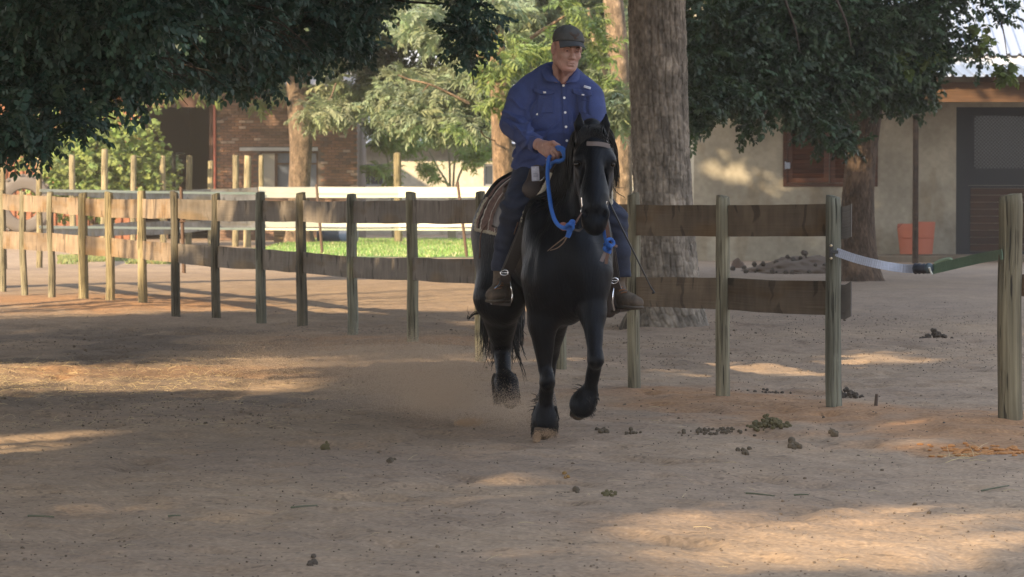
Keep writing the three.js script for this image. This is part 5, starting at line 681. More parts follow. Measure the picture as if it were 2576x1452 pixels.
{
  part('skirt', local(cover(0.17, 0.74, k => -1.18 - .05 * Math.sin(k * 3), k => 1.18 + .05 * Math.sin(k * 3), 0.026, 0.014, 36, 48), HB), leather, saddle);
  const pr = [D.cap(around(0.26, 0.75, 0.02), around(0.26, 0.15, 0.04), 0.032, 0.045, 0.03), D.cap(around(0.26, -0.75, 0.02), around(0.26, -0.15, 0.04), 0.032, 0.045, 0.03), D.cap(around(0.25, 0.12, 0.04), around(0.22, 0, 0.085), 0.035, 0.02, 0.03), D.cap(around(0.25, -0.12, 0.04), around(0.22, 0, 0.085), 0.035, 0.02, 0.03)];
  part('pommel', local(skin(pr, 0.006), HB), leather, saddle);
  part('seat', local(skin([D.cap(around(0.3, 0, 0.035), around(0.6, 0, 0.03), 0.05, 0.07, 0.05), D.cap(around(0.66, 0.5, 0.05), around(0.68, 0, 0.12), 0.035, 0.03, 0.05), D.cap(around(0.66, -0.5, 0.05), around(0.68, 0, 0.12), 0.035, 0.03, 0.05)], 0.008), HB), leather, saddle);
  // knee flap showing in front of the rider's right thigh
  part('knee_roll', local(skin([D.flat(P(1352, 436, 18.33), P(1340, 478, 18.27), 0.05, 0.052, V(0, 0, 1), 0.4, 0.03), D.flat(P(1340, 478, 18.27), P(1372, 452, 18.30), 0.04, 0.04, V(0, 0, 1), 0.4, 0.03)], 0.005), HB), leather, saddle);
  // fenders and stirrups
  const S = [
    { strap: [P(1338, 520, 18.16), P(1318, 580, 18.16), P(1294, 640, 18.2), P(1273, 688, 18.27)], buckle: P(1269, 686, 18.245), hang: [P(1270, 690, 18.27), P(1270, 714, 18.29)], arms: [[P(1259, 706, 18.26), P(1256, 716, 18.23), P(1241, 730, 18.2), P(1234, 744, 18.22), P(1236, 760, 18.26)], [P(1284, 709, 18.26), P(1286, 722, 18.24), P(1289, 740, 18.24), P(1287, 754, 18.24), P(1281, 765, 18.26)]], tread: [P(1236, 762, 18.27), P(1283, 766, 18.28)], side: V(1, 0.25, 0) },
    { strap: [P(1524, 585, 18.1), P(1533, 630, 18.12), P(1541, 680, 18.2), P(1545, 704, 18.24)], buckle: P(1545, 706, 18.22), hang: [P(1546, 708, 18.26), P(1549, 726, 18.28)], arms: [[P(1543, 726, 18.25), P(1541, 740, 18.22), P(1541, 760, 18.22), P(1546, 781, 18.25)], [P(1560, 724, 18.3), P(1568, 740, 18.33), P(1570, 760, 18.33), P(1566, 778, 18.33)]], tread: [P(1545, 783, 18.27), P(1568, 780, 18.32)], side: V(1, -0.2, 0) }];
  for (const s of S) {
    part('stirrup_strap', local(merge([ribbon(s.strap, 0.056, s.side, 0.008, 24), ribbon(s.strap.map(p => p.clone().add(V(0, -.004, -.012))), 0.075, s.side, 0.006, 24)]), HB), strapM, saddle);
    const st = part('stirrup', local(merge(s.arms.map(a => tube(a, 0.0065, 24, 8))), HB), chrome, saddle);
    part('tread', local(ribbon([s.tread[0], s.tread[0].clone().lerp(s.tread[1], .5), s.tread[1]], 0.1, V(0, 0, 1), 0.018, 6), HB), leather, st);
    part('hanger', local(ribbon([s.hang[0], s.hang[0].clone().lerp(s.hang[1], .5), s.hang[1]], t => 0.05 + 0.012 * t, V(1, 0, 0), 0.02, 8), HB), leather, st);
    const b = new THREE.TorusGeometry(0.019, 0.0042, 8, 24); b.scale(1.15, 0.82, 1); b.rotateZ(0.2); b.translate(s.buckle.x, s.buckle.y, s.buckle.z + .012); part('buckle', local(merge([b, cylBetween(s.buckle.clone().add(V(-.02, 0, .012)), s.buckle.clone().add(V(.02, 0, .012)), 0.003, 0.003, 6)]), HB), chrome, saddle);
  }
  part('stirrup_hood', local(skin([D.flat(P(1535, 742, 18.3), P(1532, 780, 18.32), 0.03, 0.045, V(0, 0, 1), 0.7, 0.02)], 0.006), HB), leather, saddle);
  part('tie_string', local(merge([tube([P(1303, 560, 18.2), P(1290, 600, 18.3), P(1282, 640, 18.4)], 0.004, 12, 5), tube([around(.8, 1.15, .03), around(.82, 1.35, .04), around(.84, 1.6, .03).add(V(0, -.08, 0))], 0.004, 12, 5)]), HB), leatherB, saddle);
}
{ // bridle
  const br = thing('bridle', 'dark leather bridle with grey browband and steel shanked bit on the horse head', 'bridle', hb(HB)), S = (x, y, o = 0.005) => onSurf(horseF, x, y, 16.9, 18.6, o), R = (pts, w, m, name, side, th = .004, o = .005) => part(name, local(ribbon(pts.map(p => p.isVector3 ? p : S(...p, o)), w, side, th, 40), HB), m, br);
  R([[1476, 361], [1490, 361.5], [1505, 362], [1520, 364], [1534, 368]], 0.024, mat(L(0.13, 0.11, 0.108), { roughness: .6 }), 'browband', V(0, 1, 0), .005, .016);
  R([[1447, 372], [1447, 400], [1450, 440], [1456, 480], [1463, 520]].map(([x, y]) => P(x, y, y > 470 ? 17.46 : 17.56)), 0.015, strapM, 'cheek_strap', V(1, 0, 0.3)); R([[1540, 372], [1543, 400], [1538, 440], [1532, 480], [1526, 520]].map(([x, y]) => P(x, y, y > 470 ? 17.48 : 17.6)), 0.015, strapM, 'cheek_strap', V(1, 0, -0.3));
  R([P(1458, 522, 17.43), P(1470, 508, 17.36), P(1496, 500, 17.31), P(1520, 508, 17.36), P(1531, 522, 17.43)].slice(0, 0).concat([P(1462, 480, 17.6), P(1459, 492, 17.56), P(1464, 505, 17.5)]), 0.012, strapM, 'curb_strap', V(0, 0, 1));
  const sh = (a) => tube(a, t => 0.0048 + 0.003 * Math.exp(-((t - .55) ** 2) * 90), 30, 8);
  part('bit', local(merge([sh([P(1463, 497, 17.36), P(1464, 512, 17.36), P(1466, 530, 17.36), P(1464, 545, 17.36), P(1467, 572, 17.38)]), sh([P(1527, 506, 17.36), P(1523, 516, 17.36), P(1521, 532, 17.37), P(1524, 550, 17.38), P(1521, 566, 17.40)]), tube([P(1466, 531, 17.36), P(1497, 566, 17.37), P(1521, 533, 17.37)].map((p, i) => i === 1 ? P(1497, 560, 17.42) : p), 0.005, 16, 6), (() => { const g = new THREE.TorusGeometry(0.011, 0.003, 6, 16), p = P(1466, 531, 17.35); g.translate(p.x, p.y, p.z); return g; })()]), HB), chrome, br);
  // leather slobber straps between bit and rope
  R([P(1466, 531, 17.36), P(1457, 545, 17.33), P(1448, 560, 17.32), P(1436, 570, 17.34)], 0.020, leatherB, 'rein_leather', V(0.6, 0.6, 0.4)); R([P(1467, 572, 17.38), P(1456, 580, 17.33), P(1446, 578, 17.32), P(1436, 573, 17.33)], 0.012, strapM, 'rein_leather', V(0, 1, 0.2));
  R([P(1430, 572, 17.34), P(1419, 570, 17.35), P(1408, 568, 17.37)], t => 0.026 + 0.02 * Math.sin(Math.PI * t), mat(L(0.26, 0.11, 0.085), { roughness: .6 }), 'rein_leather', V(0.1, 1, 0.2), .006);
  R([P(1523, 545, 17.37), P(1527, 570, 17.37), P(1531, 598, 17.4), P(1533, 612, 17.42)], 0.022, leatherB, 'rein_leather', V(1, 0, 0)); R([P(1528, 625, 17.42), P(1520, 642, 17.42), P(1513, 658, 17.43)], 0.02, mat(L(.22, .19, .2)), 'rein_leather', V(1, .4, 0)); R([P(1532, 625, 17.42), P(1527, 648, 17.42), P(1525, 664, 17.43)], 0.018, leatherB, 'rein_leather', V(1, .3, 0)); R([P(1533, 622, 17.42), P(1546, 618, 17.42), P(1553, 620, 17.43)], 0.014, leatherB, 'rein_leather', V(0, 1, 0));
  for (const q of [[[1425, 594], [1412, 604], [1394, 618], [1377, 632]], [[1426, 596], [1418, 610], [1402, 624], [1384, 630]]]) part('rein_tassel', local(tube(q.map(([x, y]) => P(x, y, 17.36)), 0.004, 16, 5, 0.002), HB), mat(L(.19, .13, .09)), br);
}
const ropeM = mat(L(0.035, 0.17, 0.62), { roughness: 0.75, bumpMap: bump(64, 64, (u, v) => 0.5 + 0.5 * Math.sin((u * 3 + v) * 6.283 * 4)), bumpScale: 0.002 }); ropeM.bumpMap.repeat.set(14, 2);
{ // blue rope rein
  const t = thing('rope_rein', 'bright blue rope rein looped through the rider hand to the bit', 'rope', hb(HB)), r = 0.0115;
  const add = (pts, k = r, n = 60) => part('rope', local(tube(pts, k, n, 10), HB), ropeM, t);
  add([P(1395, 384, 18.2), P(1382, 396, 18.14), P(1378, 420, 18.05), P(1378, 452, 17.9), P(1382, 492, 17.74), P(1388, 530, 17.55), P(1397, 556, 17.42), P(1408, 569, 17.36), P(1422, 574, 17.33), P(1433, 570, 17.32)]);
  add([P(1398, 370, 18.18), P(1408, 371, 18.06), P(1419, 378, 17.98), P(1424, 392, 17.98), P(1416, 402, 18.0), P(1400, 405, 18.08), P(1387, 410, 18.18), P(1384, 402, 18.24)]);
  add([P(1396, 376, 18.22), P(1412, 377, 18.06), P(1418, 386, 18.02), P(1420, 402, 18.04), P(1408, 408, 18.12), P(1392, 408, 18.28), P(1386, 420, 18.3), P(1398, 428, 18.32), P(1414, 434, 18.34), P(1428, 437, 18.32)]);
  const knot = (x, y, d, q) => part('knot', local(merge(q.map(a => tube(a.map(([X, Y, Z = 0]) => P(x + X, y + Y, d + Z)), 0.0095, 26, 8))), HB), ropeM, t);
  knot(1432, 570, 17.31, [[[-10, 4], [-2, -6, -.02], [8, -2], [12, -12, .01], [6, -14], [-2, -2, -.015]], [[4, -6], [10, 2, -.02], [2, 10], [-8, 4, .01], [0, -4, -.03]], [[2, 4], [-2, 14, -.01], [-5, 24], [-6, 27]], [[4, 4], [3, 14, .01], [-1, 24], [-3, 27]]]);
  knot(1528, 612, 17.4, [[[-8, -32, .02], [-6, -14, .01], [0, 0], [8, 6, -.02], [6, 14], [-4, 10, .01], [-6, 2, -.02]], [[-6, 10], [0, -8, -.02], [10, -10], [16, 0, .01], [8, 8, -.02], [-2, 4]], [[-4, 8], [-8, 14, -.01], [0, 20], [6, 14, -.02]], [[2, 10], [6, 20], [4, 26]], [[-8, -36, .03], [-10, -46, .06]]]);
}
// ---------- the rider ----------
srand(71);
const rider = thing('person', 'person in blue button shirt, jeans, brown boots and grey cap riding the black horse', 'person', hb(HB));
const skinT = tex(128, 128, (u, v) => { const k = 0.92 + 0.16 * (pf(u, v, 20, 20, 3, 3) - 0.5), r = 0.05 * (pf(u, v, 6, 6, 2, 9) - .5); return [k + r, k - r, k - r]; }); skinT.repeat.set(4, 4);
const skinM = mat(L(0.47, 0.265, 0.215), { roughness: 0.55, map: skinT });
const HC = P(1426, 125, 18.5), HE = [0.15, 0.36, -0.08, 'YXZ'], HM = new THREE.Matrix4().makeRotationFromEuler(new THREE.Euler(...HE)).setPosition(HC), H = (x, y, z) => V(x, y, z).applyMatrix4(HM), he = (c, r, k = .02, op = 0) => D.ell(H(...c), r, k, op, HE);
const headP = [he([0, 0.04, -0.012], [0.076, 0.086, 0.098]), he([0, -0.025, 0.018], [0.064, 0.082, 0.074], .03), he([0, -0.07, 0.035], [0.050, 0.045, 0.052], .03),
  D.cap(H(-0.058, -0.055, -0.005), H(-0.026, -0.102, 0.060), 0.020, 0.018, 0.03), D.cap(H(0.058, -0.055, -0.005), H(0.026, -0.102, 0.060), 0.020, 0.018, 0.03), he([0, -0.103, 0.066], [0.022, 0.016, 0.018], .02),
  D.cap(H(0, 0.012, 0.086), H(0, -0.034, 0.109), 0.0095, 0.0135, 0.012), he([-0.013, -0.040, 0.094], [0.009, 0.008, 0.012], .008), he([0.013, -0.040, 0.094], [0.009, 0.008, 0.012], .008), he([-0.007, -0.048, 0.101], [.004, .004, .005], .003, 1), he([0.007, -0.048, 0.101], [.004, .004, .005], .003, 1),
  D.cap(H(-0.040, 0.020, 0.074), H(-0.012, 0.019, 0.088), 0.012, 0.012, 0.012), D.cap(H(0.040, 0.020, 0.074), H(0.012, 0.019, 0.088), 0.012, 0.012, 0.012),
  he([-0.031, 0.001, 0.093], [0.018, 0.011, 0.014], .014, 1), he([0.031, 0.001, 0.093], [0.018, 0.011, 0.014], .014, 1),
  he([-0.046, -0.026, 0.062], [0.020, 0.018, 0.022], .025), he([0.046, -0.026, 0.062], [0.020, 0.018, 0.022], .025),
  
  he([0, -0.066, 0.092], [0.026, 0.0065, 0.009], .008), he([0, -0.079, 0.089], [0.021, 0.0075, 0.010], .008), he([0, -0.0725, 0.102], [0.029, 0.0022, 0.010], .004, 1), he([0, -0.091, 0.090], [0.016, 0.005, 0.006], .008, 1), he([0, -0.056, 0.106], [0.004, 0.008, 0.005], .006, 1)];
for (const s of [-1, 1]) headP.push(he([s * 0.083, 0.002, -0.008], [0.011, 0.035, 0.023], .008), he([s * 0.094, 0.004, -0.003], [0.008, 0.020, 0.012], .006, 1), he([s * 0.079, -0.03, -0.003], [0.008, 0.010, 0.010], .006));
const nk0 = P(1412, 196, 18.62), nk1 = P(1421, 150, 18.58); headP.push(D.cap(nk0, nk1, 0.070, 0.062, 0.03), D.cap(P(1400, 200, 18.55), H(-.055, -.03, -.02), .022, .016, .02), D.cap(P(1418, 204, 18.52), H(.05, -.05, -.01), .02, .016, .02), he([0, -0.125, 0.03], [.016, .018, .016], .03));
const faceG = skin(headP, 0.0034);
const bodyG = skin([D.flat(P(1385, 420, 18.7), P(1398, 235, 18.67), .15, .16, V(0, 0, 1), .68, .05), D.cap(P(1325, 232, 18.68), P(1475, 234, 18.62), .05, .05, .05), D.cap(nk0, nk1, .068, .056, .03),
  D.cap(P(1314, 240, 18.68), P(1290, 315, 18.70), .055, .045), D.cap(P(1290, 315, 18.70), P(1350, 362, 18.34), .043, .03), D.cap(P(1484, 244, 18.6), P(1497, 320, 18.5), .055, .045), D.cap(P(1497, 320, 18.5), P(1490, 404, 18.18), .043, .03), D.cap(P(1490, 404, 18.18), P(1489, 425, 18.1), .035, .035, .02),
  D.cap(P(1335, 440, 18.7), P(1298, 525, 18.3), .09, .06), D.cap(P(1298, 525, 18.3), P(1262, 700, 18.42), .055, .035), D.cap(P(1430, 440, 18.66), P(1545, 560, 18.3), .09, .06), D.cap(P(1545, 560, 18.3), P(1554, 715, 18.38), .055, .035)], 0.010);
// right hand, fingers closed round the rope
const handP = [D.cap(P(1338, 356, 18.42), P(1353, 363, 18.32), .031, .029, .02), D.flat(P(1355, 364, 18.30), P(1386, 374, 18.18), .034, .042, V(-.1, .25, 1), .58, .02), D.flat(P(1366, 374, 18.24), P(1380, 386, 18.19), .026, .026, V(-.1, .25, 1), .62, .02)];
for (const [k, p1, p2, p3, r] of [[[1399, 366, 18.155], [1411, 377, 18.14], [1411, 388, 18.155], [1403, 391, 18.185], .0105], [[1393, 374, 18.145], [1404, 386, 18.13], [1403, 396, 18.15], [1395, 397, 18.18], .011], [[1386, 381, 18.145], [1395, 393, 18.135], [1393, 401, 18.155], [1386, 401, 18.185], .0105], [[1378, 387, 18.155], [1385, 398, 18.145], [1382, 404, 18.165], [1376, 402, 18.19], .009]]) { const a = P(...k), b = P(...p1), c = P(...p2), e = P(...p3); handP.push(D.cap(P(lerp(1362, k[0], .5), lerp(366, k[1], .5), 18.2), a, r, r * 1.12, .010), D.cap(a, b, r * 1.08, r, .004), D.cap(b, c, r, r * .92, .004), D.cap(c, e, r * .92, r * .8, .004), D.ell(a, [r * 1.15, r * 1.15, r * 1.15], .006)); }
handP.push(D.cap(P(1372, 362, 18.2), P(1392, 359, 18.14), .016, .0125, .012), D.cap(P(1392, 359, 18.14), P(1406, 366, 18.125), .0125, .010, .004));
const handG = skin(handP, 0.003);
part('body', local(merge([faceG, bodyG, handG]), HB), skinM, rider);
const white = mat(L(0.34, 0.29, 0.26), { roughness: .3 }), iris = mat(L(.03, .025, .02), { roughness: .1 });
for (const s of [-1, 1]) { const g = new THREE.SphereGeometry(0.0108, 16, 12), q = H(s * 0.031, 0.001, 0.0735); g.translate(q.x, q.y, q.z); const e = part('eye', local(g, HB), white, rider), i = new THREE.SphereGeometry(0.0058, 12, 10), w = H(s * 0.031, -0.001, 0.0808); i.translate(w.x, w.y, w.z); part('iris', local(i, HB), iris, e); part('eyebrow', local(tube([H(s * 0.014, 0.0205, 0.0985), H(s * 0.03, 0.025, 0.094), H(s * 0.047, 0.020, 0.080)], 0.0035, 12, 6, .002), HB), mat(L(.09, .06, .04)), rider); part('eyelid', local(merge([tube([H(s * 0.018, 0.003, 0.0825), H(s * 0.031, 0.0062, 0.0855), H(s * 0.045, 0.002, 0.078)], 0.0044, 10, 6), tube([H(s * 0.018, -0.002, 0.0815), H(s * 0.031, -0.0075, 0.084), H(s * 0.045, -0.003, 0.077)], 0.0036, 10, 6)]), HB), skinM, rider); }
{ const h = skin([he([0, 0.03, -0.02], [0.0775, 0.075, 0.0975], .01), he([0, -0.075, 0.06], [.2, .075, .14], .01, 1), he([0, 0.0, 0.07], [.2, .2, .095], .01, 1)], 0.005); part('hair', local(h, HB), mat(L(.10, .075, .055), { roughness: .9 }), rider); }
// cap
{
  const capT = tex(128, 128, (u, v) => { const k = 0.9 + 0.2 * (pf(u, v, 50, 50, 2, 3) - .5) + 0.12 * (pf(u, v, 5, 5, 3, 7) - .5); return [k, k, k]; }), capM = mat(L(0.085, 0.088, 0.088), { map: capT, roughness: .95 }), brimM = mat(L(0.075, 0.082, 0.092), { map: capT, roughness: .95 });
  const pr = [he([0, 0.062, -0.008], [0.088, 0.082, 0.106], .02), he([0, 0.05, 0.03], [0.083, 0.078, 0.078], .02), D.fn((x, y, z) => { const q = V(x, y, z).sub(HC).applyMatrix3(new THREE.Matrix3().setFromMatrix4(HM).transpose()); return q.y - (0.040 + 0.022 * Math.max(0, q.z) / .1); }, [HC.x - .3, HC.y - .3, HC.z - .3, HC.x + .3, HC.y + .3, HC.z + .3], .008, 1)];
  const cap = part('cap', local(skin(pr, 0.004, (x, y, z) => .003 * (noise3(x * 30, y * 30, z * 30) - .5)), HB), capM, rider);
  const pos = [], idx = [], nu = 20, nv = 8; for (let L2 = 0; L2 < 2; L2++) for (let j = 0; j <= nv; j++) for (let i = 0; i <= nu; i++) { const a = lerp(-1.12, 1.12, i / nu), r = j / nv, X = Math.sin(a) * lerp(.084, .090, r), Z0 = Math.cos(a) * .098 + .004, Z = Z0 + r * .066 * Math.pow(Math.cos(a * .98), .55), Y = 0.062 - 0.020 * r - 0.26 * X * X / .09 * (0.5 + .9 * r) - (L2 ? .004 : 0); const p = H(X, Y, Z); pos.push(p.x, p.y, p.z); }
  const row = nu + 1, N = (nv + 1) * row; for (let j = 0; j < nv; j++) for (let i = 0; i < nu; i++) { const n = j * row + i; idx.push(n, n + row, n + 1, n + 1, n + row, n + row + 1, N + n, N + n + 1, N + n + row, N + n + 1, N + n + row + 1, N + n + row); } for (let i = 0; i < nu; i++) { const n = nv * row + i; idx.push(n, N + n, n + 1, n + 1, N + n, N + n + 1); } for (let j = 0; j < nv; j++) for (const e of [0, nu]) { const n = j * row + e; idx.push(n, n + row, N + n, n + row, N + n + row, N + n); }
  const g = new THREE.BufferGeometry(); g.setAttribute('position', new THREE.Float32BufferAttribute(pos, 3)); g.setIndex(idx); g.computeVertexNormals(); part('brim', local(g, HB), brimM, cap);
  const bt = new THREE.SphereGeometry(.008, 12, 8), b = H(0, .146, -.004); bt.scale(1, .6, 1); bt.translate(b.x, b.y, b.z); part('button', local(bt, HB), capM, cap);
  const em = (pts, r) => { const f = field(pr); return tube(pts.map(([x, y]) => { let z = .2; for (; z > 0; z -= .001) { const q = H(x, y, z); if (f(q.x, q.y, q.z) < .001) break; } return H(x, y, z); }), r, 14, 5); };
  part('emblem', local(merge([em([[-.030, .106], [-.020, .094], [-.008, .090], [0, .082], [.008, .090], [.020, .094], [.030, .106]], .0026), em([[-.022, .109], [-.012, .098], [0, .098], [.012, .098], [.022, .109]], .002), em([[-.007, .092], [0, .072], [.007, .092]], .003), em([[-.02, .076], [-.006, .080]], .0018), em([[.02, .076], [.006, .080]], .0018)]), HB), mat(L(.075, .045, .03)), cap);
}
// shirt
const clothT = tex(256, 256, (u, v) => { const k = 0.90 + 0.12 * (pf(u, v, 120, 120, 2, 3) - .5) + 0.14 * (pf(u, v, 7, 7, 4, 7) - .5); return [k, k, k * 1.0]; }); clothT.repeat.set(2.5, 2.5);
const shirtM = mat(L(0.050, 0.077, 0.225), { map: clothT, roughness: 0.9 });
const fold = (x, y, z, px, py, d, dx, dy, len, w, amp) => { const c = P(px, py, d), X = x - c.x, Y = y - c.y, l = Math.hypot(dx, dy), a = (X * dx + Y * dy) / l, b = (-X * dy + Y * dx) / l + 0.012 * Math.sin(a * 40); return amp * Math.exp(-(a * a) / (len * len) - (b * b) / (w * w)); };
const folds = [[1300, 262, 18.7, 1, -.5, .06, .008, .010], [1285, 290, 18.6, 1, -.2, .07, .008, .012], [1290, 305, 18.6, 1, -.1, .06, .007, -.012], [1300, 322, 18.6, 1, -.3, .07, .008, .014], [1310, 335, 18.55, 1, -.7, .05, .007, .010], [1282, 318, 18.6, 1, -.5, .05, .007, .012], [1345, 300, 18.6, .7, 1, .10, .010, .010], [1360, 330, 18.55, 1, .55, .10, .010, -.010], [1350, 345, 18.55, 1, .2, .09, .010, .012], [1392, 320, 18.5, .5, 1, .09, .011, .009], [1440, 300, 18.5, -.4, 1, .10, .012, .009], [1405, 375, 18.5, 1, .2, .10, .012, .010], [1340, 262, 18.6, .15, 1, .10, .010, -.014], [1330, 400, 18.6, .9, .6, .08, .012, .012], [1310, 380, 18.6, .4, 1, .08, .012, .012], [1290, 400, 18.65, .2, 1, .08, .010, -.012], [1440, 345, 18.5, 1, -.3, .08, .012, .010], [1475, 262, 18.5, -.3, 1, .08, .010, -.012], [1370, 410, 18.55, .6, 1, .07, .012, .010]];
const foldsFn = (x, y, z) => { let q = 0.006 * (fbm(x * 9, y * 11, z * 9, 3) - 0.5); for (const f of folds) q -= fold(x, y, z, ...f) * 1.25; return q; };
const shirtP = [D.flat(P(1380, 418, 18.70), P(1390, 310, 18.68), .205, .2, V(0.05, 0, 1), .74, .06), D.flat(P(1390, 310, 18.68), P(1400, 238, 18.67), .2, .195, V(0.05, 0, 1), .72, .06), D.cap(P(1326, 228, 18.68), P(1473, 233, 18.62), .074, .072, .06), D.cap(P(1345, 214, 18.67), P(1412, 190, 18.66), .052, .055, .05), D.cap(P(1466, 222, 18.63), P(1418, 190, 18.66), .05, .055, .05),
  D.cap(P(1314, 244, 18.66), P(1291, 312, 18.66), .086, .080, .014), D.cap(P(1291, 312, 18.66), P(1318, 340, 18.48), .078, .068, .010), D.cap(P(1318, 340, 18.48), P(1341, 357, 18.38), .066, .050, .010),
  D.cap(P(1484, 246, 18.6), P(1497, 320, 18.5), .086, .075, .03), D.cap(P(1497, 320, 18.5), P(1490, 392, 18.22), .073, .052, .03),
  D.flat(P(1376, 425, 18.70), P(1374, 438, 18.70), .213, .222, V(0.05, 0, 1), .78, .04),
  D.cap(P(1415, 142, 18.6), P(1416, 204, 18.43), .080, .022, .010, 1),
  D.fn((x, y, z) => { const c = P(1384, 434, 18.6); return (y - c.y) + 0.12 * (x - c.x) - .02 * Math.sin((x - c.x) * 14); }, [-.4, 1, -19.3, .9, 1.62, -18], .01, 1)];
const shirtF0 = field(shirtP), shirtF = (x, y, z) => shirtF0(x, y, z) + foldsFn(x, y, z);
const shirt = part('shirt', local(skin(shirtP, 0.006, foldsFn), HB), shirtM, rider);
const SS = (x, y, o = .004) => onSurf(shirtF, x, y, 18.0, 19, o);
function drape(f, poly, nu, nv, th, off = .002, d0 = 18, d1 = 19) { // poly: four pixel corners tl, tr, br, bl laid on a surface
  const pos = [], uv = [], idx = [], row = nu + 1; const [a, b, c, e] = poly; for (let L2 = 0; L2 < 2; L2++) for (let j = 0; j <= nv; j++) for (let i = 0; i <= nu; i++) { const u = i / nu, v = j / nv, x = lerp(lerp(a[0], b[0], u), lerp(e[0], c[0], u), v), y = lerp(lerp(a[1], b[1], u), lerp(e[1], c[1], u), v) + (a[2] ? a[2] * Math.sin(Math.PI * u) * v : 0), p = onSurf(f, x, y, d0, d1, off + (L2 ? 0 : th)); pos.push(p.x, p.y, p.z); uv.push(u, v); }
  const N = (nv + 1) * row; for (let j = 0; j < nv; j++) for (let i = 0; i < nu; i++) { const n = j * row + i; idx.push(n, n + row, n + 1, n + 1, n + row, n + row + 1, N + n, N + n + 1, N + n + row, N + n + 1, N + n + row + 1, N + n + row); } const ed = (p, q) => idx.push(p, q, N + p, q, N + q, N + p); for (let i = 0; i < nu; i++) { ed(i, i + 1); ed(nv * row + i + 1, nv * row + i); } for (let j = 0; j < nv; j++) { ed((j + 1) * row, j * row); ed(j * row + nu, (j + 1) * row + nu); }
  const g = new THREE.BufferGeometry(); g.setAttribute('position', new THREE.Float32BufferAttribute(pos, 3)); g.setAttribute('uv', new THREE.Float32BufferAttribute(uv, 2)); g.setIndex(idx); g.computeVertexNormals(); return g;
}
{
  const shirtM2 = mat(L(0.045, 0.070, 0.205), { map: clothT, roughness: 0.9 }), pearl = mat(L(.75, .75, .76), { roughness: .3 });
  part('placket', local(drape(shirtF, [[1412, 209], [1424, 209], [1436, 352], [1419, 352]], 4, 40, .004), HB), shirtM2, shirt);
  for (const [x, y] of [[1417.5, 215], [1419.5, 246], [1422, 283], [1424, 319], [1426, 354], [1334, 372]]) { const p = SS(x, y, .007), g = new THREE.CylinderGeometry(.0075, .0075, .004, 16); g.rotateX(1.5708); g.translate(p.x, p.y, p.z); part('button', local(g, HB), pearl, shirt); }
  for (const [pk, fl, tab] of [[[[1349, 234], [1392, 236], [1393, 284], [1352, 286]], [[1340, 222, 7], [1399, 227], [1397, 234], [1343, 231]], [[1366, 230], [1373.5, 230], [1374, 235], [1367, 235]]], [[[1452, 240], [1486, 242], [1478, 286], [1455, 284]], [[1440, 223, 7], [1488, 229], [1490, 240], [1442, 234]], [[1463, 236.5], [1470, 237], [1470, 240.5], [1463.5, 240]]]]) { part('pocket', local(drape(shirtF, pk, 14, 14, .006), HB), shirtM2, shirt); part('pocket_flap', local(drape(shirtF, fl, 18, 6, .011), HB), shirtM, shirt); part('tab', local(drape(shirtF, tab, 3, 3, .016), HB), pearl, shirt); part('seam', local(tube([SS(lerp(pk[0][0], pk[1][0], .12), pk[0][1] + 16, .008), SS(lerp(pk[0][0], pk[1][0], .5), pk[0][1] + 12, .008), SS(lerp(pk[0][0], pk[1][0], .9), pk[0][1] + 15, .008)], .0028, 14, 5), HB), shirtM2, shirt); }
  part('label_patch', local(drape(shirtF, [[1469.5, 214], [1487, 219], [1485.5, 225], [1468, 220]], 6, 3, .004), HB), mat(0xffffff, { map: tex(64, 32, (u, v) => { const e = u < .05 || u > .95 || v < .1 || v > .9, s = v > .34 && v < .66 && u > .14 && u < .86 && Math.sin(u * 70) > -.1; return e ? [.75, .78, .85] : s ? [.45, .5, .62] : [.84, .86, .9]; }) }), shirt);
  part('loop', local(drape(shirtF, [[1349, 286], [1353, 284], [1353, 290], [1348, 290]], 2, 2, .007), HB), pearl, shirt);
  // collar: two folded wings round the open neck
  const col = (pts, w) => ribbon(pts, w, V(0, 1, 0), .005, 24);
  const wing = (inner, outer) => { const pos = [], idx = [], n = 16, A = new THREE.CatmullRomCurve3(inner), B = new THREE.CatmullRomCurve3(outer); for (let L2 = 0; L2 < 2; L2++) for (let i = 0; i <= n; i++) for (let k = 0; k <= 4; k++) { const a = A.getPoint(i / n), b = B.getPoint(i / n), p = a.lerp(b, k / 4); p.z += .012 * Math.sin(k / 4 * Math.PI) - (L2 ? .006 : 0); pos.push(p.x, p.y, p.z); } const N = (n + 1) * 5; for (let i = 0; i < n; i++) for (let k = 0; k < 4; k++) { const q = i * 5 + k; idx.push(q, q + 1, q + 5, q + 1, q + 6, q + 5, N + q, N + q + 5, N + q + 1, N + q + 1, N + q + 5, N + q + 6); } for (let i = 0; i < n; i++) for (const k of [0, 4]) { const q = i * 5 + k; idx.push(q, q + 5, N + q, q + 5, N + q + 5, N + q); } const g = new THREE.BufferGeometry(); g.setAttribute('position', new THREE.Float32BufferAttribute(pos, 3)); g.setIndex(idx); g.computeVertexNormals(); return g; };
  part('collar', local(merge([wing([P(1400, 158, 18.74), P(1381, 158, 18.68), P(1381, 170, 18.60), P(1391, 188, 18.51), P(1411, 209, 18.47)], [P(1396, 170, 18.78), P(1369, 168, 18.70), P(1363, 178, 18.58), P(1375, 202, 18.49), P(1398, 206, 18.465)]), wing([P(1425, 158, 18.74), P(1446, 166, 18.68), P(1448, 178, 18.60), P(1439, 191, 18.51), P(1420, 209, 18.47)], [P(1430, 170, 18.76), P(1456, 177, 18.68), P(1460, 186, 18.58), P(1452, 205, 18.485), P(1431, 207, 18.465)])]), HB), shirtM, shirt);
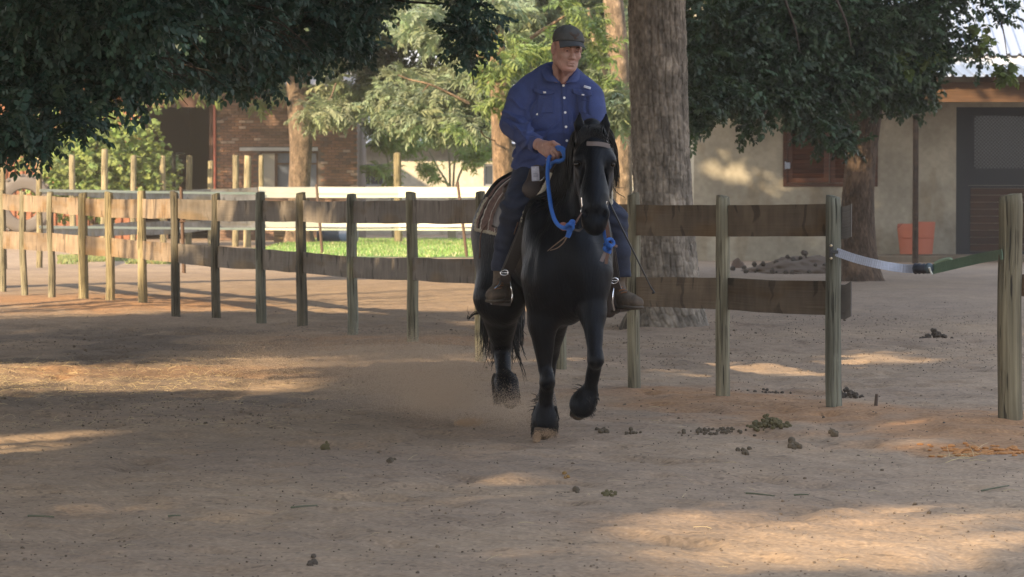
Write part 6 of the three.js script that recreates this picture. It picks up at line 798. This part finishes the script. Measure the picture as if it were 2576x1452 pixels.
  { const a = P(1335, 353, 18.44), b = P(1352, 366, 18.335); part('cuff', local(skin([D.cap(a, b, .053, .049, .01), D.cap(b.clone().lerp(a, .5), b.clone().add(b.clone().sub(a).multiplyScalar(.6)), .036, .036, .006, 1)], .004, (x, y, z) => .003 * (noise3(x * 40, y * 40, z * 40) - .5)), HB), shirtM, shirt); }
}
// jeans
const denimT = tex(256, 256, (u, v) => { const k = 0.86 + 0.22 * (pf(u, v, 128, 128, 2, 3) - .5) + 0.35 * (pf(u, v, 5, 4, 4, 7) - .5); return [k, k, k * 1.02]; }); denimT.repeat.set(2, 2);
const jeansP = [D.ell(P(1382, 442, 18.72), [.185, .12, .15], .05), D.cap(P(1334, 440, 18.70), P(1299, 522, 18.29), .108, .083, .05), D.cap(P(1299, 522, 18.29), P(1275, 610, 18.36), .082, .068, .04), D.cap(P(1275, 610, 18.36), P(1261, 684, 18.42), .068, .062, .03), D.cap(P(1432, 440, 18.66), P(1540, 555, 18.28), .110, .085, .05), D.cap(P(1540, 555, 18.28), P(1553, 630, 18.32), .083, .07, .04), D.cap(P(1553, 630, 18.32), P(1560, 700, 18.36), .070, .064, .03),
  D.fn((x, y, z) => x < .35 ? y - P(1255, 682, 18.42).y : y - P(1555, 697, 18.36).y, [-.6, .6, -19.2, 1.1, .95, -17.8], .008, 1)];
part('jeans', local(skin(jeansP, 0.007, (x, y, z) => { const kn = P(1297, 520, 18.29), k2 = P(1543, 560, 18.28), w = Math.exp(-((y - kn.y) ** 2) / .012) + .4; return 0.010 * (fbm(x * 10, y * 14, z * 10, 3) - .5) - .005 * w * Math.sin(y * 95 + 9 * noise3(x * 9, y * 5, z * 9)) * (noise3(x * 6, y * 8, 4) > .45 ? 1 : .25); }), HB), mat(L(0.024, 0.034, 0.066), { map: denimT, roughness: 0.9 }), rider);
part('pocket_seam', local(merge([tube([P(1346, 442, 18.58), P(1326, 470, 18.42), P(1308, 500, 18.26)].map(p => p), .002, 8, 4)]), HB), mat(L(.06, .06, .08)), rider);
// boots
const bootT = tex(128, 128, (u, v) => { const k = 0.8 + 0.4 * (pf(u, v, 9, 9, 4, 3) - .5); return [k, k * .98, k * .95]; }); bootT.repeat.set(5, 5);
const bootM = mat(L(0.16, 0.127, 0.10), { map: bootT, roughness: .85 }), soleM = mat(L(.09, .075, .06), { roughness: .9 }), laceM = mat(L(.22, .10, .05));
for (const b of [
  { shaft: [P(1262, 680, 18.42), P(1263, 712, 18.41)], heel: P(1270, 741, 18.47), ball: P(1247, 741, 18.24), toe: P(1240, 744, 18.19), instep: P(1258, 716, 18.33), lace: [[1246, 722, 1266, 718], [1249, 716, 1269, 712], [1252, 711, 1271, 707], [1243, 728, 1262, 725]], drop: 0.034 },
  { shaft: [P(1552, 690, 18.36), P(1549, 722, 18.38)], heel: P(1541, 767, 18.42), ball: P(1585, 759, 18.28), toe: P(1601, 762, 18.24), instep: P(1558, 735, 18.34), lace: [[1552, 726, 1566, 722], [1557, 732, 1572, 728], [1562, 738, 1577, 735]], drop: 0.03 }]) {
  const pr = [D.cap(b.shaft[0], b.shaft[1], .05, .047, .03), D.cap(b.shaft[1], b.heel, .045, .036, .03), D.flat(b.heel, b.ball, .040, .048, V(0, 1, 0), .82, .03), D.flat(b.ball, b.toe, .046, .042, V(0, 1, 0), .85, .03), D.cap(b.instep, b.ball, .042, .036, .03)], f = field(pr);
  const boot = part('boot', local(skin(pr, .005, (x, y, z) => .005 * (fbm(x * 25, y * 25, z * 25, 2) - .5)), HB), bootM, rider);
  const dn = V(0, -b.drop, 0), so = [D.flat(b.heel.clone().add(dn), b.ball.clone().add(dn), .043, .052, V(0, 1, 0), .30, .012), D.flat(b.ball.clone().add(dn), b.toe.clone().add(dn).add(V(0, .004, 0)), .052, .046, V(0, 1, 0), .30, .012), D.ell(b.heel.clone().add(V(0, -b.drop - .012, 0)), [.04, .014, .04], .01)]; part('sole', local(skin(so, .005), HB), soleM, boot);
  part('lace', local(merge(b.lace.map(([x0, y0, x1, y1]) => tube([onSurf(f, x0, y0, 17.9, 18.8, .002), onSurf(f, (x0 + x1) / 2, (y0 + y1) / 2 - 1, 17.9, 18.8, .004), onSurf(f, x1, y1, 17.9, 18.8, .002)], .0042, 8, 5))), HB), laceM, boot);
}
// plastic tag at the belt, riding crop in the left hand
{
  const o = P(1347, 437, 18.26), t = thing('key_tag', 'small white plastic tag with a steel clip hanging before the rider thigh', 'tag', [o.x, o.y, o.z]);
  const g = new RoundedBoxGeometry(.047, .086, .004, 2, .002); const m = mat(0xffffff, { roughness: .25, map: tex(64, 128, (u, v) => { const e = u < .1 || u > .9 || v < .05 || v > .95; const l = v > .25 && v < .55 && Math.sin(v * 110) > .3 && u > .2 && u < .8, w = pf(u, v, 4, 5, 3, 3); return e ? [.62, .63, .7] : l ? [.45, .46, .52] : [.6 + .25 * w, .6 + .25 * w, .66 + .25 * w]; }) }); const q = part('plate', g, m, t); q.rotation.set(-.1, .1, .06); 
  part('clip', merge([tube([V(.02, -.042, .004), V(.035, -.036, .006), V(.046, -.024, .006), V(.052, -.018, .004)], .0035, 14, 6), tube([V(.046, -.024, .008), V(.04, -.034, .01), V(.03, -.04, .008)], .003, 8, 6)]), chrome, t);
  const a = P(1482, 405, 18.08), b = P(1565, 575, 18.12), c = P(1637, 722, 18.2), cr = thing('riding_crop', 'thin black riding crop held down beside the rider left knee', 'crop', [a.x, a.y, a.z]), blk = mat(L(.012, .012, .013), { roughness: .4 });
  part('shaft', local(tube([a, b, c], .0062, 40, 8, .004), a), blk, cr); part('tip', local(tube([c, P(1643, 731, 18.2), P(1646, 737, 18.2), P(1640, 737, 18.2)], .006, 14, 6, .006), a), blk, cr);
}
// ---------- small things in the yard ----------
srand(81);
const G3 = (px, py, lift = 0) => { const d = DG(py), x = XG(px, d); return V(x, gy(x, d) + lift, -d); };
{ // terracotta tub by the verandah post
  const d = 65.2, k = P(2305, 655, d), t = thing('tub', 'broken terracotta coloured tub standing behind the verandah post', 'tub', [k.x, 0.16, k.z]), m = mat(L(0.42, 0.14, 0.085), { roughness: .8 });
  const s = d / F, R = 47 * s, H0 = 76 * s, pos = [], idx = [], n = 48; for (let L2 = 0; L2 < 2; L2++) for (let j = 0; j <= 6; j++) for (let i = 0; i <= n; i++) { const a = i / n * 6.2832, v = j / 6, r = (lerp(.84, 1.0, v) + .02 * Math.sin(a * 2 + 1)) * R - L2 * .02, chip = (a > 2.6 && a < 3.5) ? .07 * Math.sin((a - 2.6) / .9 * Math.PI) + .02 : 0; pos.push(Math.cos(a) * r, v * (H0 - chip) + (Math.cos(a) > 0 ? .04 * v : 0), Math.sin(a) * r); }
  const row = n + 1, N = 7 * row; for (let j = 0; j < 6; j++) for (let i = 0; i < n; i++) { const q = j * row + i; idx.push(q, q + row, q + 1, q + 1, q + row, q + row + 1, N + q, N + q + 1, N + q + row, N + q + 1, N + q + row + 1, N + q + row); } for (let i = 0; i < n; i++) { const q = 6 * row + i; idx.push(q, N + q, q + 1, q + 1, N + q, N + q + 1); }
  const g = new THREE.BufferGeometry(); g.setAttribute('position', new THREE.Float32BufferAttribute(pos, 3)); g.setIndex(idx); g.computeVertexNormals(); part('wall', g, m, t); const b = new THREE.CylinderGeometry(R * .83, R * .83, .03, 32); b.translate(0, .015, 0); part('bottom', b, m, t); const rim = new THREE.TorusGeometry(R * .935, .012, 8, 48); rim.rotateX(1.5708); rim.translate(0, H0 * .55, 0); part('rim', rim, m, t);
}
function heapGeo(rx, rz, h, s, n = 40) { const g = new THREE.SphereGeometry(1, n, n / 2, 0, 6.2832, 0, 1.62), p = g.attributes.position; for (let i = 0; i < p.count; i++) { const x = p.getX(i), y = p.getY(i), z = p.getZ(i), k = 0.65 + 0.7 * fbm(x * 2 + s, y * 2, z * 2 + s, 4) + .22 * (noise3(x * 11 + s, y * 11, z * 11) - .5); p.setXYZ(i, x * rx * k, Math.pow(Math.max(y, 0), n > 50 ? 3.2 : 1.3) * h * k - .02, z * rz * k); } g.computeVertexNormals(); return g; }
const dungM = mat(L(0.095, 0.075, 0.052), { roughness: 1 }), dungD = mat(L(0.075, 0.06, 0.048), { roughness: 1 }), dungG = mat(L(0.105, 0.09, 0.045), { roughness: 1 });
{ const p = P(2010, 688, 57), t = thing('muck_heap', 'dark low heap of swept muck along the stable wall', 'muck heap', [p.x, 0, -57]); part('heap', heapGeo(1.05, 1.6, 0.32, 3, 64), mat(L(0.11, 0.075, 0.05), { roughness: 1 }), t); const cl = []; for (let i = 0; i < 120; i++) { const g = new THREE.DodecahedronGeometry(rr(.02, .06)); const a = rnd() * 6.28, r = rnd(); g.translate(Math.cos(a) * r * 1.4, .02 + .34 * (1 - r) * rnd(), Math.sin(a) * r * 1.8); cl.push(g); } part('clod', merge(cl), dungD, t).userData.kind = 'stuff'; }
{ const p = P(1856, 668, 60), g = heapGeo(.14, .12, .17, 8, 24); const o = lone('stone', 'round brown stone lying at the foot of the stable wall', 'stone', g, mat(L(.12, .08, .06))); o.position.set(p.x, 0, p.z); }
// droppings
const ballGeo = [0, 1, 2, 3].map(i => { const g = new THREE.IcosahedronGeometry(1, 2), p = g.attributes.position; for (let k = 0; k < p.count; k++) { const x = p.getX(k), y = p.getY(k), z = p.getZ(k), q = .78 + .42 * fbm(x * 1.9 + i * 9, y * 1.9, z * 1.9, 3); p.setXYZ(k, x * q, y * q * .82, z * q); } g.computeVertexNormals(); return g; });
function droppings(label, px, py, wpx, n, m, size, tall = 1) { const c = G3(px, py), t = thing('dung_pile', label, 'droppings', [c.x, c.y, c.z]), w = wpx / 2 / F * -c.z; for (let i = 0; i < Math.round(n * 1.5); i++) { const u = (rnd() + rnd() - 1), s = size * 0.66 * rr(.45, 1.3), o = part('dung_ball', pick(ballGeo), m, t); const dx = u * w, dz = rr(-.16, .16) * tall; const top = tall > 1 ? Math.max(0, (1 - Math.abs(u) * 1.6)) * rnd() * size * 2.4 : 0; o.position.set(dx, gy(c.x + dx, -c.z - dz) - c.y + s * .45 + top, dz); o.scale.setScalar(s); o.rotation.set(rnd() * 6, rnd() * 6, rnd() * 6); } return t; }
droppings('largest greenish heap of droppings right of the horse forelegs', 1938, 1083, 120, 60, dungG, .021, 1.4);
droppings('flattened trail of brown droppings joining the left end of the greenish heap', 1800, 1090, 210, 34, dungM, .017);
droppings('dark droppings at the foot of the bluish gate-side fence post', 2128, 992, 100, 34, dungD, .024, 1.2);
droppings('thin scatter of dark crumbs left of the bluish gate-side fence post', 1960, 982, 190, 22, dungD, .016);
droppings('dark spread droppings far off in the open gateway', 2352, 852, 90, 40, dungD, .030, 1.1);
droppings('small brown droppings just right of the forward hoof', 1512, 1088, 46, 8, dungM, .022);
droppings('few brown crumbs left of the trail of droppings', 1592, 1090, 60, 8, dungM, .020);
droppings('lone brown lump right of the greenish heap below the gate post', 2101, 1103, 16, 2, dungM, .034);
droppings('small lumps below the greenish heap', 1990, 1128, 66, 8, dungM, .026);
droppings('thin brown streak of crumbs below the trail of droppings', 1876, 1140, 34, 7, dungM, .018);
droppings('small olive clump on open sand left of the horse', 818, 1124, 22, 7, dungG, .026, 1.2);
droppings('tiny brown clump in the middle of the open sand', 981, 1165, 20, 4, dungM, .020);
droppings('yellowish flat clump in the near sand under the horse', 1535, 1250, 46, 9, dungG, .015);
droppings('pair of small brown lumps in the near sand', 1452, 1242, 14, 2, dungM, .022);
droppings('tiny orange-brown clump below the forward hoof', 1424, 1197, 14, 3, mat(L(.22, .13, .04)), .014);
droppings('dark twisted clump at the bottom edge of the sand', 782, 1424, 26, 6, dungD, .016);
{ const c = G3(2460, 1140), t = thing('sand_clods', 'loose orange clods of sand in front of the right-hand gate post', 'sand clods', [c.x, c.y, c.z]), m = mat(L(.42, .20, .075), { roughness: 1 }); for (let i = 0; i < 150; i++) { const s = rr(.004, .017), dx = rr(-.3, .36) * rr(.3, 1), dz = rr(-.3, .3) * rr(.2, 1), o = part('clod', pick(ballGeo), m, t); o.position.set(dx, gy(c.x + dx, -c.z - dz) - c.y + s * .3, dz); o.scale.set(s * 1.5, s * .8, s * 1.3); o.rotation.y = rnd() * 6; } }
{ // loose crumbs of earth and dry stalks over the sand
  const ms = [], st = []; const crumb = new THREE.IcosahedronGeometry(1, 0);
  for (let i = 0; i < 26000; i++) { const d = 11.5 + 30 * Math.pow(rnd(), 1.15), x = rr(-1, 1) * (.165 * d + .5); const dense = (x < 0 && d > 19 && d < 33) || (x > .6 && d > 25 && d < 36); if (!dense && rnd() < .72) continue; if (dense && fbm(x * 1.2, d * .9, 71, 3) < .40) continue; const s = rr(.0012, .0042) * (rnd() < .03 ? 2.2 : 1) * (dense ? 1.3 : 1); ms.push(M4([x, gy(x, d) + s * .3, -d], [rnd() * 6, rnd() * 6, 0], [s * rr(1, 1.9), s, s * rr(1, 1.7)])); }
  instances('earth_crumbs', crumb, mat(0xffffff, { roughness: 1 }), ms, scene, { kind: 'stuff', label: 'small dark crumbs of earth and dung scattered over the sand', category: 'earth crumbs' }, () => { const k = rr(.5, 1.5); return L(.15 * k, .115 * k, .085 * k); });
  const blade = tube([V(0, 0, 0), V(.3, .05, .02), V(.65, .04, -.03), V(1, 0, .02)], .012, 4, 3, .008);
  const add = (x, d, l, up) => st.push(M4([x, gy(x, d) + .004, -d], [rr(-.3, .3), rnd() * 6.28, up], [l, l * rr(.6, 1.6), l]));
  for (let i = 0; i < 1300; i++) { const py = 960 + (rnd() + rnd() - 1) * 48, px = -20 + 620 * Math.pow(rnd(), 1.6), d = DG(py); add(XG(px, d), d, rr(.02, .08), rnd() < .25 ? rr(.1, .9) : rr(0, .12)); }
  for (let i = 0; i < 700; i++) { const px = rnd() * 900, py = rr(900, 1080), d = DG(py); add(XG(px, d), d, rr(.02, .08), rnd() < .2 ? rr(.1, .8) : rr(0, .1)); }
  for (let i = 0; i < 260; i++) { const d = 11.8 + 16 * rnd(), x = rr(-1, 1) * .165 * d; add(x, d, rr(.02, .09), rnd() < .15 ? rr(.1, .6) : 0); }
  for (let i = 0; i < 30; i++) { const p = G3(rr(2380, 2470), rr(1135, 1165)); add(p.x, -p.z, rr(.04, .14), rr(0, .2)); }
  instances('straw', blade, mat(0xffffff, { roughness: .8 }), st, scene, { kind: 'stuff', label: 'dry yellow straw strewn over the sand mostly at the left', category: 'straw' }, () => { const k = rr(.7, 1.2); return L(.58 * k, .47 * k, .27 * k); });
}
const tw = mat(L(.11, .12, .08));
for (const [a, b, l] of [[[66, 1299], [133, 1298], 'thin green twig in the near sand at far left'], [[420, 1293], [452, 1292], 'short green twig in the near sand left of centre'], [[730, 1287], [797, 1284], 'thin straight twig in the near sand below the open middle'], [[1878, 1250], [1950, 1255], 'dark thin twig in the near sand right of the horse'], [[2472, 1228], [2542, 1224], 'green twig in the near sand below the gate clods'], [[2000, 1257], [2036, 1259], 'short stub of twig beside the dark thin twig']]) { const p = G3(...a, .012), q = G3(...b, .014), m = p.clone().lerp(q, .5); m.y += .002; const o = lone('twig', l, 'twig', local(tube([p, m.clone().add(V(0, 0, .006)), q], .005, 12, 5, .003), p), tw, 'twigs on the sand'); o.position.copy(p); }
{ const p = G3(2204, 1028); const o = lone('peg', 'short dark peg stuck upright in the sand in the gateway', 'peg', cylBetween(V(0, -.05, 0), V(.008, .075, 0), .014, .010, 8), mat(L(.09, .065, .05))); o.position.copy(p); }
// far left yard
{ // tractor tyre
  const c = P(60, 515, 82), t = thing('tractor_tyre', 'huge grey tractor tyre standing on edge before the terracotta shed', 'tyre', [c.x, 0, c.z]), rub = mat(L(.17, .15, .135), { roughness: 1 }), R = .80; const prof = [[.40, -.17], [.44, -.2], [.62, -.22], [.72, -.19], [.745, -.1], [.75, 0], [.745, .1], [.72, .19], [.62, .22], [.44, .2], [.40, .17], [.43, 0], [.40, -.17]].map(([r, y]) => new THREE.Vector2(r, y)); const g = new THREE.LatheGeometry(prof, 64); g.rotateX(1.5708); const gg = new THREE.Group(); gg.position.set(0, c.y > R ? c.y : R, 0); gg.rotation.y = .25; g.rotateY(.25); g.translate(0, Math.max(c.y, R), 0); part('tyre_wall', g, rub, t);
  const lug = []; for (let i = 0; i < 26; i++) for (const s of [1, -1]) { const a = (i + (s > 0 ? .5 : 0)) / 26 * 6.2832, b = box(.075, .05, .24, 0, .765, s * .10); b.rotateZ(a); lug.push(b); } const lg = merge(lug); lg.rotateY(.25); lg.translate(0, Math.max(c.y, R), 0); part('tread', lg, rub, t);
}
{ // black frame gate by the shed
  const d = 88.5, o = P(398, 600, d), t = thing('metal_frame', 'black metal gate frame with a pale top bar beside the shed', 'frame', [o.x, 0, -d]), m = mat(L(.02, .022, .02)); const q = (x, y) => P(x, y, d), bar = (x0, y0, x1, y1, r = .035) => cylBetween(q(x0, y0), q(x1, y1), r, r, 8);
  part('upright', local(bar(363, 612, 363, 384), V(o.x, 0, -d)), m, t); part('upright', local(bar(437, 612, 437, 384, .05), V(o.x, 0, -d)), m, t); part('cross_bar', local(merge([bar(340, 386, 466, 387, .028), bar(363, 414, 437, 415, .022), bar(363, 470, 437, 470, .022)]), V(o.x, 0, -d)), m, t); part('top_bar', local(bar(335, 383, 434, 383, .03), V(o.x, 0, -d + 0.05)), mat(L(.45, .5, .2)), t);
}
{ // blue barrel lying by the pale trunk
  const d = 88, a = P(800, 592, d), b = P(900, 594, d), t = thing('barrel', 'blue plastic barrel lying on its side right of the pale trunk', 'barrel', [a.x, 0, a.z]), pr = [[0, 0], [.24, 0], [.27, .03], [.28, .18], [.295, .2], [.28, .22], [.285, .55], [.28, .88], [.295, .9], [.28, .92], [.27, 1.07], [.24, 1.1], [0, 1.1]].map(([r, y]) => new THREE.Vector2(r, y)); const g = new THREE.LatheGeometry(pr, 32); g.rotateZ(-1.5708); g.rotateY(-.1); g.translate(0, .28, 0); part('drum', g, mat(L(.03, .06, .14), { roughness: .4 }), t); const bg = new THREE.CylinderGeometry(.03, .03, .02, 12); bg.rotateZ(1.57); bg.translate(-.005, .4, .05); part('bung', bg, mat(L(.02, .02, .02)), t);
}
{ const d = 90, o = P(703, 605, d), t = thing('crate', 'pale wooden box left of the foot of the pale trunk', 'crate', [o.x, 0, -d]), m = mat(L(.55, .42, .27), { map: woodT }); for (let i = 0; i < 4; i++) part('plank', planeUV(box(.28, .075, .02, 0, .05 + i * .09, .12, .004)), m, t); for (const s of [-1, 1]) part('side', planeUV(box(.02, .36, .24, s * .145, .19, 0)), m, t); part('back', planeUV(box(.26, .36, .02, 0, .19, -.12)), m, t); }
{ const b = G3(1590, 822), t = thing('root_stump', 'old weathered root flare left of the thick grey trunk', 'stump', [b.x, 0, b.z]); part('wood', local(trunk([V(b.x, -.05, b.z), V(b.x + .02, .1, b.z), V(b.x + .07, .2, b.z - .05), V(b.x + .12, .26, b.z - .1)], q => .15 * (1 - q * .75), .08, 40, 20), V(b.x, 0, b.z)), bark(L(.25, .22, .19)), t); }
{ // sand thrown up by the hooves
  const ms = []; const grain = new THREE.TetrahedronGeometry(1); const puff = (px, py, d, rx, ry, n, s0, s1) => { for (let i = 0; i < n; i++) { const g = () => (rnd() + rnd() + rnd() - 1.5) / 1.5, p = P(px + g() * rx, py + g() * ry, d + g() * .25), s = rr(s0, s1); if (p.y < gy(p.x, -p.z)) continue; ms.push(M4([p.x, p.y, p.z], [rnd() * 6, rnd() * 6, 0], [s, s, s])); } };
  puff(1182, 1062, 18.1, 50, 18, 1700, .0012, .003); puff(1160, 1064, 18.1, 22, 9, 800, .0015, .003); puff(1352, 1098, 18.0, 14, 18, 1200, .0012, .003); puff(1380, 1092, 18.0, 34, 16, 1300, .001, .0025); puff(1350, 1108, 17.95, 10, 6, 900, .003, .006);
  const dust = []; const cloud = (px, py, d, rx, ry, rz, n) => { for (let i = 0; i < n; i++) { const g = () => (rnd() + rnd() + rnd() - 1.5) / 1.5, p = P(px + g() * rx, py + g() * ry, d + g() * rz), s = rr(.0009, .0017); if (p.y < gy(p.x, -p.z)) continue; dust.push(M4([p.x, p.y, p.z], [rnd() * 6, rnd() * 6, 0], [s, s, s])); } };
  cloud(1060, 960, 20.5, 330, 130, 1.6, 150000); cloud(930, 905, 23.5, 520, 95, 2.4, 150000); cloud(1360, 1010, 18.6, 160, 90, .5, 8000); cloud(1300, 1040, 18.9, 200, 80, .6, 30000); cloud(1120, 1000, 19.5, 160, 90, 1, 60000);
  instances('dust_cloud', grain, mat(0xffffff, { roughness: 1 }), dust, scene, { kind: 'stuff', label: 'pale dust hanging low behind the horse and over the sand to its left', category: 'dust' }, () => L(.52, .41, .31));
  instances('kicked_sand', grain, mat(0xffffff, { roughness: 1 }), ms, scene, { kind: 'stuff', label: 'grains of sand thrown up behind and under the hooves', category: 'sand spray' }, () => { const k = rr(.7, 1.1); return L(.36 * k, .25 * k, .16 * k); });
}
// late haze and dust in the air
scene.fog = new THREE.FogExp2(new THREE.Color().setRGB(0.80, 0.74, 0.66), 0.0008);
scene.traverse(o => { if (o.isMesh) { o.castShadow = true; o.receiveShadow = true; } });
renderer.render(scene, camera);
